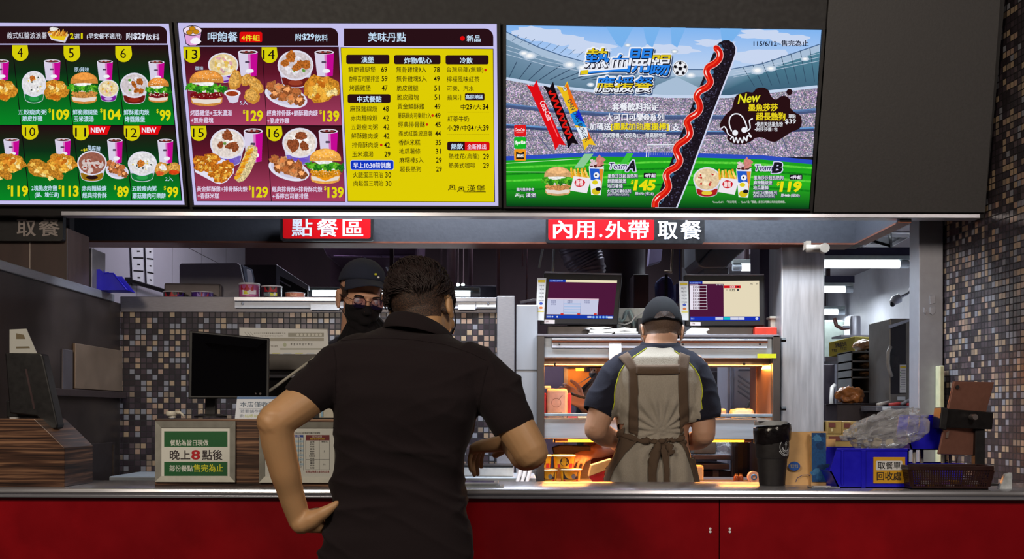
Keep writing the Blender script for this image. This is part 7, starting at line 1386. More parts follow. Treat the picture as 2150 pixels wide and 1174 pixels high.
m = MB(); m.add([q for q in n_] + [q for q in v] + [q + Vector((0, 0, -.02)) for q in v], [(0, 1, 5, 4), (1, 2, 6, 5), (2, 3, 7, 6), (3, 0, 4, 7), (4, 5, 9, 8), (5, 6, 10, 9), (6, 7, 11, 10), (7, 4, 8, 11)]); T.part(m, 'frame', WHITEP, solid=.006); T.part(MB().prism([q + Vector((0, 0, .001)) for q in v], (0, 0, .003)), 'duct_opening', BLACK)
T.part(MB().tube([onceil(1868, 470), onceil(1856, 496) + Vector((0, -.1, -.03)), onceil(1846, 510) + Vector((0, -.2, -.05)), onceil(1826, 508) + Vector((0, -.2, -.04)), onceil(1818, 502)], .008, 8), 'cable', BLACK, smooth=True); T.done()
T = Thing('water_bottle', 'blue water dispenser bottle behind the steel corner post', 'water bottle'); Yb_ = 5.5; a, b = P(1912, 712, Yb_), P(1952, 644, Yb_); cx = (a.x + b.x) / 2; r = (b.x - a.x) / 2; T.part(MB().lathe((cx, Yb_, a.z), [(.002, 0), (r, 0), (r, .03), (r * .96, .04), (r, .05), (r, b.z - a.z), (.002, b.z - a.z)], 32), 'bottle', mat('blue_bottle', (30, 104, 176), .15, 0, .1, 8), smooth=True, auto=40); T.part(MB().lathe((cx, Yb_, b.z), [(.002, .06), (r * .98, .055), (r * 1.03, .035), (r * 1.03, 0), (.002, 0)], 32), 'cap', mat('white_cap', (206, 206, 212), .35), smooth=True, auto=40); T.part(MB().box(a.x - .03, 2.419, Yb_ - .15, Yb_ + .15, a.z - .03, a.z), 'shelf', STEELD); T.done()
T = Thing('steel_flask', 'tall steel flask standing above the yellow carton', 'flask'); Yf = 6.9; a, b = P(1785, 706, Yf), P(1807, 664, Yf); cx = (a.x + b.x) / 2; r = (b.x - a.x) / 2; T.part(MB().lathe((cx, Yf, a.z), [(.002, 0), (r, 0), (r, b.z - a.z - .02), (r * .9, b.z - a.z), (.002, b.z - a.z)], 28), 'body', STEEL, smooth=True, auto=40); T.part(MB().tube([P(1752, 668, Yf), P(1756, 684, Yf), P(1768, 690, Yf), P(1783, 688, Yf)], .012, 10), 'hose', mat('brown_hose', (84, 50, 44), .4), smooth=True); T.part(MB().tube([P(1770, 686, Yf - .02), P(1784, 686, Yf - .02)], .008, 8), 'tap', ALU); T.part(MB().box(cx - .12, 2.42, Yf - .1, Yf + .1, a.z - .012, a.z), 'shelf', STEELD); T.done()
m = MB(); m.pbox(1731, 1773, 672, 764, 7.3, 7.4); single(m, 'wall_panel_box', mat('pale_boiler', (150, 160, 152), .4), 'pale boiler box on the far passage wall behind the yellow carton', 'boiler', bevel=.01)
T = Thing('fridge', 'steel fridge with a pale curved handle at the far left of the passage', 'fridge'); a, b = P(1732, 1000, 6.5), P(1757, 765, 6.5); T.part(MB().box(a.x - .4, b.x, 6.5, 7.0, 0, b.z), 'side', mat('dark_fridge', (44, 38, 46), .4, .4), bevel=.004)
T.part(MB().pbox(1757, 1790, 760, 1100, 6.45, 6.95), 'door', mat('fridge_door', (136, 136, 146), .4, .5), bevel=.006); T.part(MB().tube([P(1752, 809, 6.44), P(1747, 814, 6.42), P(1745, 840, 6.41), P(1746, 868, 6.42), P(1751, 878, 6.44)], .012, 10), 'handle', mat('pale_handle', (170, 166, 162), .35), smooth=True); T.part(MB().pbox(1760, 1786, 757, 761, 6.4, 6.5), 'red_edge', mat('red_edge', (190, 40, 44), .4)); T.done()
T = Thing('carton', 'yellow carton with dark characters on the passage shelf', 'carton'); Yk_ = 5.9; fr = [P(x, y, Yk_) for x, y in ((1740, 719), (1795, 706), (1793, 739), (1740, 749))]; T.part(MB().prism(fr, (.30, .15, 0)), 'box', mat('yellow_carton', (188, 170, 60), .6, 0, .1, 12), bevel=.003)
c = Canvas((0, Yk_ - .001, 0), (0, -1, 0)); c.text('全機蛋土司', 1753, 719, 1777, 728.5, (50, 44, 50), 1, off=.02, rot=-10); greek(c, 1746, 733, 1757, 739, (90, 80, 60), 1, 3); greek(c, 1764, 729, 1778, 735, (90, 80, 60), 1, 4); T.part(c.build('print', PRINT), 'print', None); T.part(MB().box(fr[3].x - .02, 2.419, Yk_ - .01, Yk_ + .3, ZZ(757, Yk_), fr[3].z), 'shelf', STEELD); T.done()
T = Thing('bread_rack', 'grey rack with shelves of bagged bread in the passage', 'rack'); Yk_ = 5.44; RK = mat('grey_rack', (120, 122, 122), .45, .2, .06, 20)
pr = [P(x, y, Yk_) for x, y in ((1828, 726), (1866, 726), (1866, 819), (1828, 822))]; T.part(MB().prism(pr, (0, .25, 0)), 'side_panel', RK, bevel=.004); a, b = P(1787, 822, Yk_), P(1828, 738, Yk_)
T.part(MB().box(a.x, b.x, Yk_ + .22, Yk_ + .24, a.z, b.z), 'back', mat('dark_rack_back', (62, 58, 60), .5))
for y in (738, 758, 775.5, 792, 822): p = P(1787, y, Yk_); T.part(MB().box(a.x, b.x, Yk_ + .0, Yk_ + .22, p.z - .006, p.z + .002), 'shelf', RK)
T.part(MB().box(a.x, a.x + .006, Yk_, Yk_ + .22, a.z, b.z), 'side_panel', RK)
T.part(MB().box(a.x, pr[1].x, Yk_ + .02, Yk_ + .25, 0, a.z - .006), 'base', mat('dark_base', (48, 40, 42), .5)); T.done()
BREAD = mat('bagged_bread', (176, 132, 92), .25, 0, .45, 26, .2)
def loaf(x0, x1, y0, y1, Y, lab, seed, mt=BREAD):
 a, b = P(x0, y1, Y), P(x1, y0, Y); bm = bmesh.new(); bmesh.ops.create_icosphere(bm, subdivisions=4, radius=1); of = Vector((seed * 3.1, 0, 0))
 for v in bm.verts:
  d = v.co.copy(); v.co = Vector(((a.x + b.x) / 2 + (b.x - a.x) / 2 * d.x, Y + .06 * d.y, (a.z + b.z) / 2 + (b.z - a.z) / 2 * d.z)) + d * ((b.z - a.z) * .22) * noise.noise(d * 2.6 + of)
 me = bpy.data.meshes.new('loaf'); bm.to_mesh(me); bm.free(); me.materials.append(mt); me.polygons.foreach_set('use_smooth', [True] * len(me.polygons)); o = bpy.data.objects.new('bread_bag', me); COL.objects.link(o); single(o, 'bread_bag', None, lab, 'bread', 'bagged bread on the grey rack')
loaf(1802, 1829, 742, 757, Yk_ + .08, 'bagged bread on the top shelf of the grey rack', 1); loaf(1806, 1829, 759.5, 774, Yk_ + .08, 'bagged bread on the middle shelf of the grey rack', 2); loaf(1800, 1829, 777, 791, Yk_ + .08, 'bagged bread on the bottom shelf of the grey rack', 3); loaf(1792, 1834, 714, 737, Yk_ + .06, 'bagged bread on top of the grey rack, in front', 4); loaf(1828, 1866, 707, 727, Yk_ + .12, 'bagged bread on top of the grey rack, against the oven', 5); loaf(1755, 1812, 812, 849, 5.3, 'large shiny bag of orange rolls beside the fridge door', 6, mat('bagged_rolls', (190, 120, 64), .2, 0, .5, 22, .3))
T = Thing('prep_cabinet', 'dark base cabinet carrying the shiny bag of rolls', 'cabinet'); a, b = P(1757, 1000, 5.2), P(1840, 849, 5.2); T.part(MB().box(a.x, b.x, 5.2, 5.4, 0, b.z), 'body', mat('dark_cab', (70, 60, 62), .5, .2), bevel=.004); T.part(MB().box(a.x - .01, b.x + .01, 5.19, 5.39, b.z - .0, b.z + .003), 'top', STEELD); T.done()
T = Thing('oven', 'tall oven with a glass door, curved handle and instruction label in the passage', 'oven'); Yv = 5.1
T.part(MB().pbox(1868, 1912, 669, 846, Yv, Yv + .3), 'body', mat('oven_grey', (126, 122, 118), .4, .4), bevel=.004); T.part(MB().prism([P(x, y, Yv - .003) for x, y in ((1870, 690), (1902, 679), (1902, 826), (1870, 828))], (0, .003, 0)), 'door_glass', mat('oven_glass', (36, 30, 36), .08, 0, .2, 6)); T.part(MB().prism([P(x, y, Yv - .006) for x, y in ((1867, 683), (1912, 669), (1912, 674), (1867, 690))], (0, .008, 0)), 'top_trim', ALU)
T.part(MB().tube([P(1870, 728, Yv - .03), P(1865, 740, Yv - .04), P(1864, 760, Yv - .04), P(1867, 778, Yv - .035), P(1872, 791, Yv - .03)], .009, 10), 'handle', mat('pale_handle', (170, 166, 162), .35), smooth=True)
c = Canvas((0, Yv - .007, 0), (0, -1, 0)); c.rect(1889, 766, 1903, 825, (206, 208, 214), 0); c.rect(1890, 769, 1902, 773, (206, 180, 30), 1)
for i in range(9): c.rect(1891 + i % 2, 778 + 4.8 * i, 1901, 779.4 + 4.8 * i, (130, 130, 150), 1)
for y in (781, 788, 811): c.rect(1890, y, 1892, y + 2.4, (60, 140, 60), 1.4)
c.rect(1884, 833, 1901, 841, (190, 196, 206), 0); T.part(c.build('label_print', PRINT), 'label_print', None); T.part(MB().pbox(1913, 1934, 716, 850, Yv, Yv + .3), 'side', mat('oven_side_dark', (54, 46, 50), .5), bevel=.004); a = P(1868, 846, Yv); T.part(MB().box(a.x + .02, a.x + .12, Yv + .08, Yv + .24, ZZ(853, Yv), a.z), 'foot', BLACK); T.done()
T = Thing('tool_tray', 'steel tray table with tongs and a white label, below the oven', 'tray'); Yt_ = 4.95; a, b = P(1840, 864, Yt_), P(1938, 853, Yt_); T.part(MB().box(a.x, b.x, Yt_, Yt_ + .22, a.z, b.z - .008), 'tray', STEELD, bevel=.003); T.part(frame_ring(a.x, b.x, Yt_, Yt_ + .22, b.z - .008, .008, .006), 'tray_rim', STEEL)
T.part(MB().pbox(1853, 1871, 854, 861, Yt_ - .002, Yt_ - .0003), 'label_card', PAPER); T.part(MB().box(a.x + .02, b.x, Yt_ + .03, Yt_ + .20, 0, a.z), 'stand', mat('dark_stand', (66, 54, 54), .5), bevel=.004); T.done()
for i, (x0, y0, x1, y1, col, lab) in enumerate(((1842, 850, 1866, 845, (190, 180, 170), 'pale tongs at the left end of the steel tray'), (1868, 850, 1900, 847, (196, 70, 66), 'red handled tool in the middle of the steel tray'), (1893, 849, 1932, 829, (110, 104, 110), 'dark rod leaning up from the steel tray'), (1905, 850, 1925, 848, (150, 40, 44), 'dark red tool at the right end of the steel tray'))):
 a, b = P(x0, y0, Yt_ + .03), P(x1, y1, Yt_ + .07); a.z = max(a.z, ZZ(853, Yt_) + .004); b.z = max(b.z, ZZ(853, Yt_) + .004); single(MB().tube([a, b], .008, 8), 'kitchen_tool', mat('tool_%d' % i, col, .4), lab, 'tool', 'tools on the steel tray', smooth=True)
for i, (x0, x1, y0, y1, Y, lab) in enumerate(((1737, 1768, 884, 912, 4.7, 'brown printed carton on top, nearer the steel pillar'), (1769, 1800, 885, 912, 4.7, 'brown printed carton on top, behind the clear bag'), (1737, 1800, 912.5, 960, 4.7, 'lower brown printed carton behind the paper bags'))):
 T = Thing('snack_carton', lab, 'carton', 'brown cartons behind the paper bags'); T.part(MB().pbox(x0, x1, y0, y1, Y, Y + .2), 'box', mat('brown_carton', (134, 106, 54), .5, 0, .25, 14), bevel=.003)
 c = Canvas((0, Y - .001, 0), (0, -1, 0)); c.rect(x0 + 3, y0 + 4, x1 - 14, y0 + 13, (92, 40, 30), 1); c.rect(x0 + 8, y0 + 16, x0 + 12, y0 + 22, (180, 160, 110), 1); T.part(c.build('print', PRINT), 'print', None); T.done()
single(MB().box(XX(1736, 4.7) - .02, XX(1802, 4.7), 4.69, 4.95, 0, ZZ(960, 4.7) - .0005), 'carton_stand', STEELD, 'steel stand under the brown cartons', 'stand')
T = Thing('post_emblem', 'small metal sign of three shapes on the steel corner post', 'sign'); Ye = 4.406
for q in (((1952, 621), (1964, 619), (1964, 637), (1953, 639)), ((1940, 645), (1947, 651), (1943, 661), (1940, 656)), ((1953, 645), (1964, 643), (1965, 656), (1958, 662), (1952, 658))):
 T.part(MB().prism([P(x, y, Ye) for x, y in q], (0, .004, 0)), 'symbol', STEEL, bevel=.001)
T.done()
from mathutils.bvhtree import BVHTree
def skinmat(name, col, rough=.5):
 k = NT(name); tc = k.n('ShaderNodeTexCoord'); nz = k.n('ShaderNodeTexNoise', Scale=14.0, Detail=5.0); k.l(tc.outputs['Object'], nz.inputs['Vector']); n2 = k.n('ShaderNodeTexNoise', Scale=420.0, Detail=2.0); k.l(tc.outputs['Object'], n2.inputs['Vector'])
 c = rgb(col); k.l(k.mix(nz.outputs[0], tuple(x * .86 for x in c[:3]) + (1,), (min(1, c[0] * 1.12), c[1] * 1.02, c[2] * .98, 1)), k.b.inputs['Base Color'])
 k.b.inputs['Roughness'].default_value = rough; k.b.inputs['Subsurface Weight'].default_value = .12; k.b.inputs['Subsurface Radius'].default_value = (.012, .005, .003); k.b.inputs['Subsurface Scale'].default_value = .5
 bp = k.n('ShaderNodeBump', Strength=.12, Distance=.001); k.l(n2.outputs[0], bp.inputs['Height']); k.l(bp.outputs[0], k.b.inputs['Normal']); return k.m
SKIN1 = skinmat('skin_tan', (178, 140, 100)); SKIN2 = skinmat('skin_fair', (206, 158, 130)); SKIN3 = skinmat('skin_light', (200, 156, 128))
def cloth(name, col, scale=600, bump=.35, var=.25, sheen=.03):
 k = NT(name); tc = k.n('ShaderNodeTexCoord'); mp = k.n('ShaderNodeMapping'); k.l(tc.outputs['Object'], mp.inputs[0]); mp.inputs['Scale'].default_value = (1, 1, .35)
 nz = k.n('ShaderNodeTexNoise', Scale=scale, Detail=2.0); k.l(mp.outputs[0], nz.inputs['Vector']); n2 = k.n('ShaderNodeTexNoise', Scale=7.0, Detail=3.0); k.l(tc.outputs['Object'], n2.inputs['Vector'])
 c = rgb(col); a = k.mix(nz.outputs[0], tuple(x * (1 - var) for x in c[:3]) + (1,), tuple(min(1, x * (1 + var)) for x in c[:3]) + (1,)); b = k.mix(n2.outputs[0], a, tuple(x * .85 for x in c[:3]) + (1,)); k.l(b, k.b.inputs['Base Color'])
 k.b.inputs['Roughness'].default_value = .85; k.b.inputs['Sheen Weight'].default_value = sheen; k.b.inputs['Sheen Roughness'].default_value = .6; k.b.inputs['Specular IOR Level'].default_value = .12
 bp = k.n('ShaderNodeBump', Strength=bump, Distance=.0015); k.l(nz.outputs[0], bp.inputs['Height']); k.l(bp.outputs[0], k.b.inputs['Normal']); return k.m
SHIRT = cloth('black_brown_shirt', (28, 20, 23)); NAVY = cloth('navy_cloth', (34, 34, 46)); TEE = cloth('heather_grey', (172, 163, 150), 420, .5, .35); APR = cloth('brown_apron', (98, 80, 66), 500, .3, .15); REDA = cloth('brick_apron', (120, 52, 38), 500, .3); DENIM = cloth('dark_trousers', (30, 28, 34)); CAPB = cloth('black_cap_cloth', (13, 12, 16), 700, .3, .25, .02); CAPN = cloth('navy_cap_cloth', (44, 48, 64), 700, .5); MASKB = cloth('black_mask', (26, 22, 25), 300, .2); MASKG = cloth('grey_mask', (110, 112, 118), 300, .2); MASKW = mat('white_elastic', (214, 214, 220), .6)
SHOE = mat('dark_shoe', (24, 22, 24), .5)
def hairmat(name, c0, c1):
 k = NT(name); tc = k.n('ShaderNodeTexCoord'); nz = k.n('ShaderNodeTexNoise', Scale=260.0, Detail=3.0); k.l(tc.outputs['Object'], nz.inputs['Vector']); k.l(k.mix(nz.outputs[0], rgb(c0), rgb(c1)), k.b.inputs['Base Color']); k.b.inputs['Roughness'].default_value = .58; k.b.inputs['Specular IOR Level'].default_value = .3
 bp = k.n('ShaderNodeBump', Strength=.5, Distance=.002); k.l(nz.outputs[0], bp.inputs['Height']); k.l(bp.outputs[0], k.b.inputs['Normal']); return k.m
HAIR = hairmat('dark_brown_hair', (18, 12, 12), (50, 36, 35)); BUZZ = None
def fuse(mb, name, mats, voxel=.005, smooth=4, fac=.5):
 """grow one continuous surface over overlapping closed shapes"""
 o = mb.build('tmp', []); d = o.modifiers.new('r', 'REMESH'); d.mode = 'VOXEL'; d.voxel_size = voxel; d.use_smooth_shade = True
 if smooth: s_ = o.modifiers.new('s', 'SMOOTH'); s_.iterations = smooth; s_.factor = fac
 dg = bpy.context.evaluated_depsgraph_get(); me = bpy.data.meshes.new_from_object(o.evaluated_get(dg)); old = o.data; bpy.data.objects.remove(o); bpy.data.meshes.remove(old)
 me.name = name; me.materials.clear()
 for m in (mats if isinstance(mats, (list, tuple)) else [mats]): me.materials.append(m)
 me.polygons.foreach_set('use_smooth', [True] * len(me.polygons)); r = bpy.data.objects.new(name, me); COL.objects.link(r); return r
def ring(L, Rr, Yc, df, db, seg=36, e=.72):
 """body cross-section from its left and right outline points, front and back depth"""
 a, b = P(L[0], L[1], Yc), P(Rr[0], Rr[1], Yc); c = (a + b) / 2; h = (b - a) / 2; out = []
 for k in range(seg):
  t = 2 * math.pi * k / seg; x, y = math.cos(t), math.sin(t); x = math.copysign(abs(x) ** e, x); y = math.copysign(abs(y) ** e, y)
  out.append(c + h * x + Vector((0, (df if y > 0 else db) * y, 0)))
 return out
def limb(m, pts, rs, seg=18, sub=6):
 """tapering limb through joints (smoothed), with rounded ends"""
 pts = [Vector(p) for p in pts]; pp, rr = [], []
 n = len(pts)
 for i in range(n - 1):
  p0, p1, p2, p3 = pts[max(i - 1, 0)], pts[i], pts[i + 1], pts[min(i + 2, n - 1)]
  for k in range(sub):
   t = k / sub; pp.append(.5 * (2 * p1 + (p2 - p0) * t + (2 * p0 - 5 * p1 + 4 * p2 - p3) * t * t + (3 * p1 - p0 - 3 * p2 + p3) * t ** 3)); rr.append(rs[i] + (rs[i + 1] - rs[i]) * (t * t * (3 - 2 * t)))
 pp.append(pts[-1]); rr.append(rs[-1])
 a = (pp[0] - pp[1]).normalized(); b = (pp[-1] - pp[-2]).normalized()
 pre = [pp[0] + a * rr[0] * q for q in (.9, .6)]; post = [pp[-1] + b * rr[-1] * q for q in (.6, .9)]
 m.tube(pre + pp + post, [rr[0] * .4, rr[0] * .8] + rr + [rr[-1] * .8, rr[-1] * .4], seg); return m
def hand(m, W, d, n, thumb=1, curl=(18, 22, 16), spread=.10, scale=1.0, thumb_pts=None, curls=None):
 """palm, four bent fingers and a thumb rooted at the wrist W; d points to the knuckles, n out of the back of the hand"""
 W = Vector(W); d = Vector(d).normalized(); n = Vector(n); n = (n - d * n.dot(d)).normalized(); s = d.cross(n) * thumb; k = scale
 pal = []
 for t, w_, th in ((0, .028, .021), (.025, .033, .020), (.06, .040, .0165), (.088, .042, .0145), (.098, .036, .012)):
  c = W + d * t * k; pal.append([c + s * (w_ * k * math.copysign(abs(math.cos(q)) ** .8, math.cos(q))) + n * (th * k * math.copysign(abs(math.sin(q)) ** .8, math.sin(q))) for q in [2 * math.pi * j / 20 for j in range(20)]])
 m.rings(pal)
 for i, (o_, L_, r) in enumerate(((.030, .070, .0086), (.0105, .079, .0090), (-.0095, .073, .0086), (-.029, .057, .0076))):
  p = W + d * (.088 * k) + s * (o_ * k); dr = (d + s * (spread * (o_ / .03))).normalized(); pts, rs = [p - d * .02 * k, p], [r * k, r * k]; cv = curls[i] if curls else curl
  for f, ang in zip((.45, .30, .25), cv):
   ax = s; dr = (Matrix.Rotation(-R(ang) * thumb, 3, ax) @ dr).normalized() if True else dr; p = p + dr * (L_ * f * k); pts.append(p); rs.append((r - .0007 * len(pts) + .0007) * k)
  limb(m, pts, rs, 12, 3)
 if thumb_pts: limb(m, thumb_pts[0], thumb_pts[1], 14, 4)
 else:
  p = W + d * .022 * k + s * .026 * k; q = p + (d * .55 + s * .75 - n * .35).normalized() * .042 * k; r_ = q + (d * .85 + s * .35 - n * .35).normalized() * .033 * k; u = r_ + (d * .95 + s * .05 - n * .35).normalized() * .026 * k
  limb(m, [p, q, r_, u], [.0145 * k, .0118 * k, .0102 * k, .0085 * k], 14, 4)
def headshape(m, C, Rm, s=1.0, ears=(1, 1), face=True):
 """head around C; local -Y is where it looks, +Z the crown"""
 T_ = lambda x, y, z: C + Rm @ (Vector((x, y, z)) * s)
 def ell(c, r, tilt=None):
  o = len(m.v); t = MB(); t.ball((0, 0, 0), r, 20)
  for v in t.v:
   q = Vector(v)
   if tilt: q = Matrix.Rotation(R(tilt), 3, 'X') @ q
   m.v.append(tuple(C + Rm @ ((q + Vector(c)) * s)))
  for f in t.f: m.f.append([i + o for i in f]); m.mi.append(0)
 ell((0, .018, .035), (.075, .093, .086)); ell((0, -.018, -.020), (.066, .072, .085)); ell((0, -.030, -.072), (.050, .052, .042)); ell((0, -.066, -.096), (.021, .018, .017))
 if face:
  ell((0, -.082, .022), (.050, .014, .012)); ell((0, -.092, -.012), (.009, .012, .026), 14); ell((0, -.100, -.034), (.015, .013, .011)); ell((.040, -.066, -.022), (.022, .020, .020)); ell((-.040, -.066, -.022), (.022, .020, .020))
  ell((0, -.086, -.064), (.023, .010, .006)); ell((0, -.084, -.074), (.020, .010, .006))
 for sd, on in ((-1, ears[0]), (1, ears[1])):
  if on:
   ell((sd * .080, .012, -.008), (.009, .020, .033), 8); ell((sd * .084, .018, .004), (.007, .016, .022), 8); ell((sd * .079, .004, -.034), (.007, .010, .012))
 return T_
def on_surface(o):
 me = o.data; mw = o.matrix_world; return BVHTree.FromPolygons([v.co.copy() for v in me.vertices], [list(p.vertices) for p in me.polygons])
def cast(bvh, px, py, off=0.0, far=9):
 d = ray(px, py).normalized(); h = bvh.ray_cast(Vector((0, 0, HC)), d, far)
 if h[0] is None:
  q = bvh.find_nearest(Vector((0, 0, HC)) + d * (cast.last / d.y)); return q[0] + q[1] * off
 cast.last = h[0].y; n = h[1] if h[1].dot(d) < 0 else -h[1]; return h[0] + n * off
cast.last = 3.0
def seam(bvh, pts, r=.0012, off=.0006, n=8):
 out = []
 for i in range(len(pts) - 1):
  for k in range(n): t = k / n; out.append(cast(bvh, pts[i][0] + (pts[i + 1][0] - pts[i][0]) * t, pts[i][1] + (pts[i + 1][1] - pts[i][1]) * t, off))
 out.append(cast(bvh, pts[-1][0], pts[-1][1], off)); return MB().tube(out, r, 6)
def ribbon(bvh, left, right, off=.004, n=10, across=5, lump=0, seed=0):
 """band of cloth laid over a surface between two outlines"""
 def sample(pl, t):
  t *= len(pl) - 1; i = min(int(t), len(pl) - 2); f = t - i; return (pl[i][0] + (pl[i + 1][0] - pl[i][0]) * f, pl[i][1] + (pl[i + 1][1] - pl[i][1]) * f)
 m = MB(); rows = []; N = n * (max(len(left), len(right)) - 1)
 for k in range(N + 1):
  a, b = sample(left, k / N), sample(right, k / N)
  for j in range(across + 1):
   f = j / across; p = cast(bvh, a[0] + (b[0] - a[0]) * f, a[1] + (b[1] - a[1]) * f, off)
   if lump: p += Vector((0, -1, 0)) * lump * (.5 + noise.noise(Vector((k * .35 + seed, j * .9, seed))))
   m.v.append(tuple(p))
 w_ = across + 1
 for k in range(N):
  for j in range(across): m.f.append([k * w_ + j, k * w_ + j + 1, (k + 1) * w_ + j + 1, (k + 1) * w_ + j]); m.mi.append(0)
 return m
def cutend(o, p, n):
 """cut a sleeve off square, leaving an open hem"""
 bm = bmesh.new(); bm.from_mesh(o.data); n = n.normalized()
 near = lambda c: -.05 < (c - p).dot(n) < .13 and ((c - p) - n * (c - p).dot(n)).length < .105
 fs = [f for f in bm.faces if near(f.calc_center_median())]; es = {e for f in fs for e in f.edges}; vs = {v for f in fs for v in f.verts}
 bmesh.ops.bisect_plane(bm, geom=fs + list(es) + list(vs), plane_co=p, plane_no=n, dist=1e-6)
 bmesh.ops.delete(bm, geom=[f for f in bm.faces if near(f.calc_center_median()) and (f.calc_center_median() - p).dot(n) > 0], context='FACES')
 bm.to_mesh(o.data); bm.free(); o.data.update()
def wrinkle(o, fn):
 me = o.data; ns = [v.normal.copy() for v in me.vertices]
 for v, n in zip(me.vertices, ns): v.co = v.co + n * fn(v.co, n)
 me.update()
def ridge(p, sx, sy, sz, seed=0): return 1 - abs(noise.noise(Vector((p.x * sx + seed, p.y * sy, p.z * sz))) * 2)
def legs(m, cx, Y, zh, half, shirt=False, rt=.088, rk=.058, ra=.042, spread=.10):
 for s_ in (-1, 1): limb(m, [(cx + s_ * half, Y, zh), (cx + s_ * (half + .01), Y, zh * .72), (cx + s_ * spread, Y + .015, zh * .5), (cx + s_ * spread, Y - .005, zh * .28), (cx + s_ * spread, Y, .06)], [rt, rt * .92, rk, rk * .92, ra], 18, 4)
def shoes(T, cx, Y, spread, fwd):
 for s_ in (-1, 1):
  m = MB(); rs = []
  for t, w_, h in ((-.09, .028, .05), (-.06, .038, .075), (0, .042, .07), (.07, .046, .05), (.13, .044, .04), (.165, .030, .028)):
   rs.append([(cx + s_ * spread + w_ * math.cos(q), Y + fwd * t, max(0.001, h * .5 + h * .5 * math.sin(q))) for q in [2 * math.pi * j / 16 for j in range(16)]])
  T.part(m.rings(rs), 'shoe', SHOE, smooth=True)
def customer():
 T = Thing('person', 'customer in a black short-sleeved shirt seen from behind, left hand on hip', 'person')
 Y = 2.72
 tors = [((818, 680), (940, 697), Y + .07, .055, .068), ((796, 690), (952, 707), Y + .06, .065, .075), ((752, 704), (980, 721), Y + .03, .09, .082), ((712, 724), (1016, 748), Y + .0, .105, .095), ((694, 758), (1030, 786), Y - .01, .115, .105), ((697, 830), (1012, 840), Y - .02, .125, .11), ((701, 880), (1000, 884), Y - .015, .125, .11), ((703, 950), (978, 952), Y, .115, .105), ((704, 1003), (972, 1003), Y + .01, .11, .10), ((703, 1050), (975, 1050), Y + .01, .115, .105), ((686, 1122), (986, 1122), Y, .12, .115), ((672, 1185), (996, 1185), Y - .005, .125, .12), ((668, 1240), (1000, 1240), Y - .005, .125, .125)]
 b = MB(); b.rings([ring((l[0] + 14, l[1] + 14), (r[0] - 14, r[1] + 14), yc, f - .018, k - .02) for l, r, yc, f, k in tors])
 C = P(889, 655, 2.85); Rm = Matrix.Rotation(R(180 + 14), 3, 'Z') @ Matrix.Rotation(R(26), 3, 'X') @ Matrix.Rotation(R(-7), 3, 'Y')
 Rm = Matrix.Rotation(R(-9), 3, 'Y') @ Matrix.Rotation(R(-20), 3, 'X') @ Matrix.Rotation(R(180 - 16), 3, 'Z')
 hs = .96
 headshape(b, C, Rm, hs)
 limb(b, [P(880, 730, 2.80), P(884, 695, 2.80), C + Rm @ Vector((0, .02, -.03))], [.066, .060, .058], 22)
 le, lw = P(576, 886, 2.60), P(630, 1096, 2.68)
 limb(b, [P(748, 768, 2.72), P(690, 802, 2.68), P(632, 846, 2.635), le], [.048, .050, .047, .043]); limb(b, [le + Vector((.004, .0, .006)), P(583, 925, 2.615), P(597, 985, 2.635), P(612, 1040, 2.66), lw], [.042, .0405, .0375, .0315, .0275])
 hand(b, lw + Vector((0, 0, .0)), (.62, .70, -.02), (-.55, .40, -.75), thumb=-1, curl=(10, 16, 14), thumb_pts=([lw + Vector((.005, -.01, -.004)), P(653, 1092, 2.665), P(676, 1079, 2.655), P(696, 1066, 2.652), P(707, 1056, 2.655)], [.026, .024, .0165, .0115, .007]))
 re, rw = P(1114, 948, 2.66), P(1072, 928, 2.89)
 limb(b, [P(990, 790, 2.70), P(1040, 832, 2.68), P(1082, 895, 2.665), re], [.048, .050, .047, .044]); limb(b, [re, P(1104, 954, 2.73), P(1090, 944, 2.81), rw], [.043, .042, .037, .029])
 hand(b, rw, (-.74, .48, -.12), (-.16, -.10, .98), thumb=1, curls=((44, 16, 12), (50, 18, 12), (54, 22, 14), (58, 24, 16)), spread=.16, scale=1.12)
 hip = P(834, 1210, Y); legs(b, hip.x, Y, hip.z, .085); body = fuse(b, 'body', SKIN1, .0042, 3)
 T.part(body, 'body', None)
 s = MB(); s.rings([ring(l, r, yc, f, k) for l, r, yc, f, k in tors[:-1]])
 limb(s, [P(752, 752, 2.72), P(712, 778, 2.70), P(668, 812, 2.66), P(640, 832, 2.645)], [.066, .066, .060, .057], 24)
 limb(s, [P(985, 770, 2.70), P(1030, 812, 2.69), P(1060, 860, 2.675), P(1078, 892, 2.668)], [.066, .064, .060, .058], 24)
 sh = fuse(s, 'shirt', SHIRT, .0052, 5)
 def w_(p, n):
  z = p.z; x = p.x
  px = CX + x / p.y * F; py = CY - (z - HC) / p.y * F
  ua = max(0, 1 - abs(py - 850) / 130); lo = max(0, 1 - abs(py - 1050) / 190); cen = math.exp(-((px - 845) / 190) ** 2)
  k_ = 2.3; h = .0030 * ridge(p, 5, 4, 13, 2) ** 2 * (.5 + lo)
  h += .0050 * (ridge(Vector((x * 1 + z * .55, p.y, z - x * .35)), 3.5, 3, 17, 7) ** 3) * ua * (1.15 - cen)
  h += .0042 * (ridge(Vector((x, p.y, z + x * .5)), 3.0, 3, 15, 5) ** 3) * lo
  h += .0022 * noise.noise(p * 9)
  h += min(1, max(0, (px - 1012) / 40, (702 - px) / 40)) * .0050 * ridge(Vector((x - z * .6, p.y, z + x * .8)), 9, 6, 15, 11) ** 3
  dh = min(abs((p - P(630, 842, 2.64)).length), abs((p - P(1072, 903, 2.668)).length)); k_ *= min(1, max(0, (dh - .08) / .05))
  return h * k_ - .003
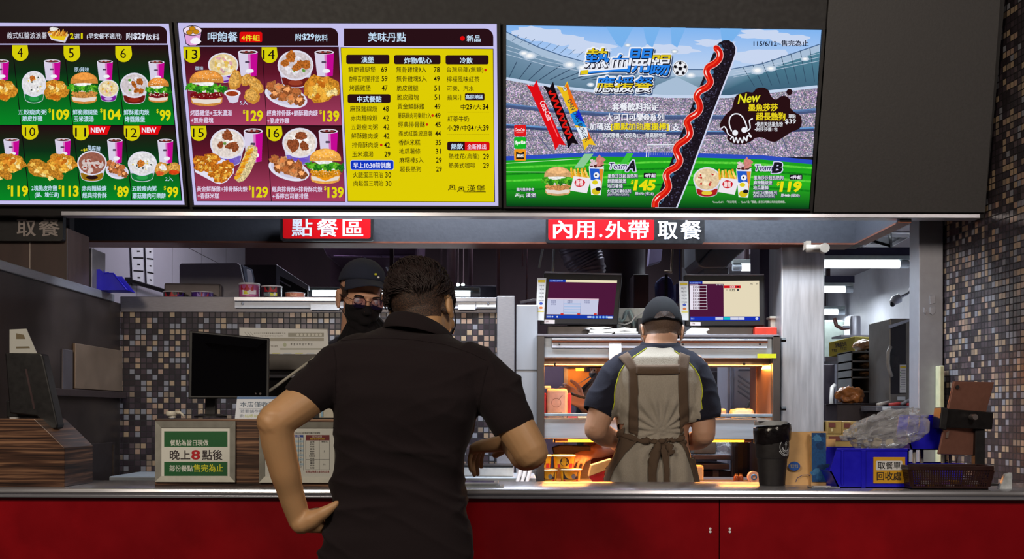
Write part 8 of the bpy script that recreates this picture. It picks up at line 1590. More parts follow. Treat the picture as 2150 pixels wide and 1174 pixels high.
 wrinkle(sh, w_); cutend(sh, P(631, 841, 2.64), Vector((-.62, -.12, -.78))); cutend(sh, P(1072, 904, 2.668), Vector((.38, -.06, -.92))); T.part(sh, 'shirt', None); bv = on_surface(sh); T.SH = sh
 T.part(seam(bv, [(716, 716), (760, 712), (811, 710), (870, 714), (935, 724), (990, 742), (1020, 757)], .0011), 'yoke_seam', SHIRT, sh)
 T.part(seam(bv, [(700, 728), (706, 760), (703, 800), (704, 846)], .0011), 'sleeve_seam', SHIRT, sh); T.part(seam(bv, [(1024, 768), (1018, 790), (1010, 830), (1003, 874)], .0011), 'sleeve_seam', SHIRT, sh)
 cr = []
 def cring(l, r, bk, yc, yb, fr, inset=0):
  A_, B_ = P(l[0], l[1], yc), P(r[0], r[1], yc); c = (A_ + B_) / 2; u = (B_ - A_) / 2; wb_ = P(bk[0], bk[1], yb) - c; wf_ = Vector((-wb_.x * .5, fr, -.025))
  return [c + u * math.cos(q) * (1 - inset) + (wb_ * (1 - inset) if math.sin(q) > 0 else wf_ * -1 * (1 - inset)) * math.sin(q) for q in [2 * math.pi * j / 44 for j in range(44)]]
 cr = [cring((806, 700), (958, 726), (864, 689), 2.79, 2.676, .09), cring((807, 694), (957, 720), (864, 678), 2.79, 2.682, .09), cring((811, 686), (953, 712), (864, 668), 2.79, 2.692, .085), cring((815, 679), (949, 706), (865, 657.5), 2.79, 2.704, .08), cring((817, 678.5), (947, 705.5), (865, 656), 2.79, 2.709, .078), cring((819, 681), (945, 708), (866, 659), 2.79, 2.714, .074), cring((821, 694), (943, 720), (866, 674), 2.79, 2.716, .07)]
 m = MB().rings(cr, cap=(False, False)); T.part(m, 'collar', SHIRT, sh, smooth=True, solid=.003, sub=1)
 hm = MB(); Tm = lambda x, y, z: C + Rm @ (Vector((x, y, z)) * hs)
 def hshell(zlow, k, name, mt, amp, dense, seed):
  bm = bmesh.new(); bmesh.ops.create_icosphere(bm, subdivisions=6, radius=1)
  for q in bm.verts:
   d = q.co.normalized(); z = .035 + .086 * d.z; base = Vector((.075 * d.x, .018 + .093 * d.y, z)); nn = Vector((d.x / .075, d.y / .093, d.z / .086)).normalized()
   lim = zlow(d); f = min(1, max(0, (z - lim) / .018));
   st = amp * f * (.55 + .45 * ridge(Vector((d.x * 1.6 + d.z * .8, d.y, d.z)), dense, dense * .5, dense * .35, seed)) if amp else .003 * f
   q.co = Tm(*(base + nn * (k * f + st - .006 * (1 - f))))
  bm.faces.ensure_lookup_table(); me = bpy.data.meshes.new(name); bm.to_mesh(me); bm.free(); me.materials.append(mt); me.polygons.foreach_set('use_smooth', [True] * len(me.polygons)); o = bpy.data.objects.new(name, me); COL.objects.link(o); return o
 kb = NT('buzzed_hair'); tc = kb.n('ShaderNodeTexCoord'); nz = kb.n('ShaderNodeTexNoise', Scale=520.0, Detail=2.0); kb.l(tc.outputs['Object'], nz.inputs['Vector']); n2 = kb.n('ShaderNodeTexNoise', Scale=9.0); kb.l(tc.outputs['Object'], n2.inputs['Vector'])
 rp = kb.n('ShaderNodeValToRGB'); rp.color_ramp.elements[0].position = .42; rp.color_ramp.elements[1].position = .62; rp.color_ramp.elements[0].color = rgb(22, 15, 14); rp.color_ramp.elements[1].color = rgb(84, 58, 44); kb.l(nz.outputs[0], rp.inputs[0]); kb.l(rp.outputs[0], kb.b.inputs['Base Color']); kb.b.inputs['Roughness'].default_value = .7
 global BUZZ; BUZZ = kb.m
 bb = on_surface(body)
 def napecap():
  m = MB(); N, Mx = 60, 16; rows = []
  for j in range(Mx + 1):
   for i in range(N + 1):
    a = R(-128 + 256 * i / N); el = R(34 - (76 if abs(a) < 1.2 else 76 - 34 * (abs(a) - 1.2) / 1.03) * j / Mx)
    d = Rm @ Vector((math.sin(a) * math.cos(el), math.cos(a) * math.cos(el), math.sin(el)))
    o = C + Rm @ Vector((0, .012, .012)); h = bb.ray_cast(o + d * .3, -d, .4); p = h[0] if h[0] and (h[0] - o).length < .118 else o + d * .085
    q = Rm.inverted() @ (p - C) / hs
    if abs(q.x) > .0765: q.x = math.copysign(.0745, q.x); p = C + Rm @ (q * hs); d = Vector((0, 0, 0))
    m.v.append(tuple(p + d * (.0035 * (1 - .9 * (j / Mx) ** 3))))
  for j in range(Mx):
   for i in range(N): m.f.append([j * (N + 1) + i, j * (N + 1) + i + 1, (j + 1) * (N + 1) + i + 1, (j + 1) * (N + 1) + i]); m.mi.append(0)
  return m
 fade = T.part(napecap(), 'hair_fade', BUZZ, smooth=True)
 top = hshell(lambda d: .030 + .012 * abs(d.x) + (.03 if d.y < -.6 else 0), .008, 'hair', HAIR, .011, 7, 3); T.part(top, 'hair', None)
 rd = random.Random(9); lm = MB()
 for i in range(2600):
  a = rd.uniform(0, 6.283); el = math.asin(rd.uniform(.02, .999)); d = Vector((math.cos(a) * math.cos(el), math.sin(a) * math.cos(el), math.sin(el)))
  if d.y < -.85: continue
  base = Vector((.075 * d.x, .018 + .093 * d.y, .035 + .086 * d.z)); nn = Vector((d.x / .075, d.y / .093, d.z / .086)).normalized()
  cl = noise.noise(Vector((d.x * 2.1, d.y * 2.1, d.z * 2.1 + 5)))
  flow = Vector((-.45 + 1.3 * cl, .75 * (1 if d.z < .8 else .3), -.85 + .5 * noise.noise(d * 3))); flow = (flow - nn * flow.dot(nn)).normalized(); L_ = rd.uniform(.028, .052); lift = rd.uniform(.010, .017)
  if d.z > .72: lift += .006;
  p = base + nn * (lift * .7); side = nn.cross(flow); wv = .5 * noise.noise(d * 4 + Vector((9, 0, 0))) + rd.uniform(-.07, .07)
  pts = [Tm(*(p + flow * (L_ * t) + nn * (lift * .55 * math.sin(t * 2.6) - .008 * t * t) + side * (wv * L_ * math.sin(t * 3)))) for t in (0, .25, .5, .75, 1)]
  lm.tube(pts, [.0010, .0017, .0016, .0012, .0004], 4, cap=True)
 T.part(lm, 'hair_locks', HAIR, top, kind='stuff', smooth=True)
 T.part(MB().tube([P(951, 640, 2.86), P(955, 660, 2.88), P(957, 680, 2.90), P(953, 694, 2.90)], .0013, 6), 'mask_strap', BLACK); T.part(MB().prism([P(949, 688, 2.905), P(955, 691, 2.91), P(951, 702, 2.91), P(945, 703, 2.90)], (0, .012, 0)), 'mask_clip', BLACK, bevel=.002)
 T.part(MB().prism([P(942, 694, 2.915), P(949, 688, 2.93), P(948, 704, 2.93), P(941, 706, 2.915)], (-.02, .03, 0)), 'face_mask', mat('pale_blue_mask', (170, 200, 226), .6), bevel=.003); T.part(MB().tube([P(945, 640, 2.84), P(952, 637, 2.90), P(956, 636, 2.95)], .0016, 6), 'glasses_temple', BLACK)
 tr = MB(); tr.rings([ring((672, 1180), (996, 1180), Y - .005, .118, .112), ring((668, 1240), (1000, 1240), Y - .005, .122, .120), ring((676, 1290), (992, 1290), Y, .12, .12)]); legs(tr, hip.x, Y, hip.z, .085, True, .098, .068, .055); T.part(fuse(tr, 'trousers', DENIM, .009, 4), 'trousers', None); shoes(T, hip.x, Y, .10, 1); T.done((hip.x, Y, 0))
customer()
def cashier():
 T = Thing('person', 'cashier in navy cap, glasses and black face mask facing the customer', 'person'); Y = 3.93
 b = MB(); tors = [((712, 708), (790, 712), Y, .05, .05), ((690, 722), (830, 730), Y, .08, .08), ((664, 745), (872, 752), Y, .10, .10), ((660, 800), (880, 800), Y, .115, .11), ((668, 900), (872, 900), Y, .11, .105), ((675, 1010), (866, 1010), Y, .11, .105), ((668, 1090), (872, 1090), Y, .12, .12)]
 b.rings([ring((l[0] + 6, l[1] + 3), (r[0] - 6, r[1] + 3), yc, f - .01, k - .01) for l, r, yc, f, k in tors])
 C = P(758, 627, Y - .02); Rm = Matrix.Rotation(R(9), 3, 'Y') @ Matrix.Rotation(R(12), 3, 'X') @ Matrix.Rotation(R(24), 3, 'Z'); hs = .98
 headshape(b, C, Rm, hs); limb(b, [P(744, 730, Y + .01), P(748, 700, Y + .01), C + Rm @ Vector((0, .03, -.05))], [.062, .056, .054], 20)
 for sx, ex, hx in ((676, 640, 700), (866, 892, 850)):
  e, w_ = P(ex, 905, Y - .02), P(hx + (-40 if hx < 760 else 30), 1010, Y - .06); limb(b, [P(sx + (14 if sx < 700 else -14), 765, Y), P((sx + ex) / 2, 830, Y), e], [.056, .048, .042]); limb(b, [e, (e + w_) / 2, w_], [.042, .036, .028]); hand(b, w_, (0, -.15, -1), (-1 if hx < 760 else 1, 0, 0), thumb=1 if hx > 760 else -1)
 hip = P(772, 1085, Y); legs(b, hip.x, Y, hip.z, .08); body = fuse(b, 'body', SKIN2, .0042, 3); T.part(body, 'body', None)
 s = MB(); s.rings([ring(l, r, yc, f, k) for l, r, yc, f, k in tors])
 for sx, ex in ((676, 650), (866, 888)): limb(s, [P(sx + (16 if sx < 700 else -16), 762, Y), P((sx + ex) / 2, 810, Y), P(ex + 4, 860, Y - .01)], [.064, .060, .056])
 sh = fuse(s, 'shirt', NAVY, .0065, 5); wrinkle(sh, lambda p, n: .003 * ridge(p, 6, 5, 14, 3) ** 2); T.part(sh, 'shirt', None)
 cr = []; c0 = P(744, 712, Y + .005)
 for dz, rx, ry in ((-.036, .096, .09), (-.018, .080, .078), (.004, .068, .068), (.014, .066, .067), (.0, .064, .066)): cr.append([c0 + Vector((rx * math.cos(q), ry * math.sin(q), dz + .012 * math.sin(q) + .006 * math.cos(q))) for q in [2 * math.pi * j / 36 for j in range(36)]])
 T.part(MB().rings(cr, cap=(False, False)), 'collar', NAVY, sh, smooth=True, solid=.003)
 Tm = lambda x, y, z: C + Rm @ (Vector((x, y, z)) * hs); bb = on_surface(body)
 def patch(fn, nu, nv, off, rmin=None):
  """sheet laid on the head: fn(u, v) -> direction angles in the head's own frame"""
  m = MB()
  for j in range(nv + 1):
   for i in range(nu + 1):
    a, el, o_ = fn(i / nu, j / nv); d = Rm @ Vector((math.sin(R(a)) * math.cos(R(el)), -math.cos(R(a)) * math.cos(R(el)), math.sin(R(el)))); o = C + Rm @ Vector((0, -.005, -.005)); h = bb.ray_cast(o + d * .3, -d, .5); p = h[0] if h[0] else o + d * .09
    q = Rm.inverted() @ (p - C) / hs
    if abs(q.x) > .0765: q.x = math.copysign(.0735, q.x); p = C + Rm @ (q * hs); o_ = -off
    if rmin: p = o + d * max((p - o).length, rmin(a, el))
    m.v.append(tuple(p + d * (off + o_)))
  for j in range(nv):
   for i in range(nu): m.f.append([j * (nu + 1) + i, j * (nu + 1) + i + 1, (j + 1) * (nu + 1) + i + 1, (j + 1) * (nu + 1) + i]); m.mi.append(0)
  return m
 def mk(u, v):
  a = -66 + 132 * u; c = 1 - (abs(a) / 66) ** 2; top = -14 + 12 * c; bot = -58 - 14 * c; el = top + (bot - top) * v; return a, el, .0014 * math.sin(v * 18) * c + .002 * c
 T.part(patch(mk, 36, 24, .0025, lambda a, el: (.103 - .026 * (abs(a) / 66) ** 2 - .00034 * abs(el + 38)) * hs), 'face_mask', MASKB, smooth=True, solid=.0015)
 for sd in (-1, 1):
  T.part(MB().tube([Tm(sd * .055, -.062, -.026), Tm(sd * .070, -.030, -.012), Tm(sd * .084, .012, .018)], .0012, 6), 'mask_loop', BLACK); T.part(MB().tube([Tm(sd * .048, -.058, -.082), Tm(sd * .066, -.02, -.052), Tm(sd * .082, .012, -.030)], .0012, 6), 'mask_loop', BLACK)
 for sd in (-1, 1):
  e = Tm(sd * .032, -.0735, .001); T.part(MB().ball(tuple(e), .0118, 14), 'eye', mat('eye_white', (206, 196, 190), .2), smooth=True)
  T.part(patch(lambda u, v, sd=sd: (sd * 22 - 10 + 20 * u, 7 - 9.5 * v * (1 - (2 * u - 1) ** 2 * .6), .0040 * (1 - (2 * u - 1) ** 2)), 12, 5, .001), 'eyelid', SKIN2, smooth=True, solid=.001); T.part(patch(lambda u, v, sd=sd: (sd * 22 - 10 + 20 * u, -2.4 - 1.6 * v + 3 * (2 * u - 1) ** 2, .0045 * (1 - (2 * u - 1) ** 2)), 12, 2, .001), 'eyelash', BLACK, solid=.0008)
  T.part(patch(lambda u, v, sd=sd: (sd * 23 - 13 + 26 * u, 15.5 + 2.2 * math.sin(u * 3.1) - 3.4 * v + (-.6 + 1.2 * (u if sd < 0 else 1 - u)), .0012), 14, 3, .0008), 'eyebrow', HAIR, smooth=True, solid=.001)
 hr = patch(lambda u, v: (62 + 236 * u, 30 - (14 + 44 * math.sin(u * 3.1416)) * v, -.002 * v), 40, 12, .003); T.part(hr, 'hair', BUZZ, smooth=True)
 G = mat('glasses_frame', (46, 34, 52), .25, .7); gz, gy = -.002, -.104
 def lens(sd):
  out = []
  for q in range(28):
   t = 2 * math.pi * q / 28; x, z = math.copysign(abs(math.cos(t)) ** .7, math.cos(t)) * .0235, math.copysign(abs(math.sin(t)) ** .7, math.sin(t)) * .0185; out.append(Tm(sd * .033 + x, gy + .10 * (abs(sd * .033 + x)) ** 1.0 * .25, gz + z))
  return out
 Tg = None
 fr = MB()
 for sd in (-1, 1): l = lens(sd); fr.tube(l + l[:2], .0011, 6)
 fr.tube([Tm(-.0105, gy + .001, gz + .005), Tm(0, gy - .001, gz + .008), Tm(.0105, gy + .001, gz + .005)], .0011, 6)
 for sd in (-1, 1): fr.tube([Tm(sd * .056, gy + .0015, gz + .008), Tm(sd * .068, -.085, gz + .010), Tm(sd * .080, -.03, gz + .012), Tm(sd * .084, .012, gz + .010)], .0012, 6)
 gl = T.part(fr, 'glasses', G)
 def lensm():
  k = NT('coated_lens'); tr = k.n('ShaderNodeBsdfTransparent'); gg = k.n('ShaderNodeBsdfGlossy', Roughness=.03); gg.inputs[0].default_value = rgb(120, 90, 255); tr.inputs[0].default_value = (.9, .85, 1, 1); mx = k.n('ShaderNodeMixShader'); mx.inputs[0].default_value = .22; k.l(tr.outputs[0], mx.inputs[1]); k.l(gg.outputs[0], mx.inputs[2]); k.l(mx.outputs[0], k.out.inputs[0]); return k.m
 LM = lensm()
 for sd in (-1, 1): T.part(MB().add(lens(sd), [list(range(28))]), 'lens', LM, gl)
 def cap(T, Tm, mt, brim, fwd=-1, low=.030, seams=True, puff=.012, tilt=.012):
  m = MB(); N = 48; rs = []
  for j in range(13):
   el = math.pi / 2 * (j / 12) ; rg = []
   for i in range(N):
    a = 2 * math.pi * i / N; k = 1 + (-.014 * abs(math.cos(3 * a)) ** 8 if seams else 0); x = (.0795 + puff * .25) * math.cos(a) * math.cos(el) ** .9 * k; y = .016 + (.098 + puff * .2) * math.sin(a) * math.cos(el) ** .9 * k; z = low + (.098 + puff - (low - .03)) * math.sin(el) + tilt * math.sin(a) * fwd * (1 - j / 12); rg.append(Tm(x, y, z + .002 * noise.noise(Vector((a * 2, el * 4, 1)))))
   rs.append(rg)
  o = T.part(m.rings(rs, cap=(False, True)), 'cap', mt, smooth=True, solid=.0022); T.part(MB().ball(tuple(Tm(0, .016, low + .098 + puff - (low - .03))), .005, 10), 'cap_button', mt, o)
  if brim:
   b_ = MB()
   for j in range(7):
    for i in range(25):
     a = R(-64 + 128 * i / 24); f = j / 6; rx, ry = .080 + .003 * f, .100 + .066 * f * math.cos(a * .95) ** .6; b_.v.append(tuple(Tm(math.sin(a) * rx * (1 + .02 * f), .016 + fwd * math.cos(a) * (.100) + fwd * .064 * f * max(0, math.cos(a * 1.2)), low + tilt * math.cos(a) + .001 - .012 * f - .034 * (abs(math.sin(a)) ** 2) * f)))
   for j in range(6):
    for i in range(24): b_.f.append([j * 25 + i, j * 25 + i + 1, (j + 1) * 25 + i + 1, (j + 1) * 25 + i]); b_.mi.append(0)
   T.part(b_, 'brim', mt, o, smooth=True, solid=.003)
  return o
 cashier.cap = cap
 co = cap(T, Tm, CAPN, True, -1, .056, True, .016, .024)
 bc_ = on_surface(co)
 for x, y, r, mt in ((788, 576.5, .0055, mat('yellow_thread', (206, 200, 30), .6)), (793.5, 582.5, .0045, PAPER)): T.part(MB().ball(tuple(cast(bc_, x, y, .0025)), (r, .003, r * .8), 10), 'cap_badge', mt, co)
 tr = MB(); tr.rings([ring((668, 1084), (872, 1084), Y, .122, .122), ring((672, 1140), (868, 1140), Y, .12, .12)]); legs(tr, hip.x, Y, hip.z, .08, True, .094, .066, .052); T.part(fuse(tr, 'trousers', DENIM, .010, 4), 'trousers', None); shoes(T, hip.x, Y, .10, -1); T.done((hip.x, Y, 0))
cashier()
def aproned():
 T = Thing('person', 'kitchen worker in grey shirt, brown apron and backward cap, seen from behind', 'person'); Y = 4.20
 tors = [((1338, 726), (1432, 727), Y + .03, .055, .06), ((1318, 738), (1448, 738), Y + .02, .075, .085), ((1296, 752), (1456, 752), Y + .01, .09, .105), ((1284, 778), (1472, 778), Y, .11, .115), ((1283, 806), (1474, 806), Y, .12, .12), ((1290, 845), (1466, 845), Y, .12, .115), ((1295, 885), (1452, 885), Y + .005, .115, .105), ((1298, 914), (1448, 914), Y + .01, .11, .098), ((1292, 945), (1452, 945), Y + .005, .118, .108), ((1278, 985), (1460, 985), Y, .128, .12), ((1268, 1030), (1468, 1030), Y, .13, .125), ((1266, 1085), (1470, 1085), Y, .13, .125)]
 b = MB(); b.rings([ring((l[0] + 5, l[1] + 3), (r[0] - 5, r[1] + 3), yc, f - .01, k - .01) for l, r, yc, f, k in tors])
 C = P(1389, 696, Y + .06); Rm = Matrix.Rotation(R(1), 3, 'Y') @ Matrix.Rotation(R(-20), 3, 'X') @ Matrix.Rotation(R(180), 3, 'Z'); hs = .95
 headshape(b, C, Rm, hs); limb(b, [P(1386, 742, Y + .02), P(1387, 722, Y + .03), C + Rm @ Vector((0, .02, -.04))], [.070, .062, .060], 22)
 le, re = P(1251, 902, Y - .05), P(1478, 912, Y - .04); lw, rw = P(1308, 925, Y + .22), P(1428, 930, Y + .22)
 limb(b, [P(1306, 775, Y), P(1280, 820, Y - .02), P(1262, 866, Y - .04), le], [.062, .054, .049, .045]); limb(b, [le, P(1268, 914, Y + .04), P(1290, 922, Y + .13), lw], [.045, .043, .036, .028])
 limb(b, [P(1452, 775, Y), P(1466, 820, Y - .02), P(1475, 868, Y - .03), re], [.062, .054, .048, .044]); limb(b, [re, P(1468, 922, Y + .05), P(1448, 928, Y + .14), rw], [.043, .041, .035, .028])
 hand(b, lw, (.35, .9, .1), (-.2, 0, 1), thumb=-1, curl=(24, 26, 20)); hand(b, rw, (-.35, .9, .1), (.2, 0, 1), thumb=1, curl=(24, 26, 20))
 hip = P(1368, 1080, Y); legs(b, hip.x, Y, hip.z, .085); body = fuse(b, 'body', SKIN3, .0045, 3); T.part(body, 'body', None)
 s = MB(); s.rings([ring(l, r, yc, f, k) for l, r, yc, f, k in tors])
 limb(s, [P(1318, 775, Y), P(1294, 800, Y - .01), P(1268, 842, Y - .03), P(1260, 860, Y - .035)], [.074, .074, .069, .066], 24); limb(s, [P(1442, 775, Y), P(1460, 802, Y - .01), P(1474, 850, Y - .025), P(1478, 872, Y - .03)], [.074, .073, .067, .064], 24)
 sh = fuse(s, 'shirt', [TEE, NAVY], .0062, 4)
 def px_(p): return CX + p.x / p.y * F, CY - (p.z - HC) / p.y * F
 PL = [(715, 1372), (732, 1357), (745, 1338), (755, 1322), (767, 1311), (783, 1301), (799, 1296), (815, 1291.5), (829, 1290), (845, 1290), (860, 1286)]; PR = [(715, 1402), (737, 1416), (748, 1432), (761, 1446), (776, 1459), (791, 1468), (808, 1473), (825, 1475), (842, 1472), (860, 1474)]
 def at(pl, y):
  if y <= pl[0][0]: return pl[0][1]
  for (y0, x0), (y1, x1) in zip(pl, pl[1:]):
   if y <= y1: return x0 + (x1 - x0) * (y - y0) / (y1 - y0)
  return None
 me = sh.data
 def wf(p, n):
  x, y = px_(p); cen = math.exp(-((x - 1385) / 60) ** 2); wst = math.exp(-((y - 905) / 34) ** 2); low = 1 if y > 915 else 0; up = max(0, 1 - abs(y - 850) / 60)
  h = .0022 * noise.noise(p * 10)
  ang = math.atan2(y - 905, (x - 1390)); rr = math.hypot(x - 1390, y - 905)
  h += .011 * (math.cos(ang * 17 + 1.2 * noise.noise(Vector((x * .02, y * .02, 0)))) * .5) * math.exp(-((rr - 42) / 34) ** 2) * (1 if n.y < 0 else 0)
  h += .007 * ridge(Vector((p.x + p.z * .42, p.y, p.z * .3)), 15, 4, 5, 4) ** 3 * up * (1 if n.y < .2 else 0)
  h += low * .008 * (.5 * math.sin((x - 1368) * .19 + 2.5 * noise.noise(Vector((x * .01, y * .012, 3)))))
  if x < 1286 or x > 1470: h += .004 * ridge(Vector((p.x - p.z * .5, p.y, p.z)), 8, 5, 13, 2) ** 3
  return h - .001
 wrinkle(sh, wf)
 me = sh.data
 for pl in me.polygons:
  x, y = px_(pl.center); a, c = at(PL, y), at(PR, y); dark = False
  if y < 890:
   if a is None: a = 1284
   if c is None: c = 1462 if y > 880 else 1470
   dark = x < a or x > c
  if y < 728 + 0: dark = True
  pl.material_index = 1 if dark else 0
 cutend(sh, P(1256, 868, Y - .04), P(1256, 868, Y - .04) - P(1282, 812, Y - .02)); cutend(sh, P(1480, 882, Y - .03), P(1480, 882, Y - .03) - P(1464, 812, Y - .02))
 T.part(sh, 'shirt', None); bv = on_surface(sh)
 LIME = mat('lime_piping', (190, 196, 30), .6)
 T.part(seam(bv, [(x, y) for y, x in PL[1:]], .0022, .001, 6), 'piping', LIME, sh); T.part(seam(bv, [(x, y) for y, x in PR[1:]], .0022, .001, 6), 'piping', LIME, sh)
 cr = []; c0 = P(1386, 728, Y + .035)
 for dz, rx, ry in ((-.030, .094, .10), (-.014, .088, .092), (.006, .076, .080), (.016, .071, .075), (.006, .068, .072)): cr.append([c0 + Vector((rx * math.cos(q), ry * math.sin(q), dz + .010 * math.sin(q))) for q in [2 * math.pi * j / 40 for j in range(40)]])
 T.part(MB().rings(cr, cap=(False, False)), 'collar', NAVY, sh, smooth=True, solid=.004)
 ap = T.part(ribbon(bv, [(1296, 905), (1292, 925), (1284, 960), (1268, 995), (1258, 1026), (1254, 1080)], [(1338, 916), (1343, 926), (1314, 952), (1292, 985), (1282, 1008), (1276, 1080)], .006, 8, 10), 'apron', APR, smooth=True, solid=.002)
 T.part(ribbon(bv, [(1424, 916), (1424, 926), (1438, 948), (1450, 985), (1456, 1008), (1460, 1080)], [(1446, 900), (1449, 925), (1454, 955), (1460, 985), (1466, 1012), (1470, 1080)], .006, 8, 8), 'side_panel', APR, ap, smooth=True, solid=.002)
 T.part(ribbon(bv, [(1299, 752), (1312, 766), (1321, 780), (1322, 830), (1321, 870), (1321, 908)], [(1319, 741), (1330, 756), (1338, 772), (1340, 820), (1340, 870), (1340, 916)], .005, 8, 5), 'strap', APR, ap, smooth=True, solid=.002)
 T.part(ribbon(bv, [(1427, 742), (1423, 758), (1423, 772), (1424, 820), (1426, 870), (1428, 910)], [(1447, 750), (1446, 762), (1444, 776), (1444, 830), (1445, 870), (1444, 902)], .005, 8, 5), 'strap', APR, ap, smooth=True, solid=.002)
 T.part(ribbon(bv, [(1336, 768), (1380, 768), (1426, 767)], [(1336, 787), (1380, 788), (1426, 786)], .0062, 10, 4), 'cross_strap', APR, ap, smooth=True, solid=.002)
 T.part(ribbon(bv, [(1300, 905), (1340, 919), (1384, 925)], [(1298, 915), (1340, 930), (1384, 933)], .008, 10, 3), 'tie', APR, ap, smooth=True, solid=.002); T.part(ribbon(bv, [(1384, 924), (1426, 919), (1450, 908)], [(1384, 932), (1428, 926), (1450, 918)], .008, 10, 3), 'tie', APR, ap, smooth=True, solid=.002)
 kp = cast(bv, 1385, 928, .012); bm = MB().ball(tuple(kp), (.014, .010, .011), 12); T.part(bm, 'knot', APR, ap, smooth=True)
 T.part(ribbon(bv, [(1376, 928), (1366, 950), (1360, 985), (1358, 1040)], [(1386, 930), (1382, 955), (1378, 985), (1377, 1040)], .009, 8, 4, .006, 2), 'tie_end', APR, ap, smooth=True, solid=.002); T.part(ribbon(bv, [(1384, 930), (1390, 955), (1393, 985), (1394, 1040)], [(1394, 928), (1402, 955), (1405, 985), (1406, 1040)], .009, 8, 4, .006, 5), 'tie_end', APR, ap, smooth=True, solid=.002); T.part(ribbon(bv, [(1387, 926), (1398, 944), (1402, 962)], [(1396, 923), (1410, 938), (1413, 952)], .013, 8, 4, .004, 8), 'tie_end', APR, ap, smooth=True, solid=.002)
 Tm = lambda x, y, z: C + Rm @ (Vector((x, y, z)) * hs); bb = on_surface(body); m = MB(); N, Mx = 50, 12
 for j in range(Mx + 1):
  for i in range(N + 1):
   a = -100 + 200 * i / N; lo = -34 + 20 * (abs(a) / 100) ** 2; el = 24 + (lo - 24) * j / Mx; d = Rm @ Vector((math.sin(R(a)) * math.cos(R(el)), math.cos(R(a)) * math.cos(R(el)), math.sin(R(el)))); o = C + Rm @ Vector((0, .012, .0)); h = bb.ray_cast(o + d * .3, -d, .5); p = h[0] if h[0] else o + d * .09; m.v.append(tuple(p + d * .003 * (1 - (j / Mx) ** 3)))
 for j in range(Mx):
  for i in range(N): m.f.append([j * (N + 1) + i, j * (N + 1) + i + 1, (j + 1) * (N + 1) + i + 1, (j + 1) * (N + 1) + i]); m.mi.append(0)
 T.part(m, 'hair', hairmat('short_buzz', (66, 52, 46), (120, 96, 80)), smooth=True)
 co = cashier.cap(T, Tm, CAPB, True, -1, .020, True, .015, .018)
 bc = on_surface(co); arch = [(1375, 671)] + [(1395.5 - 20.5 * math.cos(R(q)), 670 - 16 * math.sin(R(q))) for q in range(0, 181, 15)] + [(1416, 671)]
 ap_ = [cast(bc, x, y, .005) for x, y in arch]; cen = cast(bc, 1395.5, 665, .005); m = MB().add(ap_ + [cen], [(i, i + 1, len(ap_)) for i in range(len(ap_) - 1)] + [(len(ap_) - 1, 0, len(ap_))]); T.part(m, 'cap_opening', BUZZ, co, solid=.0008)
 T.part(MB().tube([cast(bc, x, y, .004) for x, y in arch], .0016, 6), 'cap_edge', CAPB, co)
 T.part(ribbon(bc, [(1372, 670), (1395, 671.5), (1418, 670)], [(1373, 679), (1395, 681), (1417, 679)], .009, 6, 3), 'cap_strap', CAPB, co, smooth=True, solid=.002)
 for sd in (-1, 1): T.part(MB().tube([Tm(sd * .081, .024, .020), Tm(sd * .086, .026, -.006), Tm(sd * .080, .016, -.040), Tm(sd * .068, -.02, -.062)], .0022, 6), 'mask_loop', MASKW, smooth=True)
 T.part(MB().ball(tuple(Tm(0, -.07, -.055)), (.05, .035, .045), 14), 'face_mask', MASKW, smooth=True)
 tr = MB(); tr.rings([ring((1268, 1070), (1470, 1070), Y, .128, .122), ring((1272, 1120), (1466, 1120), Y, .125, .12)]); legs(tr, hip.x, Y, hip.z, .085, True, .095, .068, .055); T.part(fuse(tr, 'trousers', DENIM, .010, 4), 'trousers', None); shoes(T, hip.x, Y, .10, 1); T.done((hip.x, Y, 0))
aproned()
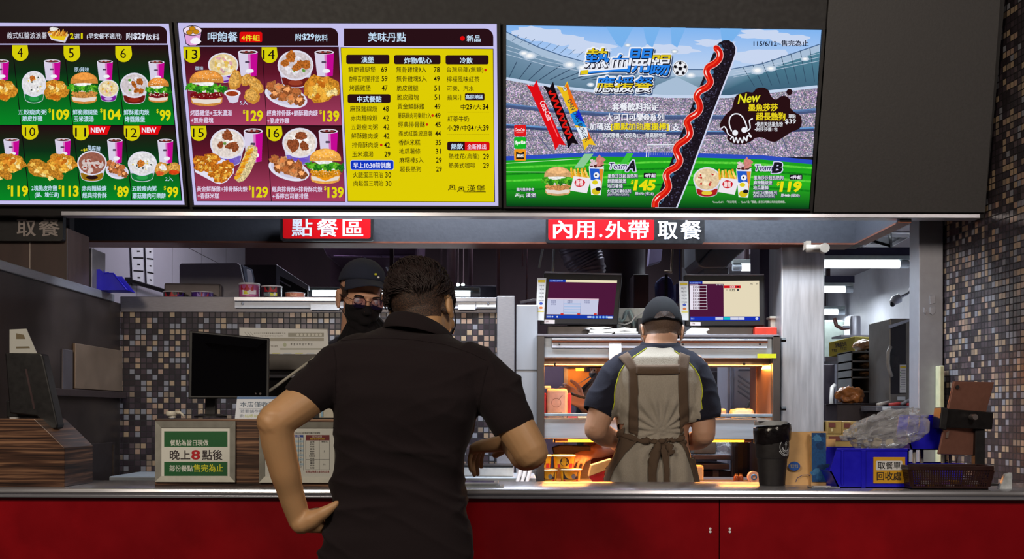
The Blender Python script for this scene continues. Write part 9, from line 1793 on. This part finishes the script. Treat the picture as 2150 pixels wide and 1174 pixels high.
def backworker():
 T = Thing('person', 'kitchen worker in a brick red apron beyond the warmer, reaching to a yellow bowl', 'person'); Y = 5.42
 tors = [((1248, 815), (1302, 815), Y, .05, .05), ((1226, 830), (1330, 830), Y, .085, .085), ((1208, 850), (1346, 850), Y, .10, .10), ((1208, 900), (1346, 900), Y, .11, .11), ((1214, 960), (1340, 960), Y, .11, .105), ((1210, 1020), (1344, 1020), Y, .12, .115)]
 b = MB(); b.rings([ring((l[0] + 4, l[1] + 2), (r[0] - 4, r[1] + 2), yc, f - .01, k - .01) for l, r, yc, f, k in tors])
 C = P(1272, 768, Y - .03); Rm = Matrix.Rotation(R(-6), 3, 'Y') @ Matrix.Rotation(R(18), 3, 'X') @ Matrix.Rotation(R(-24), 3, 'Z'); hs = .98
 headshape(b, C, Rm, hs); limb(b, [P(1274, 826, Y), P(1274, 812, Y), C + Rm @ Vector((0, .03, -.05))], [.062, .056, .054], 20)
 le, lw = P(1258, 885, Y - .06), P(1222, 848, 5.16); limb(b, [P(1228, 850, Y), P(1240, 875, Y - .03), le], [.054, .046, .042]); limb(b, [le, P(1240, 862, 5.26), lw], [.042, .036, .028])
 hand(b, lw, (-.75, -.3, .55), (-.3, -.8, .4), thumb=1, curl=(30, 40, 30), scale=.95)
 re, rw = P(1290, 935, 5.26), P(1243, 950, 4.98); limb(b, [P(1336, 850, Y), P(1325, 895, Y - .04), re], [.054, .046, .042]); limb(b, [re, P(1266, 944, 5.12), rw], [.042, .036, .028])
 hand(b, rw, (-.62, -.75, -.25), (.15, -.3, .95), thumb=1, curl=(26, 28, 22), scale=.95)
 hip = P(1277, 1015, Y); legs(b, hip.x, Y, hip.z, .085); body = fuse(b, 'body', SKIN2, .0048, 3); T.part(body, 'body', None)
 s = MB(); s.rings([ring(l, r, yc, f, k) for l, r, yc, f, k in tors]); limb(s, [P(1232, 846, Y), P(1242, 872, Y - .03), P(1250, 880, Y - .05)], [.062, .058, .052]); limb(s, [P(1330, 846, Y), P(1322, 885, Y - .03), P(1312, 905, Y - .06)], [.062, .058, .054]); sh = T.part(fuse(s, 'shirt', NAVY, .008, 4), 'shirt', None)
 bv = on_surface(sh); T.part(ribbon(bv, [(1238, 850), (1232, 890), (1226, 940), (1222, 1015)], [(1320, 850), (1326, 890), (1330, 940), (1336, 1015)], .006, 6, 10), 'apron', REDA, smooth=True, solid=.002)
 Tm = lambda x, y, z: C + Rm @ (Vector((x, y, z)) * hs); bb = on_surface(body)
 m = MB(); nu, nv = 30, 18
 for j in range(nv + 1):
  for i in range(nu + 1):
   u, v = i / nu, j / nv; a = -66 + 132 * u; c = 1 - (abs(a) / 66) ** 2; el = -14 + 12 * c + (-44 - 26 * c) * v; d = Rm @ Vector((math.sin(R(a)) * math.cos(R(el)), -math.cos(R(a)) * math.cos(R(el)), math.sin(R(el)))); o = C + Rm @ Vector((0, -.005, -.005)); h = bb.ray_cast(o + d * .3, -d, .5); p = h[0] if h[0] else o + d * .09; m.v.append(tuple(p + d * (.003 + .008 * c)))
 for j in range(nv):
  for i in range(nu): m.f.append([j * (nu + 1) + i, j * (nu + 1) + i + 1, (j + 1) * (nu + 1) + i + 1, (j + 1) * (nu + 1) + i]); m.mi.append(0)
 T.part(m, 'face_mask', MASKG, smooth=True, solid=.0015)
 for sd in (-1, 1): T.part(MB().ball(tuple(Tm(sd * .032, -.078, .004)), .0125, 12), 'eye', mat('eye_white', (206, 196, 190), .2), smooth=True); T.part(MB().ball(tuple(Tm(sd * .031, -.0885, .002)), .0045, 10), 'iris', BLACK, smooth=True); T.part(MB().tube([Tm(sd * .016, -.092, .026), Tm(sd * .034, -.088, .030), Tm(sd * .050, -.076, .026)], .003, 6), 'eyebrow', HAIR)
 cashier.cap(T, Tm, CAPB, True, -1, .034, True, .012)
 tr = MB(); tr.rings([ring((1210, 1012), (1344, 1012), Y, .122, .118), ring((1214, 1050), (1340, 1050), Y, .12, .12)]); legs(tr, hip.x, Y, hip.z, .085, True, .094, .066, .052); T.part(fuse(tr, 'trousers', DENIM, .012, 4), 'trousers', None); shoes(T, hip.x, Y, .10, -1); T.done((hip.x, Y, 0))
 tg = MB().tube([P(1198, 826, 5.06), P(1214, 832, 5.06), P(1236, 838, 5.07), P(1246, 838, 5.08)], .006, 8); single(tg, 'serving_tongs', BLACK, 'black tongs held up in the kitchen worker\'s hand beside the white jug', 'tongs', smooth=True)
backworker()
